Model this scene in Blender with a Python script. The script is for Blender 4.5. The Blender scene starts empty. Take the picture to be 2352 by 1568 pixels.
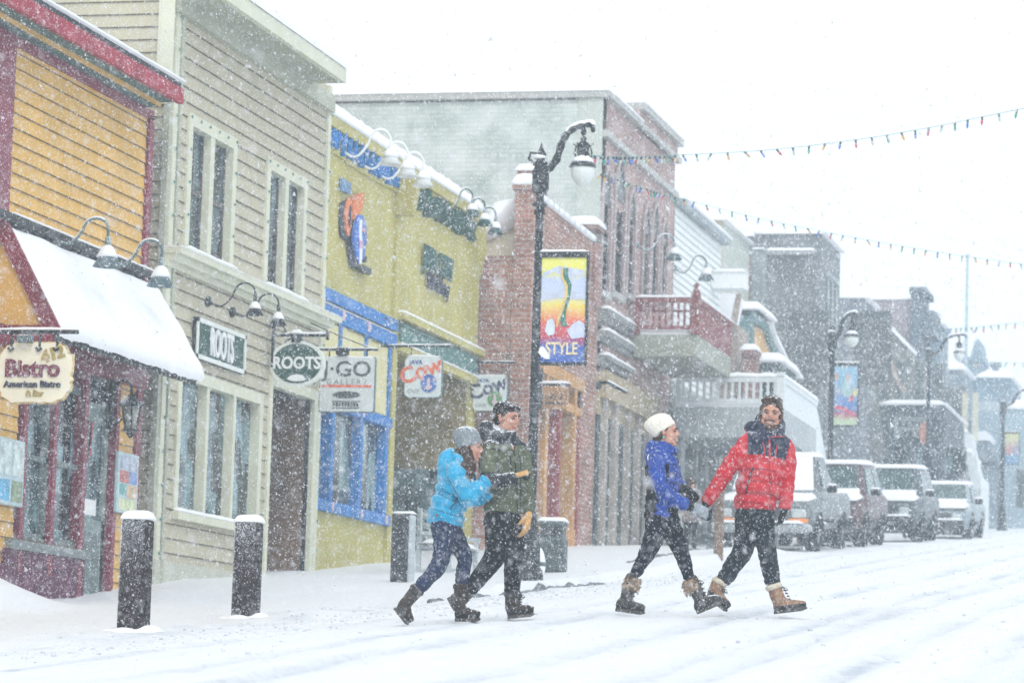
import bpy, bmesh, math, random
from mathutils import Vector, Matrix, Euler, noise
R = math.radians
random.seed(7)
SC = bpy.context.scene
COL = SC.collection

# ------------------------------------------------------------------ camera, sky, sun
W0, H0, FPX = 2352.0, 1568.0, 7500.0          # measuring frame of the photograph and focal length in its pixels
CAMZ = 0.965
ROLL = 0.0295
def cam_matrix(yaw, pitch, roll):
    return Matrix.Rotation(yaw, 3, 'Z') @ Matrix.Rotation(math.pi/2 + pitch, 3, 'X') @ Matrix.Rotation(roll, 3, 'Z')
YAW, PITCH = R(13.628), R(6.635)
CM = cam_matrix(YAW, PITCH, ROLL)
CO = Vector((0, 0, CAMZ))
cd = bpy.data.cameras.new('camera')
cam = bpy.data.objects.new('camera', cd); COL.objects.link(cam)
cam.matrix_world = Matrix.Translation(CO) @ CM.to_4x4()
cd.sensor_width = 36; cd.lens = FPX/W0*36; cd.clip_end = 2000; cd.clip_start = 0.1
cd.dof.use_dof = True; cd.dof.focus_distance = 27.5; cd.dof.aperture_fstop = 4.0
SC.camera = cam

SUN_EL, SUN_ROT = R(42), R(200)
wd = bpy.data.worlds.new('World'); SC.world = wd; wd.use_nodes = True
nt = wd.node_tree; nt.nodes.clear()
sky = nt.nodes.new('ShaderNodeTexSky'); sky.sky_type = 'NISHITA'; sky.sun_disc = False
sky.sun_elevation = SUN_EL; sky.sun_rotation = SUN_ROT; sky.air_density = 1.0; sky.dust_density = 6.0
hs = nt.nodes.new('ShaderNodeHueSaturation'); hs.inputs['Saturation'].default_value = 0.25; hs.inputs['Value'].default_value = 0.5
mx = nt.nodes.new('ShaderNodeMix'); mx.data_type = 'RGBA'; mx.inputs[0].default_value = 0.88
mx.inputs[7].default_value = (8.4, 8.75, 9.1, 1)          # the overcast: an even white cloud layer over the sky
bg = nt.nodes.new('ShaderNodeBackground'); bg.inputs['Strength'].default_value = 0.12
wo = nt.nodes.new('ShaderNodeOutputWorld')
nt.links.new(sky.outputs[0], hs.inputs['Color']); nt.links.new(hs.outputs[0], mx.inputs[6])
nt.links.new(mx.outputs[2], bg.inputs['Color']); nt.links.new(bg.outputs[0], wo.inputs['Surface'])
sl = bpy.data.lights.new('sun', 'SUN'); sl.energy = 0.9; sl.angle = R(25); sl.color = (1, .97, .92)
sun = bpy.data.objects.new('sun', sl); COL.objects.link(sun)
sun.rotation_euler = Euler((R(50), 0, R(25)))
SC.view_settings.view_transform = 'Standard'; SC.view_settings.look = 'None'
SC.view_settings.exposure = 0.46; SC.view_settings.gamma = 1
SC.cycles.max_bounces = 8; SC.cycles.diffuse_bounces = 3; SC.cycles.glossy_bounces = 2
SC.cycles.transmission_bounces = 3; SC.cycles.volume_bounces = 2; SC.cycles.transparent_max_bounces = 6
SC.cycles.use_denoising = True

# ------------------------------------------------------------------ measuring: photo pixel -> place on a real plane
def ray(px, py):
    return CM @ Vector((px - W0/2, H0/2 - py, -FPX))
def on_x(px, py, X):                 # (y, z) where the sight line meets the street-front plane x = X
    d = ray(px, py); t = (X - CO.x)/d.x; p = CO + d*t; return p.y, p.z
def on_y(px, py, Y):                 # (x, z) on a plane across the street
    d = ray(px, py); t = (Y - CO.y)/d.y; p = CO + d*t; return p.x, p.z
FWD = Vector((-math.sin(YAW), math.cos(YAW), 0)); RGT = Vector((math.cos(YAW), math.sin(YAW), 0))
def at_depth(px, py, D):
    d = ray(px, py); t = D/d.dot(FWD); return CO + d*t

# ------------------------------------------------------------------ terrain
def sstep(a, b, v):
    t = min(1, max(0, (v-a)/(b-a))); return t*t*(3-2*t)
def zbase(x, y):
    z = 0.0714*y
    if y > 150: z = 0.0714*150 + (y-150)*0.05
    c = -0.26*sstep(-4.9, -10.2, x)
    c *= 1 - 0.75*sstep(44, 56, y)
    return z + c
def snow_lift(x, y):
    # trodden sidewalk snow, kerb ridge, mounds
    s = 0.0
    if x < -9.2 and 35 < y < 60:
        s += 0.11*sstep(35, 38, y)*(1-sstep(58, 60, y))
    s += 0.42*math.exp(-((x+12.4)/0.5)**2 - ((y-29.2)/1.5)**2)           # bank by the first shop
    s += 0.07*math.exp(-((x+9.2)/0.5)**2)*(0.5+0.5*math.sin(y*1.3))*(1 if y < 34 else .3)
    return s
def on_ground(px, py):
    d = ray(px, py); lo, hi = 5.0, 250.0; k = d.length; d = d/k
    t = 8.0; prev = t
    while t < 260:
        p = CO + d*t
        if p.z < (zbase(p.x, p.y)+snow_lift(p.x, p.y)): break
        prev = t; t += .25
    for _ in range(20):
        m = (prev+t)/2; p = CO + d*m
        if p.z < (zbase(p.x, p.y)+snow_lift(p.x, p.y)): t = m
        else: prev = m
    p = CO+d*t; return p.x, p.y, (zbase(p.x, p.y)+snow_lift(p.x, p.y))
PRINTS = []
for (fx, fy, ph) in ((905, 1436, 0), (1050, 1440, 1), (1178, 1424, 0), (1450, 1414, 0), (1650, 1410, 1), (1810, 1412, 0)):
    x_, y_, _z = on_ground(fx, fy)
    PRINTS.append((x_, y_, .018))
for (fx, fy) in ((1178, 1424), (1050, 1440), (1450, 1414), (1780, 1412)):
    x_, y_, _z = on_ground(fx, fy)
    for k in range(1, 9):
        s_ = .74*k; PRINTS.append((x_-RGT.x*s_-.0+.02*math.sin(k*7), y_-RGT.y*s_+.10*(1 if k % 2 else -1)+.03*math.sin(k*3), .05))
def prints(x, y):
    d = 0
    for (a, b, dep) in PRINTS:
        dx, dy = x-a, y-b
        if abs(dx) < .5 and abs(dy) < .5:
            u = (dx*RGT.x+dy*RGT.y)/.15; v = (-dx*RGT.y+dy*RGT.x)/.065; r = u*u+v*v
            d += -dep*math.exp(-r*r*.5) + dep*.35*math.exp(-(r-2.2)**2*1.2)
    return d

TRK = [(-1.6, .09), (-1.95, .06), (-3.3, .09), (-3.62, .06), (-4.4, .08), (-0.1, .09), (.3, .06), (1.7, .10), (-6.2, .07), (-5.5, .08), (-7.6, .07), (3.4, .09), (-2.6, .06), (.95, .07)]
def zg(x, y, fine=True):
    z = zbase(x, y) + snow_lift(x, y)
    if fine:
        z += prints(x, y)
        z += 0.02*noise.noise(Vector((x*.9, y*.45, 0))) + .010*noise.noise(Vector((x*3.1, y*1.6, 3)))
        if x > -8.6:
            xx = x + .35*noise.noise(Vector((y*.06, 1.7, 0))) + 0.012*(y-28)
            for c, w in TRK:
                u = (xx-c)/w
                if abs(u) < 3: z += (-0.030*math.exp(-u*u) + .018*math.exp(-(abs(u)-1.6)**2*4))*(.6+.8*noise.noise(Vector((y*.5, c, 4))))
            z += .014*noise.noise(Vector((x*7, y*2.2, 9)))+.008*noise.noise(Vector((x*14, y*7, 2)))
        else:
            z += .022*noise.noise(Vector((x*2.2, y*2.0, 5)))
    return z

# ------------------------------------------------------------------ materials
def lin(c):
    return tuple(((v/12.92) if v <= .04045 else ((v+.055)/1.055)**2.4) for v in c)
MATS = {}
def mat(name, col, rough=.7, var=.12, scale=6, bump=.15, dust=0.0, metal=0.0, spec=.5, stretch=(1,1,1), srgb=False, bscale=None, col2=None, trans=0, sheen=0):
    """principled with noise-varied colour, bump and optional settled snow on upward faces"""
    if name in MATS: return MATS[name]
    m = bpy.data.materials.new(name); m.use_nodes = True; MATS[name] = m
    t = m.node_tree; t.nodes.clear(); N = t.nodes.new; L = t.links.new
    if srgb: col = lin(col)
    out = N('ShaderNodeOutputMaterial'); p = N('ShaderNodeBsdfPrincipled')
    p.inputs['Roughness'].default_value = rough; p.inputs['Metallic'].default_value = metal
    p.inputs['Specular IOR Level'].default_value = spec
    tc = N('ShaderNodeTexCoord'); mp = N('ShaderNodeMapping'); mp.inputs['Scale'].default_value = stretch
    L(tc.outputs['Object'], mp.inputs['Vector'])
    nz = N('ShaderNodeTexNoise'); nz.inputs['Scale'].default_value = scale; nz.inputs['Detail'].default_value = 5
    L(mp.outputs[0], nz.inputs['Vector'])
    rp = N('ShaderNodeValToRGB')
    lo = tuple(max(0, c*(1-var*1.3)) for c in col); hi = tuple(min(1, c*(1+var)) for c in (col2 or col))
    rp.color_ramp.elements[0].position = .32; rp.color_ramp.elements[1].position = .68
    rp.color_ramp.elements[0].color = (*lo, 1); rp.color_ramp.elements[1].color = (*hi, 1)
    L(nz.outputs['Fac'], rp.inputs[0]); cs = rp.outputs[0]
    if dust > 0:
        g = N('ShaderNodeNewGeometry'); sx = N('ShaderNodeSeparateXYZ'); L(g.outputs['Normal'], sx.inputs[0])
        n2 = N('ShaderNodeTexNoise'); n2.inputs['Scale'].default_value = 70; n2.inputs['Detail'].default_value = 2
        L(tc.outputs['Object'], n2.inputs['Vector'])
        a = N('ShaderNodeMath'); a.operation = 'MULTIPLY_ADD'; a.inputs[1].default_value = .55; a.inputs[2].default_value = -.62+dust*.5
        L(sx.outputs['Z'], a.inputs[0])
        b = N('ShaderNodeMath'); b.operation = 'ADD'; L(a.outputs[0], b.inputs[0]); L(n2.outputs['Fac'], b.inputs[1])
        c = N('ShaderNodeMapRange'); c.inputs[1].default_value = .46; c.inputs[2].default_value = .60; L(b.outputs[0], c.inputs[0])
        mm = N('ShaderNodeMix'); mm.data_type = 'RGBA'; mm.inputs[7].default_value = (.82, .86, .9, 1)
        L(c.outputs[0], mm.inputs[0]); L(cs, mm.inputs[6]); cs = mm.outputs[2]
    L(cs, p.inputs['Base Color'])
    if bump > 0:
        bn = N('ShaderNodeBump'); bn.inputs['Strength'].default_value = bump; bn.inputs['Distance'].default_value = .02
        n3 = N('ShaderNodeTexNoise'); n3.inputs['Scale'].default_value = bscale or scale*3; n3.inputs['Detail'].default_value = 4
        L(mp.outputs[0], n3.inputs['Vector'])
        L(n3.outputs['Fac'], bn.inputs['Height']); L(bn.outputs[0], p.inputs['Normal'])
    if sheen: p.inputs['Sheen Weight'].default_value = sheen
    L(p.outputs[0], out.inputs['Surface'])
    return m

def brick_mat(name, c1, c2, mortar, scale=1.0, axis='x', dust=0):
    if name in MATS: return MATS[name]
    m = bpy.data.materials.new(name); m.use_nodes = True; MATS[name] = m
    t = m.node_tree; t.nodes.clear(); N = t.nodes.new; L = t.links.new
    out = N('ShaderNodeOutputMaterial'); p = N('ShaderNodeBsdfPrincipled'); p.inputs['Roughness'].default_value = .9
    g = N('ShaderNodeNewGeometry'); sx = N('ShaderNodeSeparateXYZ'); L(g.outputs['Position'], sx.inputs[0])
    ad = N('ShaderNodeMath'); ad.operation = 'ADD'; L(sx.outputs['X'], ad.inputs[0]); L(sx.outputs['Y'], ad.inputs[1])
    cb = N('ShaderNodeCombineXYZ'); L(ad.outputs[0], cb.inputs['X']); L(sx.outputs['Z'], cb.inputs['Y'])
    b = N('ShaderNodeTexBrick'); b.inputs['Scale'].default_value = 1.0/scale
    b.inputs['Brick Width'].default_value = .24; b.inputs['Row Height'].default_value = .085; b.inputs['Mortar Size'].default_value = .008
    b.inputs['Color1'].default_value = (*c1, 1); b.inputs['Color2'].default_value = (*c2, 1); b.inputs['Mortar'].default_value = (*mortar, 1)
    b.inputs['Bias'].default_value = -.1
    L(cb.outputs[0], b.inputs['Vector'])
    nz = N('ShaderNodeTexNoise'); nz.inputs['Scale'].default_value = 1.6; nz.inputs['Detail'].default_value = 6; L(cb.outputs[0], nz.inputs['Vector'])
    mm = N('ShaderNodeMix'); mm.data_type = 'RGBA'; mm.blend_type = 'OVERLAY'; mm.inputs[0].default_value = .7
    L(b.outputs['Color'], mm.inputs[6]); L(nz.outputs['Fac'], mm.inputs[7])
    L(mm.outputs[2], p.inputs['Base Color'])
    bn = N('ShaderNodeBump'); bn.inputs['Strength'].default_value = .5; bn.inputs['Distance'].default_value = .02
    L(b.outputs['Fac'], bn.inputs['Height']); bn.invert = True; L(bn.outputs[0], p.inputs['Normal'])
    L(p.outputs[0], out.inputs['Surface'])
    return m

def glass_mat(name, dark=(.015,.025,.03), lite=(.16,.22,.25), scale=1.2, rough=.08):
    """window glass over a dim room: dark, glossy, with the loose shapes of things inside"""
    if name in MATS: return MATS[name]
    m = bpy.data.materials.new(name); m.use_nodes = True; MATS[name] = m
    t = m.node_tree; t.nodes.clear(); N = t.nodes.new; L = t.links.new
    out = N('ShaderNodeOutputMaterial'); p = N('ShaderNodeBsdfPrincipled'); p.inputs['Roughness'].default_value = rough
    g = N('ShaderNodeNewGeometry'); mp = N('ShaderNodeMapping'); mp.inputs['Scale'].default_value = (1.6, 1.6, .7)
    L(g.outputs['Position'], mp.inputs[0])
    v = N('ShaderNodeTexVoronoi'); v.inputs['Scale'].default_value = scale*1.7; v.distance = 'CHEBYCHEV'; L(mp.outputs[0], v.inputs['Vector'])
    nz = N('ShaderNodeTexNoise'); nz.inputs['Scale'].default_value = scale*1.3; nz.inputs['Detail'].default_value = 6; nz.inputs['Distortion'].default_value = .7
    L(mp.outputs[0], nz.inputs['Vector'])
    sp = N('ShaderNodeSeparateColor'); L(v.outputs['Color'], sp.inputs[0])
    a = N('ShaderNodeMath'); a.operation = 'MULTIPLY'; L(sp.outputs[0], a.inputs[0]); L(nz.outputs['Fac'], a.inputs[1])
    rp = N('ShaderNodeValToRGB'); rp.color_ramp.elements[0].position = .15; rp.color_ramp.elements[1].position = .55
    rp.color_ramp.elements[0].color = (*dark, 1); rp.color_ramp.elements[1].color = (*lite, 1); L(a.outputs[0], rp.inputs[0])
    L(rp.outputs[0], p.inputs['Base Color']); p.inputs['Specular IOR Level'].default_value = .35
    L(p.outputs[0], out.inputs['Surface'])
    return m

# ------------------------------------------------------------------ mesh builder
class MB:
    def __init__(s): s.v = []; s.f = []; s.m = []; s.cur = 0
    def add(s, vs, fs):
        b = len(s.v); s.v += [tuple(v) for v in vs]
        for f in fs: s.f.append(tuple(b+i for i in f)); s.m.append(s.cur)
        return s
    def mi(s, i): s.cur = i; return s
    def box(s, x0, x1, y0, y1, z0, z1, M=None, bev=0):
        if x0 > x1: x0, x1 = x1, x0
        if y0 > y1: y0, y1 = y1, y0
        if z0 > z1: z0, z1 = z1, z0
        if bev:
            b = min(bev, (x1-x0)*.45, (y1-y0)*.45, (z1-z0)*.45)
            vs = []
            for sx in (0, 1):
                for sy in (0, 1):
                    for sz in (0, 1):
                        cx, cy, cz = (x0, x1)[sx], (y0, y1)[sy], (z0, z1)[sz]
                        ix, iy, iz = (1-2*sx)*b, (1-2*sy)*b, (1-2*sz)*b
                        vs += [(cx, cy+iy, cz+iz), (cx+ix, cy, cz+iz), (cx+ix, cy+iy, cz)]
            bm = bmesh.new()
            for v in vs: bm.verts.new(v)
            r = bmesh.ops.convex_hull(bm, input=list(bm.verts))
            bm.verts.index_update()
            V = [v.co.copy() for v in bm.verts]; F = [[v.index for v in f.verts] for f in bm.faces]; bm.free()
        else:
            V = [(x, y, z) for x in (x0, x1) for y in (y0, y1) for z in (z0, z1)]
            F = [(0,1,3,2), (4,6,7,5), (0,4,5,1), (2,3,7,6), (0,2,6,4), (1,5,7,3)]
        if M is not None: V = [M @ Vector(v) for v in V]
        return s.add(V, F)
    def bar(s, p0, p1, w, h=None, up=(0,0,1)):
        p0, p1 = Vector(p0), Vector(p1); h = h or w
        d = (p1-p0); L = d.length; d.normalize(); u = Vector(up)
        if abs(d.dot(u)) > .95: u = Vector((0, 1, 0))
        a = d.cross(u).normalized(); b = a.cross(d).normalized()
        V = [p + a*(i*w/2) + b*(j*h/2) for p in (p0, p1) for i, j in ((-1,-1), (1,-1), (1,1), (-1,1))]
        return s.add(V, [(3,2,1,0), (4,5,6,7), (0,1,5,4), (1,2,6,5), (2,3,7,6), (3,0,4,7)])
    def tube(s, pts, rad, n=10, asp=1.0, ux=None, cap=True, power=1.0):
        pts = [Vector(p) for p in pts]; k = len(pts)
        if not hasattr(rad, '__len__'): rad = [rad]*k
        if not hasattr(asp, '__len__'): asp = [asp]*k
        V = []; prev = None
        for i, p in enumerate(pts):
            d = (pts[min(k-1, i+1)] - pts[max(0, i-1)])
            if d.length < 1e-9: d = Vector((0, 0, 1))
            d.normalize()
            if ux is not None: a = Vector(ux)
            elif prev is not None: a = prev
            else: a = Vector((1, 0, 0)) if abs(d.x) < .9 else Vector((0, 1, 0))
            a = (a - d*a.dot(d))
            if a.length < 1e-5: a = d.orthogonal()
            a.normalize(); prev = a; b = d.cross(a)
            for j in range(n):
                t = 2*math.pi*j/n; c, q = math.cos(t), math.sin(t)
                if power != 1.0:
                    c = math.copysign(abs(c)**power, c); q = math.copysign(abs(q)**power, q)
                V.append(p + a*(c*rad[i]) + b*(q*rad[i]*asp[i]))
        F = [(i*n+j, i*n+(j+1) % n, (i+1)*n+(j+1) % n, (i+1)*n+j) for i in range(k-1) for j in range(n)]
        if cap:
            F.append(tuple(range(n-1, -1, -1))); F.append(tuple((k-1)*n+j for j in range(n)))
        return s.add(V, F)
    def lathe(s, prof, c=(0,0,0), n=20, M=None):
        V = []; c = Vector(c)
        for r, z in prof:
            for j in range(n):
                t = 2*math.pi*j/n; p = Vector((r*math.cos(t), r*math.sin(t), z)); V.append(c + (M @ p if M is not None else p))
        k = len(prof)
        F = [(i*n+j, i*n+(j+1) % n, (i+1)*n+(j+1) % n, (i+1)*n+j) for i in range(k-1) for j in range(n)]
        if prof[0][0] > 1e-4: F.append(tuple(range(n-1, -1, -1)))
        if prof[-1][0] > 1e-4: F.append(tuple((k-1)*n+j for j in range(n)))
        return s.add(V, F)
    def ell(s, c, r, M=None, n=14, m=9):
        c = Vector(c); V = []; 
        for i in range(m+1):
            th = math.pi*i/m
            for j in range(n):
                t = 2*math.pi*j/n
                p = Vector((r[0]*math.sin(th)*math.cos(t), r[1]*math.sin(th)*math.sin(t), -r[2]*math.cos(th)))
                if i in (0, m): p.x += 1e-5*math.cos(t); p.y += 1e-5*math.sin(t)
                V.append(c + (M @ p if M is not None else p))
        F = [(i*n+j, i*n+(j+1) % n, (i+1)*n+(j+1) % n, (i+1)*n+j) for i in range(m) for j in range(n)]
        F.append(tuple(range(n-1, -1, -1))); F.append(tuple(m*n+j for j in range(n)))
        return s.add(V, F)
    def prism(s, poly, o, u, v, depth):
        """flat outline in the plane (o; u, v), given thickness along u x v (towards the viewer when depth > 0)"""
        o, u, v = Vector(o), Vector(u), Vector(v); w = u.cross(v).normalized()
        a = sum(poly[i][0]*poly[(i+1) % len(poly)][1]-poly[(i+1) % len(poly)][0]*poly[i][1] for i in range(len(poly)))
        if a < 0: poly = poly[::-1]
        n = len(poly)
        V = [o+u*p[0]+v*p[1] for p in poly] + [o+u*p[0]+v*p[1]+w*depth for p in poly]
        F = [tuple(range(n-1, -1, -1)), tuple(range(n, 2*n))] + [(i, (i+1) % n, n+(i+1) % n, n+i) for i in range(n)]
        return s.add(V, F)
    def build(s, name, mats, parent=None, smooth=False, loc=None):
        me = bpy.data.meshes.new(name); me.from_pydata(s.v, [], s.f)
        if not isinstance(mats, (list, tuple)): mats = [mats]
        for m in mats: me.materials.append(m)
        if len(mats) > 1: me.polygons.foreach_set('material_index', [min(i, len(mats)-1) for i in s.m])
        if smooth: me.polygons.foreach_set('use_smooth', [True]*len(me.polygons))
        me.update()
        o = bpy.data.objects.new(name, me); COL.objects.link(o)
        if loc is not None: o.location = loc
        if parent is not None:
            o.parent = parent
            if loc is None and parent.type == 'EMPTY': o.matrix_parent_inverse = Matrix.Identity(4)
        return o
def tag(o, label=None, cat=None, group=None, kind=None):
    if label: o['label'] = label
    if cat: o['category'] = cat
    if group: o['group'] = group
    if kind: o['kind'] = kind
    return o
def thing(name, label, cat, loc=(0,0,0), rotz=0, group=None):
    o = bpy.data.objects.new(name, None); COL.objects.link(o); o.location = loc; o.rotation_euler = (0, 0, rotz)
    o.empty_display_size = .2
    return tag(o, label, cat, group)
class Part:
    """collects geometry in WORLD coordinates for a part of an Empty that has a location: shifts it when built"""
def wbuild(mb, name, mats, parent, smooth=False):
    """mesh given in world coordinates, parented (keeps its place)"""
    o = mb.build(name, mats, None, smooth)
    q = parent; M = Matrix.Identity(4)
    chain = []
    while q is not None: chain.append(q); q = q.parent
    for q in reversed(chain): M = M @ Matrix.LocRotScale(q.location, q.rotation_euler, q.scale)
    o.data.transform(M.inverted()); o.parent = parent
    return o

def sbuild(mb, name, mats, parent, smooth=False):
    """every loose piece of mb becomes a part of its own"""
    par = list(range(len(mb.v)))
    def find(a):
        while par[a] != a: par[a] = par[par[a]]; a = par[a]
        return a
    for f in mb.f:
        r = find(f[0])
        for k in f[1:]: par[find(k)] = r
    groups = {}
    for i, f in enumerate(mb.f): groups.setdefault(find(f[0]), []).append(i)
    out = None
    for g in groups.values():
        q = MB(); idx = {}
        for i in g:
            for k in mb.f[i]:
                if k not in idx: idx[k] = len(q.v); q.v.append(mb.v[k])
            q.f.append(tuple(idx[k] for k in mb.f[i])); q.m.append(mb.m[i])
        out = wbuild(q, name, mats, parent, smooth)
    return out
def snow_slab(mb, x0, x1, y0, y1, z, h, r=.05, amp=.015, seed=0, zf=None, step=.12):
    """rounded, slightly uneven layer of snow on a rectangle"""
    nx = max(3, min(40, int((x1-x0)/step)+3)); ny = max(3, min(90, int((y1-y0)/step)+3))
    V = []; 
    for i in range(nx+1):
        for j in range(ny+1):
            u, v = i/nx, j/ny; x = x0+(x1-x0)*u; y = y0+(y1-y0)*v
            e = min(x-x0, x1-x, y-y0, y1-y); rr = min(r, (x1-x0)/2, (y1-y0)/2)
            k = 1 if e >= rr else math.sqrt(max(0, 1-(1-e/rr)**2))
            hh = h*(.25+.75*k) + amp*noise.noise(Vector((x*5+seed, y*5, seed)))
            b = z if zf is None else zf(x, y)
            V.append((x, y, b+max(.004, hh)))
    F = [(i*(ny+1)+j, (i+1)*(ny+1)+j, (i+1)*(ny+1)+j+1, i*(ny+1)+j+1) for i in range(nx) for j in range(ny)]
    b0 = len(V); idx = [i*(ny+1) for i in range(nx+1)] + [nx*(ny+1)+j for j in range(1, ny+1)] + [i*(ny+1)+ny for i in range(nx-1, -1, -1)] + [j for j in range(ny-1, 0, -1)]
    for k in idx:
        x, y, _ = V[k]; V.append((x, y, (z if zf is None else zf(x, y))))
    n = len(idx)
    for k in range(n): F.append((idx[k], b0+k, b0+(k+1) % n, idx[(k+1) % n]))
    F.append(tuple(b0+k for k in range(n-1, -1, -1)) if zf is None else (b0, b0+1, b0+2))
    mb.add(V, F); return mb

def text_part(txt, mat_, parent, M, size, depth=.012, name='lettering', align='CENTER', sx=1.0, bold=0.0, shear=0.0, spacing=1.0):
    cu = bpy.data.curves.new('t', 'FONT'); cu.body = txt; cu.size = size; cu.extrude = depth/2; cu.align_x = align; cu.align_y = 'CENTER'
    cu.offset = bold; cu.shear = shear; cu.space_character = spacing; cu.resolution_u = 3
    ob = bpy.data.objects.new('t', cu); COL.objects.link(ob)
    me = bpy.data.meshes.new_from_object(ob.evaluated_get(bpy.context.evaluated_depsgraph_get()))
    bpy.data.objects.remove(ob); bpy.data.curves.remove(cu)
    me.transform(Matrix.Diagonal((sx, 1, 1, 1))); me.transform(M); me.materials.clear(); me.materials.append(mat_)
    me.name = name
    o = bpy.data.objects.new(name, me); COL.objects.link(o)
    chain = []; q = parent; PM = Matrix.Identity(4)
    while q is not None: chain.append(q); q = q.parent
    for q in reversed(chain): PM = PM @ Matrix.LocRotScale(q.location, q.rotation_euler, q.scale)
    me.transform(PM.inverted()); o.parent = parent
    return o
def frame_M(o, u, v):
    u, v = Vector(u).normalized(), Vector(v).normalized(); w = u.cross(v)
    M = Matrix.Identity(4)
    for i in range(3): M[i][0] = u[i]; M[i][1] = v[i]; M[i][2] = w[i]; M[i][3] = Vector(o)[i]
    return M
UF, VF = Vector((0, 1, 0)), Vector((0, 0, 1))      # street front: text runs up the street, faces the road (+x)
UC, VC = Vector((1, 0, 0)), Vector((0, 0, 1))      # across the street: faces the camera (-y)

def fuse(mb, voxel=.012, smooth=4, fac=.6):
    """weld overlapping volumes into one continuous surface; returns a fresh MB"""
    o = mb.build('tmp', MATS['snow'])
    md = o.modifiers.new('r', 'REMESH'); md.mode = 'VOXEL'; md.voxel_size = voxel; md.use_smooth_shade = True
    if smooth:
        ms = o.modifiers.new('s', 'SMOOTH'); ms.iterations = smooth; ms.factor = fac
    bpy.context.view_layer.update()
    ev = o.evaluated_get(bpy.context.evaluated_depsgraph_get()); me = ev.to_mesh()
    r = MB(); r.v = [tuple(v.co) for v in me.vertices]; r.f = [tuple(p.vertices) for p in me.polygons]; r.m = [0]*len(r.f)
    ev.to_mesh_clear(); d = o.data; bpy.data.objects.remove(o); bpy.data.meshes.remove(d)
    return r
def paint(mb, fn):
    """surface colours by region of the thing (fn gets the face centre)"""
    for i, f in enumerate(mb.f):
        c = Vector((0,0,0))
        for k in f: c += Vector(mb.v[k])
        mb.m[i] = fn(c/len(f))
    return mb
# ================================================================== palette
SNOW = mat('snow', (.86,.875,.90), rough=.65, var=.015, scale=3, bump=.12, bscale=25)
YEL = mat('yellow_siding', (.68,.40,.085), var=.10, scale=1.6, bump=.08)
MAG = mat('crimson_paint', (.20,.006,.032), var=.15, scale=3, rough=.5, bump=.05)
TAN = mat('tan_siding', (.47,.43,.31), var=.07, scale=1.2, bump=.08)
CREAM = mat('cream_trim', (.62,.62,.48), var=.05, scale=2, bump=.04)
CORN = mat('corner_board_paint', (.40,.41,.32), var=.08, scale=1.5)
LAP_SHADE_JOINT = mat('lap_shade_joint', (.10,.085,.05), bump=0)  # dark tone for shade painted under the laps, and for butt joints
LAP_SHADE_JOINT_Y = mat('yellow_lap_shade_joint', (.17,.10,.03), bump=0)  # same painted lap shade and joints, for the yellow boards
MUST = mat('mustard_stucco', (.46,.405,.115), var=.09, scale=1.2, bump=.35, bscale=40)
BLUE = mat('blue_paint', (.012,.17,.50), var=.15, scale=4, bump=.05)
DGREEN = mat('dark_green_paint', (.012,.065,.045), var=.2, scale=4)
TEAL = mat('teal_soffit', (.06,.12,.12), var=.2, scale=4)
IRON = mat('black_iron', (.018,.020,.023), rough=.5, spec=.25, var=.25, scale=12, dust=.35, metal=.3)
GIRON = mat('weathered_grey_iron', (.10,.16,.18), rough=.5, var=.2, scale=12, dust=.5)
WPAINT = mat('white_paint', (.78,.80,.80), var=.04, scale=3)
GLASS = glass_mat('window_glass', dark=(.006,.010,.013), lite=(.15,.22,.25))
GLASS2 = glass_mat('shop_glass', dark=(.006,.014,.018), lite=(.20,.33,.36), scale=1.5)
DARK = mat('dark_interior', (.02,.018,.016), bump=0)
BRK = brick_mat('red_brick', (.36,.16,.11), (.25,.10,.07), (.38,.34,.30))
BRKD = brick_mat('old_brown_brick', (.30,.13,.10), (.20,.08,.065), (.30,.27,.25))
PALE = mat('pale_green_render', (.46,.50,.45), var=.10, scale=.8, bump=.2)
GREYW = mat('grey_render', (.30,.31,.32), var=.15, scale=.8, bump=.2)
WOOD = mat('honey_wood', (.52,.26,.07), var=.18, scale=5, stretch=(1,1,.2))
BROWN = mat('brown_wood', (.16,.09,.05), var=.2, scale=5, stretch=(1,1,.2))
REDW = mat('red_brown_wood', (.22,.045,.04), var=.2, scale=5)

def icicle_edge(mb, X, y0, y1, z, n, ln=.12):
    for i in range(n):
        y = y0+(y1-y0)*random.random(); l = ln*random.random()
        mb.tube([(X, y, z+.02), (X, y, z-l)], [.012, .002], n=5)

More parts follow.
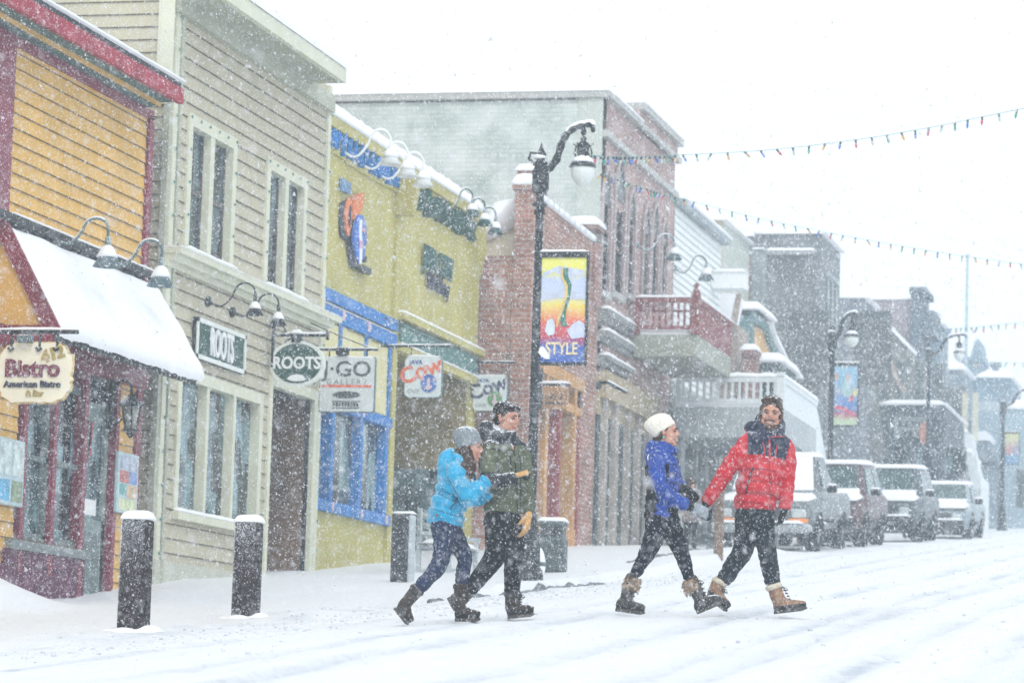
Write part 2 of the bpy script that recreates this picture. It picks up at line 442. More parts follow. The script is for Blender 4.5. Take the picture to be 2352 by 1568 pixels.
# ================================================================== ground
def ground_mesh():
    def axis(segs):
        out = []
        for a, b, st in segs:
            n = max(1, round((b-a)/st)); out += [a+(b-a)*i/n for i in range(n)]
        out.append(segs[-1][1]); return out
    xs = axis([(-90, -30, 10), (-30, -15, 1.5), (-15, -12, .25), (-12, 4.5, .07), (4.5, 12, .4), (12, 90, 6)])
    ys = axis([(-20, 12, 2), (12, 17, .5), (17, 38, .085), (38, 66, .16), (66, 110, .6), (110, 330, 6)])
    V = [(x, y, zg(x, y, 10 < y < 120 and -15 < x < 12)) for x in xs for y in ys]; ny = len(ys)
    F = [(i*ny+j, (i+1)*ny+j, (i+1)*ny+j+1, i*ny+j+1) for i in range(len(xs)-1) for j in range(ny-1)]
    mb = MB(); mb.add(V, F)
    def slush(x, y):
        if not (10 < y < 130 and -15 < x < 12): return 0.0
        a = 0.0; xx = x + .35*noise.noise(Vector((y*.06, 1.7, 0))) + 0.012*(y-28)
        for c, w in TRK:
            a += math.exp(-((xx-c)/(w*1.5))**2)*max(0, .62+.9*noise.noise(Vector((y*.35, c*3, 4))))
        a *= sstep(-9.0, -7.6, x)*(.55+.9*abs(noise.noise(Vector((x*5, y*.9, 1)))))
        a += .8*math.exp(-((x+8.9)/.45)**2)*max(0, noise.noise(Vector((x*3, y*1.4, 8)))+.15)*(1-sstep(40, 46, y))
        return min(1, a)
    SL = [slush(v[0], v[1]) for v in V]
    g = bpy.data.materials.new('trodden_snow'); g.use_nodes = True; t = g.node_tree; t.nodes.clear(); N = t.nodes.new; L = t.links.new
    o = N('ShaderNodeOutputMaterial'); p = N('ShaderNodeBsdfPrincipled'); p.inputs['Roughness'].default_value = .6
    tc = N('ShaderNodeTexCoord'); mp = N('ShaderNodeMapping'); mp.inputs['Scale'].default_value = (3.2, .45, 1); L(tc.outputs['Object'], mp.inputs[0])
    n1 = N('ShaderNodeTexNoise'); n1.inputs['Scale'].default_value = 1.5; n1.inputs['Detail'].default_value = 8; n1.inputs['Roughness'].default_value = .65; L(mp.outputs[0], n1.inputs['Vector'])
    n2 = N('ShaderNodeTexNoise'); n2.inputs['Scale'].default_value = 14; n2.inputs['Detail'].default_value = 6; n2.inputs['Roughness'].default_value = .7; L(tc.outputs['Object'], n2.inputs['Vector'])
    sx = N('ShaderNodeSeparateXYZ'); L(tc.outputs['Object'], sx.inputs[0])
    rd = N('ShaderNodeMapRange'); rd.inputs[1].default_value = -9.5; rd.inputs[2].default_value = -7.5; L(sx.outputs['X'], rd.inputs[0])
    a = N('ShaderNodeMath'); a.operation = 'MULTIPLY'; L(n1.outputs['Fac'], a.inputs[0]); L(n2.outputs['Fac'], a.inputs[1])
    r1 = N('ShaderNodeMapRange'); r1.inputs[1].default_value = .27; r1.inputs[2].default_value = .40; L(a.outputs[0], r1.inputs[0])
    b = N('ShaderNodeMath'); b.operation = 'MULTIPLY'; L(r1.outputs[0], b.inputs[0]); L(rd.outputs[0], b.inputs[1])
    mm = N('ShaderNodeMix'); mm.data_type = 'RGBA'; mm.inputs[6].default_value = (.84,.86,.89,1); mm.inputs[7].default_value = (.45,.50,.57,1)
    at = N('ShaderNodeAttribute'); at.attribute_name = 'slush'
    a2 = N('ShaderNodeMath'); a2.operation = 'MULTIPLY_ADD'; a2.inputs[1].default_value = .35; L(b.outputs[0], a2.inputs[0])
    a3 = N('ShaderNodeMath'); a3.operation = 'MULTIPLY'; L(at.outputs['Fac'], a3.inputs[0]); L(n2.outputs['Fac'], a3.inputs[1])
    a4 = N('ShaderNodeMath'); a4.operation = 'MULTIPLY'; a4.inputs[1].default_value = 1.7; L(a3.outputs[0], a4.inputs[0]); L(a4.outputs[0], a2.inputs[2]); a2.use_clamp = True
    L(a2.outputs[0], mm.inputs[0]); L(mm.outputs[2], p.inputs['Base Color'])
    bn = N('ShaderNodeBump'); bn.inputs['Strength'].default_value = .8; bn.inputs['Distance'].default_value = .05
    ad = N('ShaderNodeMath'); ad.operation = 'ADD'; L(n1.outputs['Fac'], ad.inputs[0]); L(n2.outputs['Fac'], ad.inputs[1])
    L(ad.outputs[0], bn.inputs['Height']); L(bn.outputs[0], p.inputs['Normal']); L(p.outputs[0], o.inputs[0])
    ob = mb.build('snowy_street', g, smooth=True); aa = ob.data.attributes.new('slush', 'FLOAT', 'POINT'); aa.data.foreach_set('value', SL); tag(ob, 'snow covered street and sidewalk with faint tyre tracks', 'street', kind='structure')
ground_mesh()

# scattered trodden clods on the street
def clods():
    mb = MB(); rnd = random.Random(3)
    for i in range(1500):
        if rnd.random() < .6:
            x = rnd.gauss(-8.3, .55); y = 20+rnd.random()*26
        else:
            x = rnd.uniform(-9, 3); y = rnd.uniform(19, 46)
        s = rnd.uniform(.004, .015)*(1.3 if rnd.random() < .15 else 1)
        mb.ell((x, y, zg(x, y)+s*.3), (s*rnd.uniform(.8,1.5), s*rnd.uniform(.8,1.5), s*.8), Matrix.Rotation(rnd.random()*3, 3, 'Z'), n=6, m=4)
    o = mb.build('snow_clods', mat('grey_slush', (.62,.65,.69), var=.2, scale=2, bump=.2), smooth=True); tag(o, 'loose clods of kicked up snow and slush on the street', 'snow clods', kind='stuff')
clods()
# bare kerb showing through the snow
def kerb(name, x, y0, y1, label):
    mb = MB(); n = 60; V = []; rnd = random.Random(int(y0))
    for i in range(n+1):
        y = y0+(y1-y0)*i/n; e = math.sin(math.pi*i/n)**.4
        w = max(.004, .075*e*(.25+1.5*noise.noise(Vector((y*2.3, x, 2)))+.35*noise.noise(Vector((y*9, x, 5)))))
        zb = max(zg(x, y), zg(x+.2, y))+.012
        V += [(x-.02, y, zb+w*1.0-.012), (x+.01+w*.3, y, zb+w*.8-.012), (x+.03+w*.9, y, zb-.012), (x-.02, y, zb-.2), (x+.03+w*.9, y, zb-.2)]
    F = []
    for i in range(n):
        for a, b in ((0,1), (1,2), (2,4), (4,3), (3,0)):
            F.append((i*5+a, (i+1)*5+a, (i+1)*5+b, i*5+b))
    F += [(0,1,2,4,3), (n*5+3, n*5+4, n*5+2, n*5+1, n*5)]
    mb.add(V, F)
    o = mb.build(name, mat('wet_kerb_stone', (.10,.115,.13), var=.35, scale=9, bump=.5), smooth=False); tag(o, label, 'kerb', kind='structure')
ky = [on_x(p[0], p[1], -9.0)[0] for p in ((1150, 1356), (1385, 1332))]
kerb('kerb', -9.0, ky[0], ky[1], 'dark wet kerb edge bare of snow')
kerb('kerb', -9.0, on_x(985, 1370, -9.0)[0], on_x(1120, 1360, -9.0)[0], 'short dark wet stretch of kerb')
kerb('kerb', -10.0, on_x(1440, 1318, -10)[0], on_x(1690, 1300, -10)[0], 'thin dark kerb line further up the street')

# ================================================================== shared building helpers
def siding(mb, O, U, Nn, u0, u1, z0, z1, holes=(), pitch=.2, lip=.022):
    """overlapping boards with real laps; holes = (u0,u1,z0,z1)"""
    O, U, Nn = Vector(O), Vector(U), Vector(Nn); Z = Vector((0,0,1))
    us = sorted(set([u0, u1] + [max(u0, min(u1, h[i])) for h in holes for i in (0, 1)]))
    P = lambda u, o, z: O + U*u + Nn*o + Z*z
    k0 = math.floor(z0/pitch); k1 = math.ceil(z1/pitch)
    for k in range(k0, k1):
        zb, zt = k*pitch, (k+1)*pitch
        for a, b in zip(us, us[1:]):
            if b-a < 1e-4: continue
            m = (a+b)/2; segs = [(max(zb, z0), min(zt, z1))]
            for h in holes:
                if h[0] < m < h[1]:
                    ns = []
                    for s in segs:
                        if h[3] <= s[0] or h[2] >= s[1]: ns.append(s); continue
                        if h[2] > s[0]: ns.append((s[0], h[2]))
                        if h[3] < s[1]: ns.append((h[3], s[1]))
                    segs = ns
            for s0, s1 in segs:
                if s1-s0 < 1e-4: continue
                f = lambda z: lip*(zt-z)/pitch
                mb.cur = 0
                mb.add([P(a, f(s0), s0), P(b, f(s0), s0), P(b, f(s1), s1), P(a, f(s1), s1)], [(0,1,2,3)])
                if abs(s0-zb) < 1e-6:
                    mb.cur = 1  # dark index: butt joints, and the shade painted along each lap
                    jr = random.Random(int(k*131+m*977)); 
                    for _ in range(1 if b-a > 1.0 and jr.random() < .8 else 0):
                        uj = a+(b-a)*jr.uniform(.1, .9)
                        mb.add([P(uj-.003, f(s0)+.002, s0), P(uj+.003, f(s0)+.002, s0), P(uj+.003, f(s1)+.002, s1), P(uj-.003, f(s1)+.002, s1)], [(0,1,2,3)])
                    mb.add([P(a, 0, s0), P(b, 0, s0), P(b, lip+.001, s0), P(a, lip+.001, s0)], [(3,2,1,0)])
                    mb.add([P(a, f(s0)+.002, s0), P(b, f(s0)+.002, s0), P(b, f(s0)+.002, s0+.009), P(a, f(s0)+.002, s0+.009)], [(0,1,2,3)])  # lap shade painted as a dark strip on the board's lower edge
    mb.cur = 0; return mb
def flatwall(mb, O, U, Nn, u0, u1, z0, z1, holes=()):
    return siding(mb, O, U, Nn, u0, u1, z0, z1, holes, pitch=max(.5, (z1-z0)*2+abs(z0)*2+50), lip=0)
def fbox(mb, X, y0, y1, z0, z1, out, back=.02, bev=0):
    return mb.box(X-back, X+out, y0, y1, z0, z1, bev=bev)
def window(par, X, y0, y1, z0, z1, frame, glass, nv=1, rail=True, cas=.12, sill=True, proud=.045, snow=True, deep=.09, nm='window', mw=.07):
    """casing + panes + sashes, hole is y0..y1, z0..z1"""
    mb = MB()
    fbox(mb, X, y0-cas, y0, z0-.02, z1+cas, proud, .09); fbox(mb, X, y1, y1+cas, z0-.02, z1+cas, proud, .09)
    fbox(mb, X, y0, y1, z1, z1+cas, proud, .09)
    w = (y1-y0-(nv-1)*mw)/nv
    for k in range(1, nv): fbox(mb, X, y0+k*w+(k-1)*mw, y0+k*(w+mw), z0, z1, proud-.01, .09)
    o = wbuild(mb, nm, frame, par)
    if sill:
        s = MB(); s.box(X-.05, X+proud+.07, y0-cas-.03, y1+cas+.03, z0-.12, z0-.022); wbuild(s, 'sill', frame, o)
        if snow:
            s = MB(); snow_slab(s, X+.0, X+proud+.075, y0-cas, y1+cas, z0-.022, .05, r=.03, seed=y0); wbuild(s, 'snow_cap', SNOW, o, True)
    for k in range(nv):
        a = y0+k*(w+mw); g = MB(); g.box(X-deep-.01, X-deep, a, a+w, z0, z1); wbuild(g, 'pane', glass, o)
        if rail:
            s = MB(); zm = z0+(z1-z0)*.5
            s.box(X-deep+.001, X-deep+.035, a, a+w, zm-.03, zm+.03); s.box(X-deep+.001, X-deep+.03, a, a+.03, z0, z1)
            s.box(X-deep+.001, X-deep+.03, a+w-.03, a+w, z0, z1)
            wbuild(s, 'sash', mat('dark_sash', (.10,.09,.085), var=.2), o)
    return o
def gooseneck(name, label, pos, out, drop, mtl, group, sz=1.0, rise=.45, shade=None, ln=None):
    """wall lamp on a swan-neck arm; pos on the wall, arm goes out in +x"""
    t = thing(name, label, 'wall lamp', pos, 0, group)
    m = MB(); m.lathe([(0,-.03), (.075,-.03), (.075,0), (.05,.03), (0,.03)], (0,0,0), 12, Matrix.Rotation(math.pi/2, 3, 'Y')); m.build('wall_plate', mtl, t, True)
    ds = Vector(out); L = ds.length; d = ds/L; pts = []
    for i in range(15):
        u = i/14
        if u < .45: pts.append(d*(L*.55*u/.45) + Vector((0,0,-.10*math.sin(math.pi*u/.45)*sz + (u/.45)**3*rise*.45)))
        else:
            a = (u-.45)/.55*math.pi; c = d*(L*.775)+Vector((0,0,rise*.45)); pts.append(c + d*(-math.cos(a)*L*.225) + Vector((0,0,math.sin(a)*rise*.55)))
    end = pts[-1]; pts.append(end+Vector((0,0,-drop*.35)))
    m = MB(); m.tube(pts, .017*sz, n=8); m.build('arm', mtl, t, True)
    if ln != 'nosnow':
        m = MB(); m.tube([p+Vector((0,0,.016)) for p in pts[4:-3]], .014*sz, n=6); m.build('snow_cap', SNOW, t, True)
    e = pts[-1]
    m = MB(); m.lathe([(.03*sz,.10), (.035*sz,0), (.06*sz,-.02), (.075*sz,-.10*sz), (.16*sz,-.24*sz), (.15*sz,-.24*sz), (.06*sz,-.10*sz), (.02, -.06)], e, 18); m.build('shade', shade or mtl, t, True)
    m = MB(); m.ell(e+Vector((0,0,-.17*sz)), (.05*sz,.05*sz,.07*sz), n=10, m=7); m.build('bulb', mat('frosted_bulb', (.75,.78,.75), bump=0), t, True)
    m = MB(); m.lathe([(.120*sz,-.145*sz), (.095*sz,-.09*sz), (.065*sz,-.03), (0,.01)], e+Vector((.0,.0,.012)), 16); m.build('snow_cap', SNOW, t, True)
    return t

# ================================================================== 1  corner bistro (yellow)
XB = -13.5
bis = thing('bistro_building', 'yellow clapboard restaurant with crimson trim and snowy awning roof at the left edge', 'building', (XB, 33, zbase(XB, 33)))
yE = 37.15; y0B = 24.0
zE = on_x(400, 236, XB+.42)[1]+.12; ztop = zE-.25
yC = on_x(318, 900, XB)[0]
# storefront measures
wy0, wz1 = on_x(45, 850, XB); _, wz0 = on_x(60, 1240, XB)
wy1 = on_x(178, 1240, XB)[0]; dy0 = on_x(187, 1100, XB)[0]; dy1 = on_x(252, 1100, XB)[0]
zf = zbase(XB, 34); tz = on_x(200, 955, XB)[1]
holes = [(wy0, wy1, wz0, wz1+.55), (dy0, dy1, zf-.1, wz1+.55)]
m = MB(); siding(m, (XB,0,0), UF, (1,0,0), y0B, yC, zf-.6, ztop, holes, pitch=.163, lip=.018); wbuild(m, 'wall', [YEL, LAP_SHADE_JOINT_Y], bis)
m = MB(); m.box(XB-9, XB-.30, y0B, yE-.02, zf-1, ztop+.1); wbuild(m, 'core', DARK, bis)
# crimson trims
m = MB()
fbox(m, XB, yC-.13, yC+.03, zf-.3, ztop+.02, .05); fbox(m, XB, y0B, yC, ztop-.02, ztop+.09, .05)
wbuild(m, 'trim', MAG, bis)
yL = on_x(18, 300, XB)[0]
m = MB(); fbox(m, XB, yL-.4, yL, on_x(10, 520, XB)[1], ztop, .06); wbuild(m, 'corner_board', MAG, bis)
# cornice and roof
m = MB(); m.box(XB+.43, XB+.50, y0B, yE-.60, zE-.12, zE+.06); wbuild(m, 'fascia', mat('red_paint', (.32,.012,.035), var=.15, scale=3), bis)
m = MB(); m.box(XB+.20, XB+.43, y0B, yE-.62, zE-.10, zE-.05); m.box(XB-.2, XB+.20, y0B, yE-.62, zE-.155, zE-.05); wbuild(m, 'soffit', TEAL, bis)
m = MB(); m.box(XB+.20, XB+.225, y0B, yE-.62, zE-.15, zE-.10); wbuild(m, 'moulding', YEL, bis)
m = MB(); m.box(XB-9, XB+.46, y0B, yE-.60, zE+.061, zE+.14); r = wbuild(m, 'roof', IRON, bis)
m = MB(); snow_slab(m, XB-9, XB+.52, y0B, yE-.58, zE+.14, .12, r=.08, amp=.02, step=.3); sbuild(m, 'snow_cap', SNOW, r, True)
# awning roof
az1 = on_x(20, 515, XB)[1]; ay0 = on_x(118, 745, XB+.62)[0]; ay1 = on_x(445, 868, XB+.62)[0]; azl = on_x(445, 868, XB+.62)[1]
ay0 = min(ay0, yE-4.2)
aw = MB(); aw.prism([(0, az1), (.66, azl+.03), (.66, azl-.05), (0, az1-.12)], (XB+.02, ay1, 0), (1,0,0), (0,0,1), 0.0001) if False else None
V = [(XB+.02, ay0, az1), (XB+.66, ay0, azl), (XB+.66, ay0, azl-.10), (XB+.02, ay0, az1-.2), (XB+.02, ay1, az1), (XB+.66, ay1, azl), (XB+.66, ay1, azl-.10), (XB+.02, ay1, az1-.2)]
aw.add(V, [(0,1,2,3), (7,6,5,4), (0,4,5,1), (2,6,7,3), (1,5,6,2), (0,3,7,4)]) if aw else None
aw = MB(); aw.add(V, [(0,1,2,3), (7,6,5,4), (0,4,5,1), (2,6,7,3), (1,5,6,2), (0,3,7,4)])
awo = wbuild(aw, 'awning_roof', IRON, bis)
def awn_snow():
    mb = MB(); nu, nv = 26, 90; V = []
    for i in range(nu+1):
        for j in range(nv+1):
            u, v = i/nu, j/nv; y = ay0-.02+(ay1-ay0+.05)*v
            e = min(u*1.0, (1-u)*1.0, v*6, (1-v)*6); k = min(1, e/.12)**.5
            x = XB+.03+(.69)*u; z = az1-.05+(azl-az1+.05)*u
            n = Vector((az1-azl, 0, .64)).normalized(); h = .02+.07*k+.022*noise.noise(Vector((u*2.2, y*1.1, 0)))+.012*noise.noise(Vector((u*6, y*4, 0)))+(.010*noise.noise(Vector((y*30, u*3, 1))) if u < .2 or u > .9 else 0)
            if u > .93: z -= .05*abs(noise.noise(Vector((y*9, 3, 3))))+.04*max(0, noise.noise(Vector((y*1.3, 7, 3))))
            V.append(Vector((x, y, z))+n*h)
    F = [(i*(nv+1)+j, (i+1)*(nv+1)+j, (i+1)*(nv+1)+j+1, i*(nv+1)+j+1) for i in range(nu) for j in range(nv)]
    mb.add(V, F)
    b = len(V); V2 = []
    for j in range(nv+1): V2 += [(V[j].x, V[j].y, V[j].z-.06)]
    mb.v += [tuple(Vector(V[nu*(nv+1)+j])-Vector((.03,0,.05))) for j in range(nv+1)]
    mb.f += [(nu*(nv+1)+j, b+j, b+j+1, nu*(nv+1)+j+1) for j in range(nv)]; mb.m += [0]*nv
    return mb
wbuild(awn_snow(), 'snow_cap', SNOW, awo, True)
m = MB(); m.box(XB+.02, XB+.12, y0B, yC+.1, az1, az1+.09); wbuild(m, 'ledge', IRON, bis)
m = MB(); snow_slab(m, XB+.0, XB+.14, ay0, yC+.1, az1+.09, .03, r=.02); sbuild(m, 'snow_cap', SNOW, bis, True)
# cheek of the awning facing the camera (yellow boards framed in crimson) 
m = MB(); ck = ay0-.03
m.add([(XB, ck, az1-.05), (XB+.60, ck, azl+.02), (XB, ck, azl+.02)], [(0,2,1)]); wbuild(m, 'awning_cheek', YEL, bis)
m = MB(); m.bar((XB+.0, ck-.03, az1+.0), (XB+.68, ck-.03, azl-.02), .05, .16, up=(1,0,0)); m.box(XB-.2, XB+.66, ck-.055, ck-.003, azl-.14, azl+.05); wbuild(m, 'bargeboard', MAG, bis)
# beam below the awning, storefront frame
m = MB(); fbox(m, XB, y0B, yC, azl-.16, azl+.06, .12, .02); wbuild(m, 'beam', MAG, bis)
m = MB()
for py_ in ((45, 1), (115, 1), (184, 1), (257, 1)):
    yy = on_x(py_[0], 1050, XB)[0]; z_lo = wz0-.35 if py_[0] < 150 else zf-.3
    fbox(m, XB, yy-.055, yy+.055, z_lo, azl-.16, .06, .1)
sbuild(m, 'post', MAG, bis)
m = MB(); m.box(XB-.09, XB+.10, wy0-.2, wy1+.2, wz0-.12, wz0-.02); s_ = wbuild(m, 'sill', mat('grey_sill', (.20,.23,.23), var=.15), bis)
m = MB(); fbox(m, XB, wy0-.3, wy1+.12, wz0-.30, wz0-.12, .055); fbox(m, XB, y0B, wy1+.12, zf-.5, zf+.32, .055); wbuild(m, 'skirting', mat('plum_paint', (.10,.008,.045), var=.15, scale=3), bis)
ym = on_x(115, 1050, XB)[0]
GFR = mat('grey_green_frame', (.13,.17,.17), var=.15, scale=4)
for a, b in ((wy0+.07, ym-.05), (ym+.05, wy1-.0)):
    m = MB(); 
    for c, d, e, f in ((a, a+.07, wz0, wz1), (b-.07, b, wz0, wz1), (a, b, wz0, wz0+.08), (a, b, wz1-.08, wz1), (a, b, (wz0+wz1)/2-.03, (wz0+wz1)/2+.03)):
        m.box(XB-.07, XB-.0, c, d, e, f)
    w_ = wbuild(m, 'window', GFR, bis)
    m = MB(); m.box(XB-.08, XB-.071, a, b, wz0, wz1); wbuild(m, 'pane', GLASS2, w_)
    m = MB(); m.box(XB-.10, XB-.09, a-.05, b+.05, wz1+.02, azl-.16); wbuild(m, 'transom_pane', GLASS, w_)
# door
dz1 = on_x(220, 945, XB)[1]; zd0 = zbase(XB, dy0)-.05
m = MB(); m.box(XB-.10, XB-.03, dy0+.05, dy1-.02, zd0, zd0+.95); m.box(XB-.10, XB-.03, dy0+.05, dy0+.16, zd0, dz1); m.box(XB-.10, XB-.03, dy1-.13, dy1-.02, zd0, dz1); m.box(XB-.10, XB-.03, dy0+.05, dy1-.02, dz1-.12, dz1+.1)
d_ = wbuild(m, 'door', mat('sage_door_paint', (.20,.26,.25), var=.1), bis)
m = MB(); m.box(XB-.08, XB-.07, dy0+.1, dy1-.1, zd0+.95, dz1-.12); wbuild(m, 'pane', GLASS2, d_)
m = MB(); m.box(XB-.029, XB-.015, dy0+.22, dy1-.2, zd0+.12, zd0+.8); wbuild(m, 'panel', GFR, d_)
m = MB(); m.box(XB-.09, XB-.08, dy0, dy1, dz1+.1, azl-.16); wbuild(m, 'transom_pane', GLASS, d_)
m = MB(); m.box(XB-.069, XB-.06, dy0+.24, dy1-.25, zd0+1.0, zd0+1.18); wbuild(m, 'notice', WPAINT, d_)
m = MB(); m.tube([(XB-.06, dy0+.38, zd0+1.65), (XB-.06, dy0+.44, zd0+2.0), (XB-.06, dy0+.36, zd0+2.25)], .01, n=5); m.tube([(XB-.06, dy0+.44, zd0+2.0), (XB-.06, dy0+.50, zd0+2.28)], .01, n=5); wbuild(m, 'ribbon', mat('red_ribbon', (.6,.03,.04), bump=0), d_)

def poster(name, label, cat, pxl, pyt, pxr, pyb, X, cells, fr):
    a, z1 = on_x(pxl, pyt, X); b, z0 = on_x(pxr, pyb, X)
    t = thing(name, label, cat, (X, (a+b)/2, z0))
    m = MB(); m.box(X, X+.05, a, b, z0, z1, bev=.01); wbuild(m, 'case', fr, t)
    for (u0, u1, v0, v1, c) in cells:
        m = MB(); m.box(X+.051, X+.055, a+(b-a)*u0, a+(b-a)*u1, z0+(z1-z0)*v0, z0+(z1-z0)*v1); wbuild(m, 'sheet', mat('sheet_%d_%d_%d' % tuple(int(q*99) for q in c), c, var=.35, scale=9, bump=0), t)
    return t
poster('menu_case', 'pale framed menu case with two columns on the yellow wall at the left edge', 'menu case', -12, 1000, 42, 1165, XB+.03,
       [(.06,.46,.45,.95,(.55,.66,.66)), (.54,.94,.45,.95,(.6,.7,.68)), (.06,.46,.06,.38,(.12,.40,.62)), (.54,.94,.06,.38,(.25,.33,.22))], mat('pale_blue_frame', (.45,.58,.62), var=.1))
poster('poster_case', 'glass case of colourful notices right of the bistro door under the lantern', 'poster case', 265, 1035, 305, 1184, XB+.06,
       [(.08,.92,.72,.95,(.45,.5,.6)), (.08,.5,.5,.7,(.5,.16,.14)), (.54,.92,.5,.7,(.2,.3,.55)), (.08,.4,.3,.48,(.15,.4,.38)), (.44,.92,.26,.48,(.6,.45,.3)), (.08,.92,.05,.24,(.58,.62,.4))], mat('pale_blue_frame', (.45,.58,.62)))
# lantern by the door
ly, lz = on_x(296, 950, XB+.25)
t = thing('wall_lantern', 'black ornate lantern on the yellow wall beside the bistro door', 'lantern', (XB+.03, ly, lz))
m = MB(); m.tube([(0,0,.25), (.1,0,.40), (.22,0,.36), (.25,0,.22)], .02, n=7); m.tube([(0,0,-.05), (.08,0,-.12), (.14,0,-.05)], .015, n=6); m.box(-.02, .02, -.05, .05, -.2, .45, bev=.01); m.build('bracket', IRON, t, True)
m = MB(); m.lathe([(.02,.24), (.06,.20), (.15,.12), (.15,.09), (.10,.09)], (.25,0,0), 8); m.lathe([(.05,-.22), (.10,-.18), (.03,-.26), (0,-.30)], (.25,0,0), 8)
for k in range(4):
    a = k*math.pi/2+.4; m.bar((.25+.11*math.cos(a), .11*math.sin(a), .1), (.25+.06*math.cos(a), .06*math.sin(a), -.2), .018)
m.build('cage', IRON, t)
m = MB(); m.lathe([(.10,.09), (.055,-.2)], (.25,0,0), 8); m.build('glass', mat('lantern_glass', (.35,.36,.32), rough=.2, bump=0), t, True)

# two grey gooseneck lamps over the awning
for i, (px_, py_, lb) in enumerate(((122, 542, 'left grey swan neck lamp above the snowy awning of the bistro'), (250, 590, 'right grey swan neck lamp above the bistro awning next to the corner trim'))):
    y_, z_ = on_x(px_, py_, XB+.02)
    gooseneck('gooseneck_lamp', lb, (XB+.03, y_, z_), (.62, .05, 0), .55, GIRON, 'swan neck lamps over the bistro awning', sz=1.0, rise=.20)

# hanging bistro sign
sy = 31.5
def cpt(px, py, Y=None): x, z = on_y(px, py, Y or sy); return x, z
sx0, sz1_ = cpt(2, 786); sx1, sz0_ = cpt(160, 925); sx0 = cpt(-4, 850)[0]
t = thing('hanging_sign', 'cream ragged edged bistro sign hanging from a black bar at the left edge', 'sign', ((sx0+sx1)/2, sy, sz0_))
rn = random.Random(5); poly = []
w, h = (sx1-sx0)/2, (sz1_-sz0_)/2; cx, cz = (sx0+sx1)/2, (sz0_+sz1_)/2
for i in range(60):
    a = 2*math.pi*i/60; c, s = math.cos(a), math.sin(a); e = 5.0
    rr = 1/((abs(c)**e+abs(s)**e)**(1/e)); k = rr*(1+rn.uniform(-.035, .02)-.06*(abs(abs(c)-abs(s)) < .25))
    poly.append((c*w*k, s*h*k))
m = MB(); m.prism(poly, (cx, sy+.04, cz), UC, VC, .05)
b_ = wbuild(m, 'board', mat('parchment', (.86,.85,.70), var=.05, scale=5, bump=.15), t)
m = MB(); m.prism([(p[0]*1.035, p[1]*1.05) for p in poly], (cx, sy+.045, cz), UC, VC, .04); wbuild(m, 'charred_edge', mat('burnt_edge', (.62,.48,.24), var=.4, scale=14), t)
PL = mat('plum_letters', (.16,.012,.04), var=.1, bump=0); GO = mat('gold_letters', (.42,.32,.08), var=.2, bump=0); BK = mat('dark_letters', (.03,.03,.06), bump=0)
text_part('Bistro', PL, t, frame_M((cx-.02, sy-.02, cz+.035), UC, VC), .25, .02, bold=.008, sx=1.0)
text_part('412', GO, t, frame_M((cx+w*.50, sy-.02, cz+h*.60), Vector((1,0,.3)), Vector((-.3,0,1))), .17, .02, bold=.007)
text_part('American Bistro', BK, t, frame_M((cx-.01, sy-.02, cz-h*.40), UC, VC), .095, .02, bold=.003)
text_part('& Bar', GO, t, frame_M((cx+.02, sy-.02, cz-h*.70), UC, VC), .085, .02, bold=.003)
m = MB(); zb_ = cpt(60, 762)[1]; m.box(XB+.06, cpt(180, 762)[0], sy-.02, sy+.02, zb_-.02, zb_+.02); 
for px_ in (28, 92, 132):
    x_ = cpt(px_, 790)[0]; m.tube([(x_, sy, zb_), (x_, sy, zb_-.16)], .018, n=7); m.tube([(x_-.03, sy-.03, zb_-.17), (x_, sy-.04, zb_-.2), (x_+.03, sy-.03, zb_-.17)], .015, n=6)
wbuild(m, 'bracket', IRON, t)
m = MB(); snow_slab(m, XB+.1, cpt(178, 762)[0], sy-.022, sy+.022, zb_+.02, .03, r=.02); sbuild(m, 'snow_cap', SNOW, t, True)
m = MB(); x_ = cpt(75, 790)[0]; m.box(x_-.14, x_+.02, sy-.12, sy-.02, zb_-.12, zb_-.04, bev=.01); wbuild(m, 'spotlight', GIRON, t)

# ================================================================== 2  tan two-storey shop
XR = -13.4
rts = thing('tan_shop_building', 'tall beige clapboard shop building with cream trim between the yellow bistro and the mustard shops', 'building', (XR, 41, zbase(XR, 41)))
ryL = yE; ryR = on_x(735, 800, XR)[0]
zTop = on_x(745, 192, XR)[1]
def wpair(p):   # measured casing/pane corners
    return p
a0 = on_x(437, 288, XR); a1 = on_x(530, 338, XR)[0]; azb = on_x(427, 570, XR)[1]
b0 = on_x(616, 392, XR); b1 = on_x(693, 436, XR)[0]; bzb = on_x(606, 652, XR)[1]
up_z0, up_z1 = (azb+bzb)/2, (a0[1]+b0[1])/2
lz1 = on_x(409, 868, XR)[1]; ly0 = on_x(407, 1000, XR)[0]; ly1 = on_x(588, 1000, XR)[0]; lz0 = on_x(405, 1171, XR)[1]
ry0, rz1 = on_x(621, 885, XR); ry1 = on_x(716, 930, XR)[0]; rz0 = zbase(XR, ry0)-.1
zb0 = zbase(XR, 38)-.6
zledge0 = on_x(385, 602, XR)[1]; zledge1 = on_x(409, 569, XR+.15)[1]
holes = [(a0[0], a1, up_z0, up_z1), (b0[0], b1, up_z0, up_z1), (ly0, ly1, lz0, lz1), (ry0, ry1, rz0-1, rz1)]
ycn = on_x(398, 300, XR)[0]
m = MB(); siding(m, (XR,0,0), UF, (1,0,0), ycn, ryR, zb0, zTop, holes, pitch=.180, lip=.018); wbuild(m, 'wall', [TAN, LAP_SHADE_JOINT], rts)
m = MB(); m.box(XR-9, XR-.30, ryL+.02, ry0-.02, zb0, zTop-.05); m.box(XR-9, XR-1.3, ry0-.02, ryR, zb0, zTop-.05); m.box(XR-1.3, XR-.3, ry0-.02, ryR, rz1+.02, zTop-.05); wbuild(m, 'core', DARK, rts)
m = MB(); siding(m, (XR,0,0), Vector((1,0,0)), (0,-1,0), -9, .0, zb0, zTop+2.6, (), pitch=.16, lip=.018)
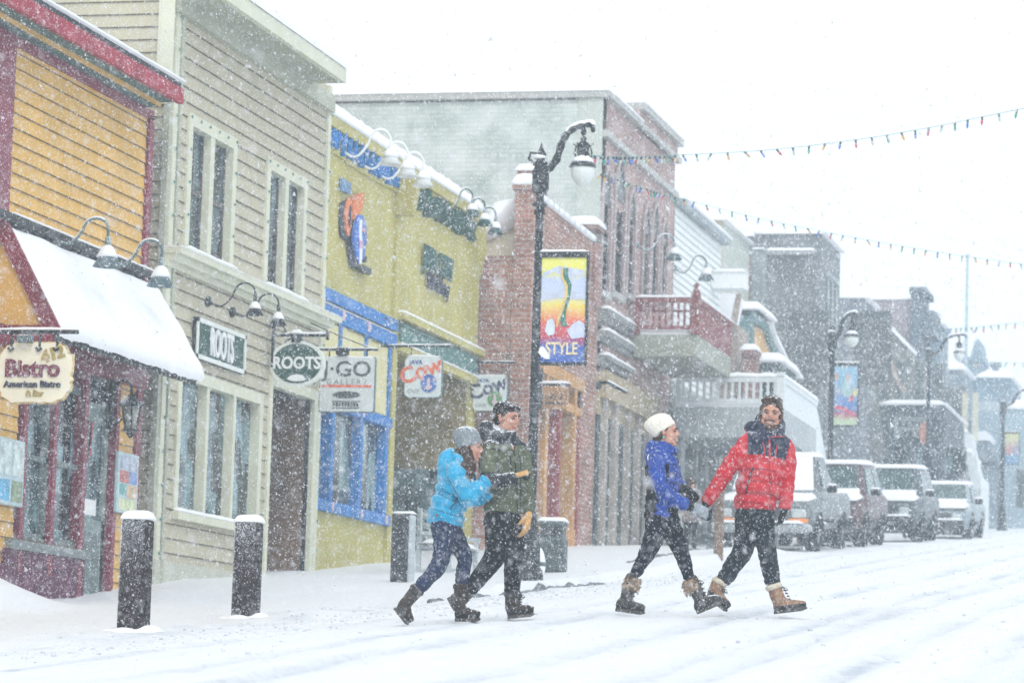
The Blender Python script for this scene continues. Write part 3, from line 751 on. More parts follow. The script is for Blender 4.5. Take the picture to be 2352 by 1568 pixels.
for i in range(len(m.v)): m.v[i] = (m.v[i][0], m.v[i][1]+ryL, m.v[i][2])
wbuild(m, 'side_wall', [TAN, LAP_SHADE_JOINT], rts)
m = MB(); fbox(m, XR, ryL-.045, ycn-.14, zb0, zTop, .03, .05); fbox(m, XR, ryL+.22, ryL+.30, zb0, zTop, .07, .0); wbuild(m, 'corner_panel', CORN, rts)
m = MB(); fbox(m, XR, ycn-.14, ycn+.0, zb0, zTop, .05); fbox(m, XR, ryR-.14, ryR, zb0, zTop, .05); m.box(XR-.16, XR+.03, ryL-.06, ryL-.045, zE, zTop+2.6); m.box(XR-.12, XR+.05, ryL-.075, ryL-.05, zE+.3, zTop+2.6); sbuild(m, 'corner_board', CREAM, rts)
# upper windows
SASH = WPAINT
for (w0, w1, lb) in ((a0[0], a1, ''), (b0[0], b1, '')):
    window(rts, XR, w0, w1, up_z0, up_z1, CREAM, GLASS, nv=2, cas=.15, mw=.16)
window(rts, XR, ly0, ly1, lz0, lz1, CREAM, GLASS2, nv=3, rail=False, cas=.14, mw=.10)
# ledge between floors
m = MB(); m.box(XR+.0, XR+.16, ryL+.0, ryR+.12, zledge0, zledge1-.08); m.box(XR+.0, XR+.24, ryL-.02, ryR+.22, zledge1-.08, zledge1); m.box(XR+.0, XR+.08, ryL, ryR+.04, zledge0-.07, zledge0)
l_ = wbuild(m, 'ledge', CREAM, rts)
m = MB(); snow_slab(m, XR+.02, XR+.25, ryL, ryR+.2, zledge1, .03, r=.03, amp=.012); sbuild(m, 'snow_cap', SNOW, l_, True)
# base and skirt
zbs = on_x(364, 1286, XR)[1]
m = MB(); fbox(m, XR, ryL+.02, ry0-.15, zb0, zbs, .06); wbuild(m, 'plinth', mat('pale_plinth', (.50,.50,.42), var=.08, scale=2, bump=.2), rts)
# eaves
yEv = on_x(790, 178, XR+.55)[0]; zEv = on_x(790, 188, XR+.55)[1]
m = MB(); m.box(XR-.1, XR+.55, ryL-.05, yEv, zEv+.02, zEv+.07); m.box(XR, XR+.10, ryL, ryR, zEv-.22, zEv+.02); wbuild(m, 'soffit', CORN, rts)
m = MB(); m.box(XR+.50, XR+.58, ryL-.05, yEv+.02, zEv-.02, zEv+.17); m.box(XR-1.5, XR+.50, yEv-.03, yEv+.02, zEv-.02, zEv+.17); wbuild(m, 'fascia', CREAM, rts)
m = MB(); V = [(XR+.6, ryL-.05, zEv+.172), (XR+.6, yEv+.03, zEv+.172), (XR-5, yEv+.03, zEv+2.4), (XR-5, ryL-.05, zEv+2.4)]
m.add([Vector(v) for v in V]+[Vector(v)+Vector((0,0,.1)) for v in V], [(0,1,2,3), (7,6,5,4), (0,4,5,1), (1,5,6,2), (2,6,7,3), (3,7,4,0)]); rf = wbuild(m, 'roof', SNOW, rts)
# recess door
m = MB(); m.box(XR-1.28, XR-1.2, ry0, ryR-.15, rz0, rz1); m.box(XR-1.2, XR-.02, ry1-.0, ry1+.06, rz0, rz1); wbuild(m, 'recess', BROWN, rts)
m = MB(); m.box(XR-1.2, XR-1.15, ry0+.3, ry1-.1, rz0+.1, rz1-.5); d_ = wbuild(m, 'door', mat('dark_brown_door', (.14,.075,.04), var=.2, scale=4), rts)
m = MB(); m.box(XR-1.15, XR-1.14, ry0+.45, ry1-.25, rz0+.9, rz1-.65); wbuild(m, 'pane', GLASS, d_)
m = MB(); fbox(m, XR, ry0-.12, ry0, rz0, rz1+.0, .045, .09); fbox(m, XR, ry1, ryR-.14, rz0, rz1, .045, .09); fbox(m, XR, ry0-.12, ryR-.14, rz1, rz1+.14, .045, .09); wbuild(m, 'door_frame', CREAM, rts)
# tiny lights round the openings
m = MB()
def dots(X, pts, st):
    for (ya, za), (yb, zb) in zip(pts, pts[1:]):
        L = math.hypot(yb-ya, zb-za); n = max(1, int(L/st))
        for k in range(n): m.ell((X+.06, ya+(yb-ya)*k/n, za+(zb-za)*k/n), (.012,.018,.022), n=6, m=4)
for w0, w1 in ((a0[0]-.09, a1+.09), (b0[0]-.09, b1+.09)): dots(XR, [(w0, up_z0), (w0, up_z1+.1), (w1, up_z1+.1), (w1, up_z0)], .33)
dots(XR+.01, [(ycn-.07, zb0+1), (ycn-.07, zTop)], .4); dots(XR+.01, [(ryR-.05, zb0+1), (ryR-.05, zTop)], .4)
o = sbuild(m, 'fairy_light', mat('tiny_bulb', (.05,.22,.20), rough=.3, bump=0), rts)
# wall sign
s0, s1z = on_x(456, 727, XR+.09); s1, s0z = on_x(564, 860, XR+.09)
t = thing('shop_wall_sign', 'flat rectangular green sign with white letters and white frame on the beige wall', 'sign', (XR+.03, (s0+s1)/2, s0z))
m = MB(); m.box(XR+.02, XR+.07, s0, s1, s0z, s1z); wbuild(m, 'board', DGREEN, t)
m = MB(); f_ = .055
for c in ((s0, s1, s1z-f_, s1z), (s0, s1, s0z, s0z+f_), (s0, s0+f_, s0z, s1z), (s1-f_, s1, s0z, s1z)): m.box(XR+.02, XR+.09, *c)
wbuild(m, 'frame', mat('offwhite_frame', (.70,.74,.70), var=.05), t)
text_part('ROOTS', WPAINT, t, frame_M((XR+.085, (s0+s1)/2, (s0z+s1z)/2-.01), UF, VF), .50, .02, sx=.56, bold=.008)
for px_, py_, lb in ((477, 692, 'left black swan neck lamp over the green rectangular shop sign'), (533, 716, 'right black swan neck lamp over the green rectangular shop sign')):
    y_, z_ = on_x(px_, py_, XR+.02); gooseneck('gooseneck_lamp', lb, (XR+.03, y_, z_), (.60, .05, 0), .3, IRON, 'swan neck lamps over the green sign', sz=.72, rise=.24, ln='nosnow')
# oval hanging sign
oy = on_x(606, 790, XR)[0]
def hang_bar(t, y, zb, x0, x1, brace=.28, scroll=True):
    m = MB(); m.box(x0, x1, y-.02, y+.02, zb-.018, zb+.018); m.tube([(x0, y, zb-brace-.1), (x0+.12, y, zb-brace*.8), (x0+.2, y, zb-brace*.25), (x0+.34, y, zb)], .014, n=6)
    m.box(x0-.0, x0+.03, y-.03, y+.03, zb-brace-.15, zb+.2); m.tube([(x0+.03, y, zb+.18), (x0+.15, y, zb+.12), (x0+.2, y, zb+.02)], .012, n=6); m.box(x1-.01, x1+.02, y-.03, y+.03, zb-.06, zb+.06)
    wbuild(m, 'bracket', IRON, t)
    m = MB(); snow_slab(m, x0+.15, x1, y-.022, y+.022, zb+.018, .03, r=.02); sbuild(m, 'snow_cap', SNOW, t, True)
Yo = oy+.2
ox0, _ = on_y(620, 835, Yo); ox1, _ = on_y(746, 835, Yo); oz0 = on_y(680, 888, Yo)[1]; oz1 = on_y(686, 782, Yo)[1]
t = thing('hanging_sign', 'oval dark green hanging sign with white letters over the shop doorway', 'sign', ((ox0+ox1)/2, Yo, oz0))
ocx, ocz = (ox0+ox1)/2, (oz0+oz1)/2; ow, oh = (ox1-ox0)/2, (oz1-oz0)/2
el = [(math.cos(2*math.pi*i/40), math.sin(2*math.pi*i/40)) for i in range(40)]
m = MB(); m.prism([(p[0]*ow, p[1]*oh) for p in el], (ocx, Yo+.05, ocz), UC, VC, .07); wbuild(m, 'rim', mat('offwhite_frame', (.7,.74,.7)), t)
m = MB(); m.prism([(p[0]*(ow-.045), p[1]*(oh-.045)) for p in el], (ocx, Yo+.0, ocz), UC, VC, .03); wbuild(m, 'board', DGREEN, t)
text_part('ROOTS', WPAINT, t, frame_M((ocx, Yo-.038, ocz+.0), UC, VC), .225, .012, sx=.90, bold=.006)
m = MB(); m.prism([(-.13,-.02), (-.08,.03), (-.02,.045), (.04,.045), (.10,.03), (.12,0), (.14,-.03), (.05,-.045), (-.05,-.045)], (ocx, Yo-.03, ocz-oh*.62), UC, VC, .01); wbuild(m, 'emblem', WPAINT, t)
hang_bar(t, Yo, on_y(680, 770, Yo)[1], XR+.05, on_y(752, 770, Yo)[0])
m = MB(); zz = on_y(680, 770, Yo)[1]; m.box(ocx-.09, ocx+.05, Yo-.06, Yo+.06, zz-.1, zz+.02, bev=.02); wbuild(m, 'spotlight', IRON, t)
m = MB(); snow_slab(m, ocx-.1, ocx+.06, Yo-.07, Yo+.07, zz+.02, .06, r=.05); sbuild(m, 'snow_cap', SNOW, t, True)
# notice box in the recess
y_, z_ = on_x(640, 1080, XR-.5); zq = zbase(XR, y_)
t = thing('newspaper_box', 'dark box with a small red header standing in the shop doorway recess', 'newspaper box', (XR-.65, y_+.1, zq))
m = MB(); m.box(-.2, .2, -.22, .22, .1, z_-zq-.12, bev=.02); m.box(-.17, .17, -.18, .18, 0, .1); m.build('body', mat('dark_plastic', (.04,.045,.05)), t)
m = MB(); m.box(-.19, .19, -.235, -.19, z_-zq-.11, z_-zq+.02, bev=.01); m.build('header', mat('red_sign', (.5,.06,.03), bump=0), t)
m = MB(); m.box(-.15, .15, -.235, -.225, z_-zq-.55, z_-zq-.2); m.build('window', GLASS, t)

# ================================================================== 3  mustard shops
XY = -13.5
yel = thing('mustard_shop_building', 'mustard stucco building with blue window frames and blue and green parapet lettering', 'building', (XY, 48, zbase(XY, 48)))
Y0, Y1 = ryR+.02, on_x(1088, 900, XY)[0]
zT = on_x(747, 262, XY)[1]; zTs = on_x(747, 240, XY)[1]
yM = on_x(905, 700, XY)[0]
by0 = on_x(722, 1100, XY)[0]; by1 = on_x(890, 1000, XY)[0]
bz1 = on_x(803, 949, XY)[1]; bz0 = on_x(800, 1172, XY)[1]
oy0, oz1_ = on_x(914, 790, XY); oy1 = on_x(1072, 900, XY)[0]; oz1_ = on_x(917, 775, XY)[1]; ozb = zbase(XY, oy1)-.3
holes = [(by0+.1, by1-.1, bz0+.05, bz1), (oy0, oy1, ozb-1, oz1_-.18)]
m = MB(); flatwall(m, (XY,0,0), UF, (1,0,0), Y0, Y1, zbase(XY, Y0)-.6, zT, holes); wbuild(m, 'wall', MUST, yel)
m = MB(); m.box(XY-9, XY-.3, Y0, oy0-.0, zbase(XY, Y0)-1, zT-.5); m.box(XY-9, XY-2.5, oy0, Y1, zbase(XY, Y0)-1, zT-.5); m.box(XY-2.5, XY-.3, oy0, Y1-.02, oz1_+.1, zT-.5); wbuild(m, 'core', MUST, yel)
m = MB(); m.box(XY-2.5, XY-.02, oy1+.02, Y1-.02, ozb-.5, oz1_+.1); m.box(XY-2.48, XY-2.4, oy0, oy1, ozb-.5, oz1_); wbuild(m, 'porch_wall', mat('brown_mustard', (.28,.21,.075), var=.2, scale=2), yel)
m = MB(); m.box(XY-2.0, XY-.12, oy1-.12, oy1+.02, ozb, ozb+1.75); wbuild(m, 'porch_window', GLASS2, yel)
# parapet
m = MB(); m.box(XY-.3, XY+.10, Y0, Y1+.05, zT-.16, zT); m.box(XY-.3, XY+.03, Y0, Y1, zT-.5, zT-.16); p_ = wbuild(m, 'parapet', MUST, yel)
m = MB(); snow_slab(m, XY-.35, XY+.13, Y0, Y1+.08, zT, zTs-zT+.08, r=.1, amp=.03, step=.2); sbuild(m, 'snow_cap', SNOW, p_, True)
m = MB(); fbox(m, XY, yM-.12, yM+.12, zbase(XY, yM)-.4, zT-.9, .05); fbox(m, XY, Y1-.2, Y1, zbase(XY, Y1)-.4, zT-.2, .04); sbuild(m, 'pilaster', MUST, yel)
# end fin (curly top)
m = MB(); m.prism([(0,0), (.16,0), (.26,.5), (.22,.9), (.1,1.0), (0,.9)], (XY-.1, Y1+.0, zT-1.1), UC, VC, .08); 
wbuild(m, 'bracket', MUST, yel)
for py0_, lab_ in ((926, 'b'),):
    yy, _z = on_x(922, 360, XY+.1); m = MB(); m.prism([(0,-.3), (.28,-.3), (.34,.15), (.25,.45), (0,.5)], (XY, yM+.05, zT-.55), UC, VC, .2); wbuild(m, 'bracket', MUST, yel)
# frilled band of blue letters and green letters
def frill(name, ya, yb, zt, zb, mtl, n, seed):
    mb = MB(); rn = random.Random(seed); w = (yb-ya)/n
    for k in range(n):
        c = ya+(k+.5)*w; a = rn.uniform(-.12, .12)*(zt-zb); hh = (zt-zb)*rn.uniform(.38, .55); zc = (zt+zb)/2+a*.4; kind = rn.randrange(4)
        W = w*.30
        mb.tube([(XY+.04, c-W, zc-hh), (XY+.06, c-W*.8, zc+hh)], w*.19, n=6, asp=.6)
        if kind in (0, 1): mb.tube([(XY+.05, c-W, zc+hh*.9), (XY+.06, c+W*.6, zc+hh*.6), (XY+.06, c+W*.5, zc+.05), (XY+.05, c-W, zc)], w*.13, n=6)
        if kind in (1, 2): mb.tube([(XY+.05, c-W*.5, zc), (XY+.06, c+W, zc-hh*.8)], w*.14, n=6)
        if kind == 3: mb.tube([(XY+.05, c+W, zc+hh), (XY+.05, c+W, zc-hh)], w*.16, n=6)
    wbuild(mb, name, mtl, yel, True)
_, za = on_x(743, 282, XY); _, zb = on_x(743, 335, XY)
frill('lettering', on_x(745, 300, XY)[0]+.1, on_x(914, 410, XY)[0], za, zb, BLUE, 13, 4)
_, za = on_x(943, 418, XY); _, zb = on_x(943, 462, XY)
frill('lettering', on_x(943, 430, XY)[0], on_x(1085, 500, XY)[0], za, zb-.1, DGREEN, 11, 8)
y_, z1_ = on_x(936, 415, XY+.03); m = MB(); m.bar((XY+.05, y_, z1_), (XY+.05, y_-.25, z1_-.45), .06, .04); wbuild(m, 'lettering', BLUE, yel)
# stucco relief line under the letters
m = MB(); za = on_x(800, 372, XY)[1]-.02; m.box(XY+.0, XY+.035, on_x(790, 370, XY)[0], on_x(880, 430, XY)[0], za-.03, za+.02); wbuild(m, 'moulding', MUST, yel)
# wall emblem : colourful cut-out figure
ey, ez = on_x(800, 505, XY)
t = thing('wall_emblem', 'colourful orange and blue cut out figure fixed high on the mustard wall', 'emblem', (XY+.02, ey, ez))
def eo(px, py): y, z = on_x(px, py, XY+.06); return (y-ey, z-ez)
def cut(nm, pts, mtl, o=.02, d=.03):
    m = MB(); m.prism([eo(*p) for p in pts], (o, 0, 0), (0,1,0), (0,0,1), d); m.build(nm, mtl, t)
def c2(X, Y): return (746.4+X*.2747, 229.7+Y*.2747)
OR = mat('orange_paint', (.70,.20,.06), var=.15, bump=0); PK = mat('pink_paint', (.65,.35,.45), bump=0)
cut('back_plate', [c2(*p) for p in ((150,860), (140,1000), (150,1150), (200,1180), (215,1330), (240,1410), (270,1400), (250,1150), (230,900), (200,830))], BK, 0, .02)
cut('square', [c2(*p) for p in ((150,650), (140,755), (215,790), (220,700))], mat('sky_blue_paint', (.12,.24,.42), var=.2, bump=0), .0, .04)
cut('ear', [c2(*p) for p in ((205,810), (180,860), (165,960), (175,1090), (195,1140), (215,1060), (225,960), (222,850))], OR, .02, .03)
cut('ear_hollow', [c2(*p) for p in ((205,880), (190,950), (190,1040), (200,1070), (210,1000), (213,900))], BK, .05, .01)
cut('horn', [c2(*p) for p in ((240,800), (320,775), (315,850), (290,950), (230,1000), (228,880))], OR, .02, .04)
cut('face', [c2(*p) for p in ((255,960), (295,970), (320,1060), (322,1180), (300,1320), (265,1370), (235,1300), (215,1180), (225,1060))], mat('cobalt_paint', (.05,.16,.55), var=.15, bump=0), .05, .04)
cut('blaze', [c2(*p) for p in ((262,1000), (280,1000), (276,1120), (285,1200), (275,1370), (258,1370), (262,1200), (255,1100))], WPAINT, .09, .01)
cut('cheek', [c2(*p) for p in ((285,1070), (305,1070), (300,1110), (284,1100))], PK, .095, .01)
cut('muzzle', [c2(*p) for p in ((250,1170), (280,1180), (275,1240), (255,1230))], PK, .102, .01)
cut('foot', [c2(*p) for p in ((240,1390), (300,1375), (370,1410), (365,1465), (300,1440))], IRON, .03, .05)
cut('foot', [c2(*p) for p in ((300,1300), (330,1310), (330,1360), (300,1350))], IRON, .03, .05)
# small wall lettering
l0 = on_x(1000, 615, XY)
t = thing('wall_lettering', 'two rows of green and black letters standing on the mustard wall under the green lamps', 'wall lettering', (XY+.02, l0[0], l0[1]))
text_part('JAVA COW', mat('green_letters', (.02,.09,.08), bump=0), t, frame_M((XY+.05, on_x(1000, 608, XY)[0], on_x(1000, 608, XY)[1]), UF, VF), .50, .03, sx=.72, bold=.022)
text_part('Cafe Bakery', BK, t, frame_M((XY+.05, on_x(1000, 655, XY)[0], on_x(1000, 655, XY)[1]), UF, VF), .34, .03, sx=.80, bold=.018)
# blue window grid
def band(pxl, pyt, pxr, h, nm='frame', out=.07, mtl=BLUE):
    ya, z = on_x(pxl, pyt, XY); yb = on_x(pxr, pyt+100, XY)[0]
    m = MB(); fbox(m, XY, ya, yb, z-h, z, out); return wbuild(m, nm, mtl, yel)
fz1 = on_x(733, 656, XY)[1]; fz2 = on_x(731, 692, XY)[1]
fr = MB(); fbox(fr, XY, Y0, by1+.15, fz1-.17, fz1, .07); fbox(fr, XY, Y0, by1+.12, fz2-.20, fz2, .07)
posts = [on_x(px_, 850, XY)[0] for px_ in (774, 834, 889)]
for y_ in posts: fbox(fr, XY, y_-.055, y_+.055, bz1, fz2-.2, .05)
posts2 = [on_x(px_, 1060, XY)[0] for px_ in (724, 755, 822, 880)]
fbox(fr, XY, Y0, by1+.05, bz1-.02, bz1+.13, .06, .09); fbox(fr, XY, Y0, by1+.05, bz0-.10, bz0+.06, .08, .09)
for y_ in posts2: fbox(fr, XY, y_-.075, y_+.075, bz0+.06, bz1-.02, .05, .09)
f_ = wbuild(fr, 'window', BLUE, yel)
m = MB(); m.box(XY-.10, XY-.09, by0, by1, bz0, bz1); wbuild(m, 'pane', glass_mat('lit_shop_glass', dark=(.02,.035,.04), lite=(.34,.46,.42), scale=1.0), f_)
m = MB()
for y_ in posts[:2]: fbox(m, XY, y_-.06, y_+.06, fz2-.14, fz2-.0, .085)
for y_ in posts2[1:]: fbox(m, XY, y_-.04, y_+.04, bz0-.08, bz0+.05, .095)
for y_ in posts2[1:3]: fbox(m, XY, y_-.04, y_+.04, bz1+.0, bz1+.11, .075)
sbuild(m, 'corner_block', mat('pink_white_block', (.62,.48,.55), bump=0), f_)
m = MB()
for a, b in zip([Y0]+posts, posts): m.box(XY+.001, XY+.025, a+.08, b-.08, bz1+.15, fz2-.24)
wbuild(m, 'panel', mat('pale_yellow_panel', (.66,.60,.30), var=.06), f_)
m = MB(); snow_slab(m, XY, XY+.09, Y0, by1, fz2+.0, .02, r=.02, amp=.005); sbuild(m, 'snow_cap', SNOW, f_, True)
# sloping fascia over the porch
gz = on_x(917, 722, XY)[1]; 
m = MB(); fbox(m, XY, yM+.05, Y1+.1, gz-.10, gz, .16); fbox(m, XY, yM+.05, Y1+.1, oz1_-.24, oz1_-.12, .12); g_ = wbuild(m, 'porch_beam', MUST, yel)
m = MB(); fbox(m, XY, yM+.15, Y1-.15, oz1_-.08, gz-.14, .10); wbuild(m, 'green_panel', mat('faded_green', (.07,.17,.15), var=.2), g_)
m = MB(); snow_slab(m, XY, XY+.17, yM+.05, Y1+.1, gz, .05, r=.03); snow_slab(m, XY, XY+.14, yM+.1, Y1+.1, oz1_-.12, .035, r=.02); sbuild(m, 'snow_cap', SNOW, g_, True)
# white lamps and green lamps
for k, (px_, py_) in enumerate(((783, 346), (824, 374), (863, 397))):
    y_, z_ = on_x(px_, py_, XY); gooseneck('gooseneck_lamp', ('first', 'second', 'third')[k]+' white swan neck lamp from the left over the blue parapet letters', (XY+.03, y_, z_), (.66, .22, 0), .25, WPAINT, 'white swan neck lamps on the mustard building', sz=1.0, rise=.33)
for k, (px_, py_) in enumerate(((1013, 470), (1042, 492), (1068, 512))):
    y_, z_ = on_x(px_, py_, XY); gooseneck('gooseneck_lamp', ('first', 'second', 'third')[k]+' dark green swan neck lamp from the left over the green parapet letters', (XY+.03, y_, z_), (.46, .15, 0), .25, mat('green_iron', (.02,.09,.09), dust=.5), 'green swan neck lamps on the mustard building', sz=.85, rise=.28)
# hanging signs
def panel_sign(label, px0, py0, px1, py1, Y, bar_px, bar_py, X0, rnd=.05, body=(.62,.66,.66)):
    xa, zt = on_y(px0, py0, Y); xb, zb = on_y(px1, py1, Y)
    t = thing('hanging_sign', label, 'sign', ((xa+xb)/2, Y, zb))
    w, h = (xb-xa)/2, (zt-zb)/2; P = []
    for sx, sy, a0_ in ((1,1,0), (-1,1,90), (-1,-1,180), (1,-1,270)):
        for k in range(5):
            a = R(a0_+k*22.5); P.append((sx*(w-rnd)+rnd*math.cos(a), sy*(h-rnd)+rnd*math.sin(a)))
    cx, cz = (xa+xb)/2, (zt+zb)/2
    m = MB(); m.prism([(p[0]*1.04, p[1]*1.04) for p in P], (cx, Y+.05, cz), UC, VC, .05); wbuild(m, 'edge', GIRON, t)
    m = MB(); m.prism(P, (cx, Y+.0, cz), UC, VC, .015); wbuild(m, 'board', mat('sign_white_%d' % int(body[0]*100), body, var=.06, scale=3), t)
    zb_ = on_y(bar_px, bar_py, Y)[1]; xe = on_y(bar_px, bar_py, Y)[0]
    m = MB(); m.box(X0, xe, Y-.015, Y+.015, zb_-.015, zb_+.015); m.tube([(X0, Y, zb_+.45), ((X0+xe)/2, Y, zb_+.2), (xe-.05, Y, zb_)], .009, n=5)
    for s in (-.7, .7): m.tube([(cx+s*w, Y, zb_), (cx+s*w, Y, zt)], .01, n=5)
    wbuild(m, 'bracket', IRON, t)
    m = MB(); snow_slab(m, X0+.1, xe, Y-.02, Y+.02, zb_+.015, .02, r=.02); snow_slab(m, xa+.02, xb-.02, Y-.02, Y+.05, zt, .03, r=.03); sbuild(m, 'snow_cap', SNOW, t, True)
    return t, cx, cz, w, h
GY = on_x(736, 880, XY+.35)[0]
t, cx, cz, w, h = panel_sign('grey and white hanging gallery sign with an orange stripe before the blue window', 738, 822, 857, 945, GY, 868, 803, XY, rnd=.02)
DG = mat('charcoal_letters', (.05,.06,.06), bump=0)
text_part('J·GO', DG, t, frame_M((cx, GY-.018, cz+h*.56), UC, VC), .30, .01, bold=.004, sx=1.12)
text_part('GALLERY', mat('grey_letters', (.25,.28,.28), bump=0), t, frame_M((cx, GY-.018, cz+h*.10), UC, VC), .115, .01, spacing=1.35)
m = MB(); m.box(cx-w*.92, cx+w*.92, GY-.022, GY-.015, cz-h*.10, cz-h*.01); wbuild(m, 'stripe', mat('orange_stripe', (.75,.13,.05), var=.1, bump=0), t)
m = MB(); m.prism([(p[0]*.20, p[1]*.05) for p in el], (cx, GY-.015, cz-h*.38), UC, VC, .01); wbuild(m, 'oval_mark', DG, t)
m = MB(); 
for k in range(9): m.box(cx-.19+k*.042, cx-.16+k*.042, GY-.022, GY-.015, cz-h*.82, cz-h*.66)
m.box(cx-.2, cx+.2, GY-.02, GY-.015, cz-h*.90, cz-h*.86); m.box(cx-.2, cx+.2, GY-.02, GY-.015, cz-h*.64, cz-h*.61); wbuild(m, 'small_print', DG, t)
m = MB(); m.box(cx-.16, cx+.02, GY-.09, GY+.0, cz+h+.03, cz+h+.14, bev=.02); wbuild(m, 'spotlight', IRON, t)
for lb, q, Y_, bx, by, X0, c1, c2_, side in (
   ('white hanging cafe sign with orange letters and a blue round badge', (932, 819, 1012, 912), None, 1040, 795, XY+.05, (.70,.14,.05), (.06,.16,.50), 0),
   ('white hanging cafe sign with dark letters and a green round badge, further up the street', (1088, 863, 1162, 943), Y1-.2, 1185, 832, XY+.05, (.05,.05,.12), (.10,.30,.10), 1)):
    Y_ = Y_ or on_x(932, 860, XY+.45)[0]
    t, cx, cz, w, h = panel_sign(lb, *q, Y_, bx, by, X0, rnd=.07, body=(.66,.71,.71))
    lt = mat('cow_letters_%d' % side, c1, bump=0)
    text_part('Cow', lt, t, frame_M((cx-w*.12, Y_-.018, cz+h*.28), Vector((1,0,.35)), Vector((-.35,0,1))), .34, .01, bold=.010)
    text_part('JAVA', mat('cow_small', (.05,.10,.28), bump=0), t, frame_M((cx-w*.40, Y_-.018, cz+h*.72), UC, VC), .09, .01, bold=.003)
    m = MB(); m.prism([(p[0]*w*.44, p[1]*h*.44) for p in el], (cx+w*.34, Y_-.022, cz-h*.32), UC, VC, .01); wbuild(m, 'badge', mat('badge_%d' % side, c2_, var=.25, scale=12, bump=0), t)
    m = MB(); 
    m.prism([(-.02,-.10), (.02,-.10), (.025,.06), (0,.09), (-.025,.06)], (cx+w*.34, Y_-.034, cz-h*.32), UC, VC, .006); m.prism([(p[0]*.05, p[1]*.035) for p in el], (cx+w*.34, Y_-.04, cz-h*.52), UC, VC, .006)
    for s in (-1, 1): m.prism([(p[0]*.028+s*.09, p[1]*.02+.06) for p in el], (cx+w*.34, Y_-.034, cz-h*.32), UC, VC, .006)
    wbuild(m, 'badge_face', mat('badge_pink', (.66,.50,.56), bump=0), t)
    text_part('CAFE', mat('grey_letters', (.25,.28,.28), bump=0), t, frame_M((cx-w*.5, Y_-.018, cz-h*.72), UC, VC), .08, .01)
# ================================================================== 4  small brick shop
XK = -12.63
yk0 = 53.3; yk1 = on_x(1368, 900, XK)[0]; zk0 = on_x(1237, 455, XK)[1]; zk1 = on_x(1366, 557, XK)[1]; zkb = zbase(XK, yk0)-.8
brk = thing('brick_shop_building', 'small red brick shop with snowy parapet and a brick chimney behind the street lamp', 'building', (XK, 55, zbase(XK, 55)))
sf0 = on_x(1243, 900, XK)[0]; sf1 = on_x(1334, 900, XK)[0]; sfz = on_x(1243, 842, XK)[1]
m = MB(); flatwall(m, (XK,0,0), UF, (1,0,0), yk0, yk1, zkb, zk1-.02, [(sf0, sf1, zkb-.1, sfz)])
m.add([(XK, yk0, zk1-.02), (XK, yk1, zk1-.02), (XK, yk1-.4, zk1), (XK, yk0+.5, zk0), (XK, yk0, zk0)], [(0,1,2,3,4)]); wbuild(m, 'wall', BRK, brk)
zs = on_y(1120, 588, yk0)[1]
m = MB(); m.box(XK-9, XK-.35, yk0, yk1-.02, zkb, zs); m.box(XK-.35, XK-.3, yk0+.003, yk1-.02, zkb, zs); m.box(XK-.3, XK-.001, yk0-.0, yk0+.25, zkb, zs); m.box(XK-.3, XK-.001, yk1-.3, yk1-.003, zkb, zk1); m.box(XK-.3, XK-.02, yk0+.25, yk1-.3, sfz+.02, zk1-.05); wbuild(m, 'side_wall', BRK, brk)
px_a = on_y(1180, 600, yk0)[0]; zpil = on_y(1200, 437, yk0)[1]
m = MB(); m.box(px_a, XK+.04, yk0-.06, yk0+.5, zkb, zpil, bev=.01); m.box(px_a-.04, XK+.08, yk0-.1, yk0+.54, zpil, zpil+.08); p_ = wbuild(m, 'corner_pier', BRK, brk)
m = MB(); snow_slab(m, px_a-.05, XK+.1, yk0-.12, yk0+.56, zpil+.08, .22, r=.2); sbuild(m, 'snow_cap', SNOW, p_, True)
zch = on_y(1210, 392, yk0+1.5)[1]; xa, xb = on_y(1186, 420, yk0+1.5)[0], on_y(1240, 420, yk0+1.5)[0]
m = MB(); m.box(xa, xb, yk0+1.5, yk0+2.1, zs, zch, bev=.01); c_ = wbuild(m, 'chimney', BRKD, brk)
m = MB(); snow_slab(m, xa-.03, xb+.03, yk0+1.47, yk0+2.13, zch, .13, r=.12); sbuild(m, 'snow_cap', SNOW, c_, True)
ye0, zp2 = on_x(1330, 530, XK); m = MB(); m.box(XK-.5, XK+.06, yk1-.62, yk1, zk1-1.2, zp2-.02, bev=.01); m.box(XK-.54, XK+.1, yk1-.66, yk1+.03, zp2+.22, zp2+.29); c_ = wbuild(m, 'end_pier', BRKD, brk)
m = MB(); snow_slab(m, XK-.55, XK+.12, yk1-.68, yk1+.05, zp2+.29, .18, r=.16); sbuild(m, 'snow_cap', SNOW, c_, True)
m = MB(); n = 10
for k in range(n):
    a, b = yk0+.5+(yk1-yk0-1.1)*k/n, yk0+.5+(yk1-yk0-1.1)*(k+1)/n; za, zb = zk0+(zk1-zk0)*k/n, zk0+(zk1-zk0)*(k+1)/n
    m.bar((XK-.12, a, za+.04), (XK-.12, b+.02, zb+.04), .36, .10)
w_ = sbuild(m, 'snow_cap', SNOW, brk, True)
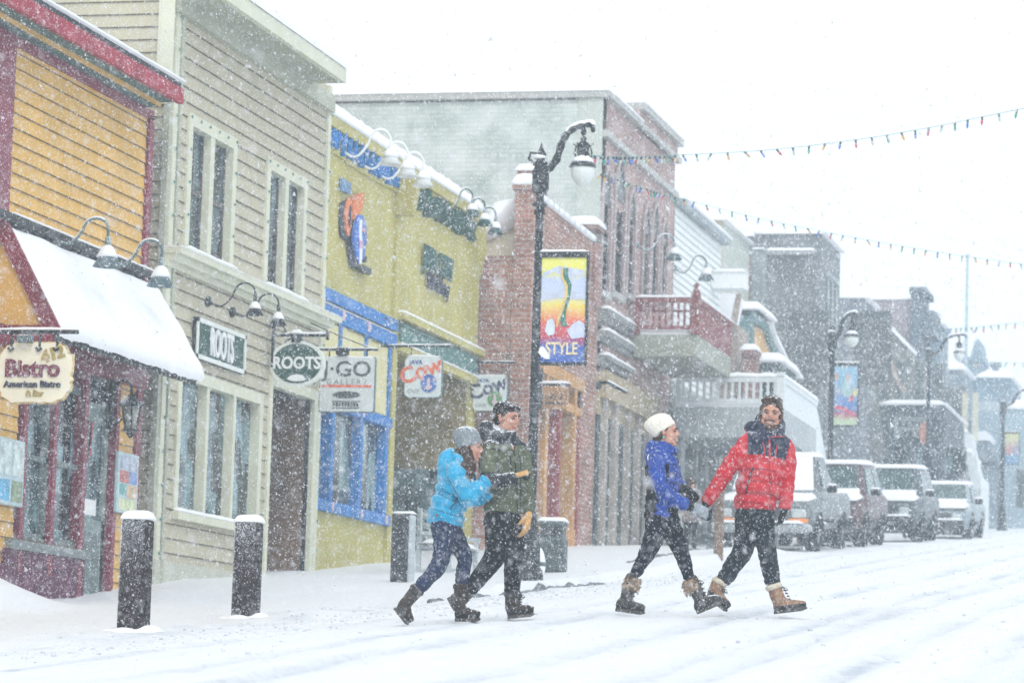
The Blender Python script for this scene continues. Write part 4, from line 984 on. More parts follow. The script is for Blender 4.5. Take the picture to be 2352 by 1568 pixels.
# cream gable and snowy roof at its left
zc0 = on_y(1130, 588, yk0+.6)[1]; xL, xR = on_y(1084, 560, yk0+.6)[0], on_y(1182, 560, yk0+.6)[0]; zl = on_y(1095, 572, yk0+.6)[1]; zr = on_y(1180, 522, yk0+.6)[1]
sh = thing('cream_shed', 'cream walled roof shed under a thick snow hump left of the brick pier', 'shed', ((xL+xR)/2, yk0+.6, zc0))
m = MB(); m.prism([(xL-2.5, zs), (xR, zs), (xR, zr), (xL, zl), (xL-2.5, zl-.6)], (0, yk0+2.6, 0), UC, VC, 2.0); wbuild(m, 'wall', mat('cream_render', (.62,.56,.40), var=.05), sh)
m = MB(); m.prism([(xL-2.5, zl-.6), (xL, zl), (xR, zr), (xR, zr+.50), (xR-.35, zr+.42), (xL+.25, zl+.40), (xL-.1, zl+.12), (xL-2.5, zl-.3)], (0, yk0+2.7, 0), UC, VC, 2.2); sbuild(m, 'snow_cap', SNOW, sh, True)
# storefront of honey wood
m = MB(); m.box(XK-.30, XK-.27, sf0, sf1, zkb, sfz); wbuild(m, 'shop_window', GLASS2, brk)
m = MB()
for px_, w_ in ((1252, .16), (1318, .10)):
    y_ = on_x(px_, 1000, XK)[0]; m.box(XK-.26, XK+.03, y_-w_*.8, y_+w_*.8, zkb, sfz-.02)
m.box(XK-.26, XK+.02, sf0, sf1, sfz-.55, sfz-.40); m.box(XK-.26, XK+.05, sf0-.1, sf1+.1, sfz-.1, sfz+.12); wbuild(m, 'shop_frame', WOOD, brk)
m = MB()
for px_ in (1286, 1330): y_ = on_x(px_, 1000, XK)[0]; m.box(XK-.25, XK+.01, y_-.06, y_+.06, zkb, sfz-.56)
sbuild(m, 'red_post', mat('dark_red_paint', (.30,.04,.035)), brk)
m = MB(); y_ = on_x(1290, 1000, XK)[0]; m.box(XK-.24, XK-.01, y_+.06, sf1-.06, zkb, zkb+1.5); wbuild(m, 'stall_riser', WOOD, brk)
Yw = yk0+.9; xa, zt = on_y(1236, 886, Yw); xb, zb = on_y(1305, 940, Yw)
t = thing('hanging_sign', 'brown wooden shop sign topped with snow below the big banner', 'sign', ((xa+xb)/2, Yw, zb))
m = MB(); m.box(xa, xb, Yw-.03, Yw+.03, zb, zt, bev=.01); wbuild(m, 'board', mat('sign_wood', (.40,.22,.09), var=.2, scale=6), t)
m = MB(); 
for k in range(7): m.bar((xa+.08+k*.055, Yw-.034, zb+.16+.02*(k % 2)), (xa+.10+k*.055, Yw-.034, zt-.14-.03*(k % 3)), .022, .02)
m.box(xa+.08, xb-.08, Yw-.04, Yw-.03, zb+.09, zb+.12); wbuild(m, 'emblem', BK, t)
m = MB(); m.box(XK-.1, xb+.03, Yw-.02, Yw+.02, zt, zt+.04); m.box(XK-.02, XK+.05, Yw-.03, Yw+.03, zb, zt+.3); wbuild(m, 'bracket', IRON, t)
m = MB(); snow_slab(m, xa-.02, xb+.04, Yw-.04, Yw+.04, zt+.04, .05, r=.03); sbuild(m, 'snow_cap', SNOW, t, True)

BRKP = brick_mat('pale_pink_brick', (.42,.27,.24), (.33,.19,.17), (.42,.38,.36))
# ================================================================== 5  tall brick building
yb0 = yk1+.02; yb1 = on_x(1548, 500, XK)[0]; zB = on_x(1371, 208, XK)[1]; zbb = zbase(XK, yb0)-.8
big = thing('tall_brick_building', 'tall building with blank pale side wall and pinkish brick front with pointed windows', 'building', (XK, 61, zbase(XK, 61)))
gw = []
for l, tp, r_ in ((1380, 462, 1398), (1409, 452, 1431), (1439, 500, 1454), (1474, 532, 1488), (1494, 530, 1508), (1516, 560, 1528)):
    a, z1 = on_x(l, tp, XK); b = on_x(r_, tp, XK)[0]; gw.append((a, b, on_x(l, 668+(l-1380)*.12, XK)[1], z1))
m = MB(); flatwall(m, (XK,0,0), UF, (1,0,0), yb0, yb1, zbb, zB, gw); wbuild(m, 'wall', BRKP, big)
ytw = on_x(1462, 270, XK)[0]; ztw = on_x(1462, 268, XK)[1]
m = MB(); m.box(XK-.3, XK-.001, yb0+.3, yb1, gw[0][3]+.1, zB); m.box(XK-14, XK-.3, yb0+.3, yb1, zbb, zB-.1); m.box(XK-5, XK+.05, ytw, yb1, zB, ztw+.15); wbuild(m, 'core', BRKP, big)
m = MB(); xs_ = on_y(1328, 300, yb0)[0]; m.box(XK-18, xs_, yb0, yb0+.3, zbb, zB-.05); wbuild(m, 'side_wall', brick_mat('pale_painted_brick', (.56,.61,.58), (.47,.53,.50), (.45,.50,.48)), big)
m = MB(); m.box(xs_, XK-.0, yb0-.03, yb0+.3, zbb, zB); wbuild(m, 'corner_strip', PALE, big)
m = MB(); m.box(XK-18, XK+.10, yb0-.10, yb0+.35, zB-.02, zB+.10); m.box(XK-.2, XK+.14, yb0-.08, yb1+.05, zB+.0, zB+.10) ; m.box(XK-.2, XK+.16, ytw, yb1+.08, ztw+.15, ztw+.28); m.box(XK-.0, XK+.10, yb0, yb1, zB-.75, zB-.62); c_ = wbuild(m, 'coping', mat('stone_coping', (.42,.42,.40), var=.1), big)
m = MB(); snow_slab(m, XK-18, XK+.12, yb0-.12, yb0+.4, zB+.10, .06, r=.05, step=.4); snow_slab(m, XK-.2, XK+.16, yb0+.4, ytw, zB+.10, .10, r=.06); snow_slab(m, XK-.3, XK+.18, ytw, yb1+.1, ztw+.28, .08, r=.06); sbuild(m, 'snow_cap', SNOW, c_, True)
for k in range(9):
    pass
for (a, b, z0, z1) in gw:
    f = MB(); w = b-a; c = (a+b)/2
    arch = [(a, z1), (a, z1+.05), (a+w*.12, z1+w*.45), (c, z1+w*.95), (b-w*.12, z1+w*.45), (b, z1+.05), (b, z1)]
    f.prism(arch, (XK+.002, 0, 0), UF, VF, .03)
    f.box(XK-.12, XK-.10, a, b, z0, z1)
    o = wbuild(f, 'window', mat('dark_green_glass', (.025,.035,.032), var=.5, scale=4, rough=.3), big)
    f = MB(); f.box(XK-.09, XK-.04, c-.03, c+.03, z0, z1); f.box(XK-.09, XK-.04, a, b, (z0+z1)/2-.03, (z0+z1)/2+.03)
    wbuild(f, 'mullion', mat('weathered_wood', (.28,.20,.17), var=.2), o)
    f = MB(); f.box(XK, XK+.10, a-.06, b+.06, z0-.12, z0); wbuild(f, 'sill', mat('stone_coping', (.42,.42,.40)), o)
    f = MB(); f.tube([(XK+.04, a-.05, z0)]+[(XK+.05, p[0]+(-.05 if p[0] < c else .05 if p[0] > c else 0), p[1]+.05) for p in arch]+[(XK+.04, b+.05, z0)], .035, n=5); wbuild(f, 'arch_moulding', mat('pink_stone', (.40,.33,.33)), o)
# snowy ledges across the lower front
for k, (px_, py_, h) in enumerate(((1376, 690, .12), (1376, 742, .10), (1376, 800, .07), (1376, 862, .06))):
    z_ = on_x(px_, py_, XK+.25)[1]; ye = yb0+(2.6 if k != 3 else 1.9)
    m = MB(); m.box(XK-.05, XK+.20, yb0, ye, z_-h, z_); m.box(XK-.05, XK+.10, yb0, ye, z_-h-.10, z_-h); l_ = wbuild(m, 'ledge', mat('dark_stone', (.24,.25,.24), var=.2), big)
    m = MB(); snow_slab(m, XK, XK+.22, yb0+.05, ye, z_, .07, r=.06, amp=.03); sbuild(m, 'snow_cap', SNOW, l_, True)
# ground floor: stone piers, doors
zgf = on_x(1384, 920, XK)[1]
m = MB()
for px_ in (1374, 1400, 1428, 1452, 1478): y_ = on_x(px_, 1100, XK)[0]; m.box(XK-.05, XK+.14, y_-.10-.05*(px_ % 3), y_+.10+.04*(px_ % 2), zbb, zgf)
sbuild(m, 'stone_pier', mat('beige_stone', (.36,.31,.27), var=.2, scale=3, bump=.4), big)
m = MB(); m.box(XK, XK+.2, yb0, yb0+5, zgf, zgf+.5); m.box(XK, XK+.05, yb0, yb0+5, zgf-.3, zgf); wbuild(m, 'shop_fascia', mat('ochre_board', (.38,.30,.18), var=.15), big)
m = MB(); m.box(XK, XK+.03, yb0+.1, yb0+4.6, zbb, zgf-.1); wbuild(m, 'shop_doors', mat('dark_teal_door', (.035,.055,.052), var=.35, scale=2.5), big)
for k, (px_, py_, lb) in enumerate(((1462, 563, 'dark swan neck lamp with snowy hood on the tall pink brick front'),)):
    y_, z_ = on_x(px_, py_, XK); gooseneck('gooseneck_lamp', lb, (XK+.02, y_, z_), (.62, .6, 0), .25, GIRON, 'swan neck lamps further up the street', sz=1.0, rise=.28)
y_, z_ = on_x(1548, 615, XK); gooseneck('gooseneck_lamp', 'dark swan neck lamp with snowy hood before the white siding wall', (XK+.02, y_, z_), (.60, .35, 0), .25, GIRON, 'swan neck lamps further up the street', sz=1.1, rise=.3)

# ================================================================== 6  white siding building with balconies
yw0 = yb1+.02; yw1 = on_x(1655, 600, XK)[0]; zW = on_x(1549, 472, XK)[1]
wh = thing('white_siding_building', 'tall white clapboard building beyond the pink brick front', 'building', (XK, 68, zbase(XK, 68)))
m = MB(); siding(m, (XK,0,0), UF, (1,0,0), yw0, yw1, zbase(XK, 66)+3.4, zW, (), pitch=.15, lip=.02); wbuild(m, 'wall', [mat('white_siding', (.80,.83,.82), var=.03), mat('grey_lap_shade_joint', (.5,.53,.53), bump=0)], wh)  # second material: painted lap shade and board joints
m = MB(); m.box(XK-9, XK-.02, yw0, yw1, zbase(XK, 66)-1, zW+.02); wbuild(m, 'core', WPAINT, wh)
m = MB(); m.box(XK-1, XK+.2, yw0, yw1+.1, zW+.02, zW+.14); r_ = wbuild(m, 'roof_edge', mat('grey_trim', (.35,.40,.42)), wh)
m = MB(); snow_slab(m, XK-3, XK+.25, yw0, yw1+.15, zW+.14, .15, r=.1); sbuild(m, 'snow_cap', SNOW, r_, True)
m = MB(); m.box(XK-.01, XK+.05, yw0, yw1+4, zbase(XK, 66)-1, zbase(XK, 66)+3.4); wbuild(m, 'lower_wall', mat('grey_green_render', (.26,.30,.28), var=.2, scale=1), wh)
for k in range(3):
    y_ = yw0+1.2+k*2.9; z_ = zbase(XK, y_); m = MB(); m.box(XK+.05, XK+.09, y_, y_+1.5, z_+.3, z_+2.5); o = wbuild(m, 'shop_window', mat('dim_glass', (.08,.10,.10), var=.5, scale=3, rough=.3), wh)
    m = MB(); m.box(XK+.05, XK+.12, y_-.08, y_, z_+.2, z_+2.6); m.box(XK+.05, XK+.12, y_+1.5, y_+1.58, z_+.2, z_+2.6); m.box(XK+.05, XK+.12, y_, y_+1.5, z_+2.5, z_+2.6); wbuild(m, 'frame', WPAINT, o)
y_, z_ = on_x(1652, 640, XK+.1); m = MB(); m.box(XK+.02, XK+.75, y_-.5, y_, z_-.28, z_+.08); o = wbuild(m, 'box_sign', WPAINT, wh)
m = MB(); snow_slab(m, XK+.02, XK+.78, y_-.55, y_+.02, z_+.08, .08, r=.06); sbuild(m, 'snow_cap', SNOW, o, True)

def deck(name, label, Y, pxL, pxR, py_rail, py_floor, py_under, pxE, rail_m, floor_m, solid_side, gap, snow_h, X0):
    xa = max(on_y(pxL, py_floor, Y)[0], X0); xb, zr = on_y(pxR, py_rail, Y); zf = on_y(pxR, py_floor, Y)[1]; zu = on_y(pxR, py_under, Y)[1]
    ye = on_x(pxE, py_rail+60, xb)[0]
    t = thing(name, label, 'balcony', ((xa+xb)/2, Y, zu))
    m = MB(); m.box(xa, xb, Y, ye, zu, zf); f_ = wbuild(m, 'floor', floor_m, t)
    m = MB(); m.box(xa, xb, Y-.03, Y+.05, zr-.10, zr); m.box(xa, xb, Y-.02, Y+.03, zf+.10, zf+.17); m.box(xb-.05, xb+.03, Y, ye, zr-.10, zr)
    m.box(xb-.11, xb+.05, Y-.05, Y+.11, zf, zr+.10); m.box(xa, xa+.1, Y-.04, Y+.06, zf, zr); wbuild(m, 'rail', rail_m, t)
    n = int((xb-xa)/gap); m = MB()
    for k in range(1, n): x_ = xa+(xb-xa)*k/n; m.box(x_-gap*.2, x_+gap*.2, Y-.01, Y+.02, zf+.17, zr-.10)
    b = wbuild(m, 'balusters', rail_m, t); b['kind'] = 'stuff'
    m = MB(); m.box(xb-.03, xb+.0, Y+.05, ye, zf, zr-.1) if solid_side else None; wbuild(m, 'side_panel', rail_m, t)
    m = MB(); snow_slab(m, xa, xb+.04, Y-.05, Y+.08, zr, snow_h, r=.05, amp=.03); snow_slab(m, xb-.08, xb+.06, Y+.09, ye, zr, snow_h, r=.05, amp=.03)
    snow_slab(m, xa, xb-.1, Y+.04, ye, zf, .16, r=.1, amp=.05, step=.25); sbuild(m, 'snow_cap', SNOW, t, True)
    return t, xa, xb, zf, zr, zu, ye
t, xa, xb, zf_, zr_, zu_, ye_ = deck('red_balcony', 'red brown wooden balcony with spindle rail high on the brick building', 61.5, 1457, 1602, 683, 768, 818, 1681, REDW, mat('grey_olive_board', (.30,.31,.25), var=.12, scale=2), True, .115, .05, XK+.01)
m = MB(); m.lathe([(.05,0), (.07,.05), (.03,.08), (.06,.14), (0,.2)], (xb-.03, 61.53, zr_+.10), 8); m.box(xa, xb, 61.49, 61.54, zr_-.28, zr_-.24); wbuild(m, 'finial', REDW, t)
t, xa, xb, zf_, zr_, zu_, ye_ = deck('white_balcony', 'snow covered white balcony with broad balusters above the parked cars', 65.4, 1552, 1797, 866, 935, 1005, 1876, mat('white_balcony_paint', (.68,.73,.74), var=.05), mat('grey_fascia', (.38,.42,.43), var=.08), True, .14, .09, XK+.06)
m = MB(); m.box(xb-.2, xb-.05, 65.45, 65.6, zbase(xb, 65)-.3, zu_); m.box(xb-.2, xb-.05, ye_-.3, ye_-.15, zbase(xb, 70)-.3, zu_); wbuild(m, 'post', WPAINT, t)
# stair going on down from its far end
m = MB(); s0, s1 = on_x(1876, 1000, xb), on_x(1884, 1035, xb)
m.add([(xb-.02, ye_, zr_), (xb-.02, ye_, zu_), (xb-.02, ye_+2.6, zu_-1.6), (xb-.02, ye_+2.6, zr_-1.6)], [(3,2,1,0)]); m.box(xb-.3, xb-.021, ye_-.0, ye_+.1, zu_-1, zr_); wbuild(m, 'stair_side', MATS['white_balcony_paint'], t)

# ================================================================== 7  far row
def block(name, label, px_c, py_top, px_l, px_r, X, m_front, m_side, below=1.0, snow=.12, Y=None):
    """building whose near corner shows at px_c"""
    y0, zt = on_x(px_c, py_top, X)
    y1 = on_x(px_r, py_top+60, X)[0]; xl = on_y(px_l, py_top, y0)[0] - .3
    t = thing(name, label, 'building', (X, (y0+y1)/2, zbase(X, (y0+y1)/2)))
    m = MB(); m.box(xl, X, y0, y0+.3, zbase(X, y0)-below, zt); wbuild(m, 'side_wall', m_side, t)
    m = MB(); m.box(X-8, X-.001, y0+.3, y1, zbase(X, y0)-below, zt); wbuild(m, 'wall', m_front, t)
    m = MB(); snow_slab(m, xl-.05, X+.15, y0-.1, y1, zt, snow, r=.1, amp=.04, step=.6); sbuild(m, 'snow_cap', SNOW, t, True)
    return t, y0, y1, xl, zt
PINK = mat('old_pink_brick', (.30,.17,.16), var=.2, scale=2, bump=.3)
DGREY = mat('dark_grey_brick', (.16,.17,.185), var=.25, scale=1.5, bump=.3)
t, y0, y1, xl, zt = block('pale_far_building', 'pale beige flat topped building rising behind the white siding wall', 1658, 506, 1585, 1722, -14.2, mat('pale_sage', (.46,.50,.44), var=.06), mat('pale_beige', (.46,.42,.36), var=.08))
def windows_on(t, X, y0, y1, z0, z1, n, mtl, w=.5, nm='window'):
    for k in range(n):
        y_ = y0+(y1-y0)*(k+.5)/n; ww = (y1-y0)/n*w/2
        m = MB(); m.box(X-.01, X+.03, y_-ww, y_+ww, z0, z1); o = wbuild(m, nm, mtl, t)
        m = MB(); m.box(X, X+.10, y_-ww-.1, y_+ww+.1, z0-.12, z0); m.box(X, X+.08, y_-ww-.1, y_+ww+.1, z1, z1+.12); sbuild(m, 'trim', mat('grey_trim', (.35,.40,.42)), o)
DIM = mat('dim_glass', (.08,.10,.10), rough=.3)
t, y0, y1, xl, zt = block('grey_far_building', 'large dark grey brick building with stepped roofline in the middle distance', 1888, 537, 1761, 1930, -12.4, DGREY, DGREY)
gx1, gz1 = on_y(1653, 586, y0); gx2 = on_y(1728, 586, y0)[0]; gx3, gz3 = on_y(1761, 574, y0)
m = MB(); m.box(gx1, gx2, y0-.05, y0+3, zbase(-12, y0)-1, gz1); wbuild(m, 'wing', PINK, t)
m = MB(); m.box(gx2, gx3, y0-.12, y0+3, zbase(-12, y0)-1, gz3); wbuild(m, 'pier', mat('grey_pier', (.27,.30,.31), var=.12), t)
zl_ = on_y(1800, 578, y0)[1]; m = MB(); m.box(gx3, on_y(1876, 578, y0)[0], y0-.2, y0, zl_-.1, zl_); o = wbuild(m, 'ledge', GREYW, t)
m = MB(); snow_slab(m, gx3, on_y(1876, 578, y0)[0], y0-.22, y0, zl_, .08, r=.05); snow_slab(m, gx1, gx2, y0-.15, y0+3, gz1, .15, r=.08); snow_slab(m, gx2, gx3, y0-.2, y0+3, gz3, .06, r=.05); sbuild(m, 'snow_cap', SNOW, o, True)
windows_on(t, -12.4, y0+.8, y1-.4, zt-2.6, zt-1.0, 3, DIM); windows_on(t, -12.4, y0+.8, y1-.4, zt-5.6, zt-3.8, 3, DIM)
m = MB(); m.box(gx3+.6, gx3+1.7, y0-.03, y0+.01, zl_-3.6, zl_-1.6); m.box(gx3+2.3, gx3+3.4, y0-.03, y0+.01, zl_-3.6, zl_-1.6); wbuild(m, 'shutter', mat('dark_slate_paint', (.09,.10,.11)), t)
# orange stepped gable
XO = -12.5
ya, za = on_x(1722, 727, XO); yb_, zb_ = on_x(1757, 735, XO); yc, zc = on_x(1808, 764, XO); yd, zd = on_x(1862, 838, XO)
t = thing('orange_gable_shop', 'orange shop with teal stepped gable and snow capped corners', 'building', (XO, (ya+yd)/2, zbase(XO, ya)))
zo = zbase(XO, ya)-1
zyc = on_x(1760, 740, XO)[1]; 
prof = [(ya, zo), (yd, zo), (yd, za-2.0), (yc+1.0, za-1.6), (yc, za-.9), (yb_+.5, za-.3), (yb_-.2, za), (ya, za)]
m = MB(); m.prism(prof, (XO-8, 0, 0), UF, VF, 8.0); wbuild(m, 'wall', mat('orange_stucco', (.66,.38,.11), var=.12, scale=1.5), t)
m = MB()
pr = prof[2:]
for a, b in zip(pr, pr[1:]): m.bar((XO+.02, a[0], a[1]), (XO+.02, b[0], b[1]), .18, .22)
m.box(XO-1.5, XO+.08, ya-.15, ya+.0, zo, za); m.box(XO-.0, XO+.06, ya, ya+.35, zo, za)
for y_, w_ in ((yb_+1.2, .3), (yc+.2, .6)): m.box(XO, XO+.05, y_, y_+w_, zo, za-2.2)
m.box(XO, XO+.06, ya, yd, za-2.9, za-2.6); wbuild(m, 'teal_trim', mat('teal_paint', (.10,.20,.21), var=.15), t)
m = MB(); snow_slab(m, XO-1.5, XO+.3, ya-.2, yb_, za+.15, .2, r=.15); snow_slab(m, XO-.5, XO+.3, yc-.6, yc+.9, za-.75, .25, r=.2)
for a, b in zip(pr, pr[1:]): m.bar((XO+.02, a[0], a[1]+.2), (XO+.02, b[0], b[1]+.2), .37, .1)
sbuild(m, 'snow_cap', SNOW, t, True)
windows_on(t, XO, ya+2.2, yc+.4, za-4.8, za-3.6, 2, DIM)
# small low roof pieces before it
Yq = on_x(1708, 800, -12.0)[0]; a, z1 = on_y(1707, 804, Yq); b, z0 = on_y(1733, 870, Yq)
t = thing('brick_chimney', 'squat brick chimney with snow cap behind the white balcony rail', 'chimney', ((a+b)/2, Yq, z0))
m = MB(); m.box(a, b, Yq, Yq+.6, z0-3, z1-.12); m.box(a-.04, b+.04, Yq-.04, Yq+.64, z1-.12, z1); wbuild(m, 'shaft', BRKD, t)
m = MB(); snow_slab(m, a-.05, b+.05, Yq-.06, Yq+.66, z1, .16, r=.14); sbuild(m, 'snow_cap', SNOW, t, True)
Yq += 1.0; a, z1 = on_y(1735, 832, Yq); b, z0 = on_y(1789, 900, Yq)
t = thing('dormer', 'dark green dormer under a thick snow cap beside the brick chimney', 'dormer', ((a+b)/2, Yq, z0))
m = MB(); m.box(a, b, Yq, Yq+2.5, z0-3, z1); wbuild(m, 'wall', mat('dark_green_boards', (.05,.09,.085), var=.3), t)
m = MB(); m.box(a+.08, (a+b)/2-.03, Yq-.02, Yq, z0, z1-.12); m.box((a+b)/2+.03, b-.08, Yq-.02, Yq, z0, z1-.12); wbuild(m, 'window', GLASS, t)
m = MB(); snow_slab(m, a-.1, b+.1, Yq-.1, Yq+2.6, z1, .24, r=.2); sbuild(m, 'snow_cap', SNOW, t, True)
# white slanting snowy roof by the red balcony
Yq = yw1+.6; q = [on_y(*p, Yq) for p in ((1650, 677), (1694, 677), (1680, 745), (1655, 725))]
t = thing('snowy_lean_to_roof', 'white snow laden slanted roof between the red balcony and the pink wall', 'roof', (q[0][0], Yq, q[3][1]))
m = MB(); m.prism([tuple(p) for p in q], (0, Yq+.9, 0), UC, VC, 1.2); wbuild(m, 'snow_cap', SNOW, t)
m = MB(); m.bar((q[1][0]+.05, Yq-.1, q[1][1]), (q[2][0]+.05, Yq-.1, q[2][1]-.2), .12, .12); m.box(q[0][0], q[2][0]+.2, Yq-.3, Yq+1.2, q[2][1]-5, q[2][1]-.05); wbuild(m, 'wall', mat('tan_board', (.34,.27,.22), var=.2), t)

t, y0, y1, xl, zt = block('slate_far_building', 'dark slate coloured building behind the second street lamp', 1986, 685, 1920, 2010, -12.3, DGREY, mat('slate_render', (.20,.22,.25), var=.2, scale=1.2))
windows_on(t, -12.3, y0+.5, y1-.3, zt-2.6, zt-1.2, 2, DIM)
t, y0, y1, xl, zt = block('pink_gabled_far_building', 'pinkish building with a dark corner turret further up the street', 2094, 688, 1990, 2130, -12.3, mat('blue_grey_boards', (.14,.20,.24), var=.2), mat('rose_render', (.28,.23,.25), var=.15))
m = MB(); x0_ = on_y(2093, 690, y0-.3)[0]; m.box(x0_, x0_+.35, y0-.4, y0+1.8, zt-6, zt+.15); m.box(x0_-.05, x0_+.5, y0-.5, y0+1.9, zt+.15, zt+.35); m.box(x0_, x0_+.75, y0-.3, y0+1.8, zt-1.2, zt-.4); wbuild(m, 'turret', mat('dark_blue_boards', (.07,.10,.13), var=.2), t)
Yg = y0-3; ga, gb = on_y(1990, 700, Yg), on_y(2078, 790, Yg)
m = MB(); m.prism([(ga[0]-.2, gb[1]-4), (gb[0]+.5, gb[1]-4), (gb[0]+.5, gb[1]-.5), (gb[0], gb[1]), (ga[0], ga[1])], (0, Yg+2.8, 0), UC, VC, 2.8); o = wbuild(m, 'gable_wing', mat('grey_tan_boards', (.19,.19,.18), var=.25), t)
m = MB(); m.prism([(ga[0], ga[1]), (gb[0]+.1, gb[1]-.1), (gb[0]+.1, gb[1]+.05), (ga[0], ga[1]+.15)], (0, Yg+2.8, 0), UC, VC, 2.95); wbuild(m, 'snow_cap', SNOW, o)
for k in range(4):
    a = ga[0]+.5+k*.55; m = MB(); m.box(a, a+.28, Yg-.05, Yg+.0, gb[1]-2.6, gb[1]-.6-.0*k); wbuild(m, 'window', DIM, o)
m = MB(); pts = [(on_y(px_, py_, Yg-.1)) for px_, py_ in ((2000, 800), (2022, 822), (2038, 812), (2060, 870), (2078, 900))]
for a, b in zip(pts, pts[1:]): m.bar((a[0], Yg-.1, a[1]), (b[0], Yg-.1, b[1]), .12, .14)
wbuild(m, 'tan_bargeboard', mat('tan_board', (.45,.34,.24)), o)
# dark shop front with sign board
Ys = 97.0; a, z1 = on_y(2028, 945, Ys); b, z0 = on_y(2168, 1012, Ys)
t = thing('dark_shop_front', 'dark boxy shop front with a broad grey name board under the gabled roofs', 'shop front', ((a+b)/2, Ys, zbase(-12, Ys)))
m = MB(); m.box(a, b, Ys, Ys+6, zbase(-12, Ys)-1, z1+.2); wbuild(m, 'wall', mat('blackish_blue_boards', (.05,.07,.085), var=.3), t)
m = MB(); m.box(a+.35, b-.4, Ys-.12, Ys, z0+.1, z1-.15); o = wbuild(m, 'name_board', mat('grey_green_board', (.22,.26,.26), var=.15), t)
m = MB()
for k in range(9): m.box(a+.5+k*.17, a+.6+k*.17, Ys-.15, Ys-.12, (z0+z1)/2-.03, (z0+z1)/2+.13)
for k in range(7): m.box(a+.6+k*.2, a+.72+k*.2, Ys-.15, Ys-.12, (z0+z1)/2-.32, (z0+z1)/2-.14)
wbuild(m, 'lettering', mat('dark_small_letters', (.05,.06,.07)), o)
for k in range(3): m = MB(); m.box(a+.2+k*.85, a+.8+k*.85, Ys-.04, Ys+.0, z0-1.8, z0-.2); wbuild(m, 'window', GLASS, t)
m = MB(); m.prism([(p[0]*.16, p[1]*.34) for p in el], (on_y(2123, 1000, Ys-.4)[0], Ys-.3, z0+.2), UC, VC, .06); wbuild(m, 'orange_sign', mat('faded_orange', (.55,.22,.14), var=.1), t)
m = MB(); snow_slab(m, a-.1, b+.1, Ys-.2, Ys+6, z1+.2, .18, r=.1, step=.5); sbuild(m, 'snow_cap', SNOW, t, True)
# stair terrace (white) after it
Yt = 104.0
t = thing('white_stair_terrace', 'two level white terrace with stairs between dark fronts near the right side', 'terrace', (on_y(2200, 1100, Yt)[0], Yt, zbase(-11, Yt)))
def oy_(px, py, Y=Yt): return on_y(px, py, Y)
WB = MATS['white_balcony_paint']
m = MB(); a, b = oy_(2160, 992), oy_(2222, 1000); c, d = oy_(2150, 1045), oy_(2240, 1055)
m.box(a[0], b[0], Yt, Yt+3, b[1]-.12, a[1]); m.box(c[0], d[0], Yt-1, Yt+2, d[1]-.15, c[1]); m.box(c[0], d[0]-.2, Yt+.5, Yt+2, zbase(-11, Yt)-1, d[1]-.15)
e = oy_(2246, 1085); m.bar((b[0], Yt, b[1]), (e[0]+.1, Yt, e[1]-.5), .3, .5, up=(0,1,0)); m.bar((d[0], Yt-1, d[1]), (oy_(2252, 1130)[0], Yt-1, oy_(2252, 1130)[1]), .3, .6, up=(0,1,0))
m.box(oy_(2232, 1100)[0], oy_(2262, 1100)[0], Yt-1.1, Yt+1.5, zbase(-11, Yt)-.8, oy_(2250, 1100)[1]); wbuild(m, 'stair', WB, t)
for px_ in (2214, 2238): x_ = oy_(px_, 950)[0]; m = MB(); m.box(x_-.09, x_+.09, Yt+.2, Yt+.4, oy_(px_, 1010)[1], oy_(px_, 900)[1]); wbuild(m, 'post', mat('cream_post', (.55,.54,.42)), t)
m = MB(); m.box(oy_(2150, 1000)[0], oy_(2212, 1000)[0], Yt+1, Yt+1.2, zbase(-11, Yt)-1, oy_(2150, 880)[1]); wbuild(m, 'dark_wall', DGREY, t)
m = MB(); snow_slab(m, a[0], b[0], Yt-.05, Yt+1, a[1], .15, r=.1); snow_slab(m, c[0], d[0], Yt-1.05, Yt, c[1], .15, r=.1); sbuild(m, 'snow_cap', SNOW, t, True)
FG1 = mat('hazed_blue_boards', (.17,.25,.31), var=.2, scale=1); FG2 = mat('hazed_grey_boards', (.19,.24,.28), var=.25, scale=1)  # distance haze put into the base colours: paler and bluer boards
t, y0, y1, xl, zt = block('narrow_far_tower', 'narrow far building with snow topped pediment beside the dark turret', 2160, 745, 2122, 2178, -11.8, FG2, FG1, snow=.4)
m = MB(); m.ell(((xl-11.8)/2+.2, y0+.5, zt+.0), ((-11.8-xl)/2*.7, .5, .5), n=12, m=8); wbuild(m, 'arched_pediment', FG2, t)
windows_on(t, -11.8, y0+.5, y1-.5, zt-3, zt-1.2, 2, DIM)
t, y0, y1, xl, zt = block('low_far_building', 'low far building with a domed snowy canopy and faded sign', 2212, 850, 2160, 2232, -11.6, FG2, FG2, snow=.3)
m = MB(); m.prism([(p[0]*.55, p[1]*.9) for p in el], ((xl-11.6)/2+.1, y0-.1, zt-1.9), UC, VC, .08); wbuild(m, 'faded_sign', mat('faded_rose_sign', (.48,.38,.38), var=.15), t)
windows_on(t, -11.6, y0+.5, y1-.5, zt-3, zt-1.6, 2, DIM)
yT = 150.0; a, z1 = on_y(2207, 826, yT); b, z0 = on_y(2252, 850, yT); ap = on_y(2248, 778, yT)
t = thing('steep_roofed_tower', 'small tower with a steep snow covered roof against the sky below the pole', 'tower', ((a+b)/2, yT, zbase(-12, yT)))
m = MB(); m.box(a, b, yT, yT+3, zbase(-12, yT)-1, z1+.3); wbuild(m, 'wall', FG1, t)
m = MB(); m.prism([(a-.2, z1), (b+.15, z1-.1), (ap[0], ap[1]), (a+.35, ap[1]-.35)], (0, yT+3, 0), UC, VC, 3.2); r_ = wbuild(m, 'roof', FG1, t)
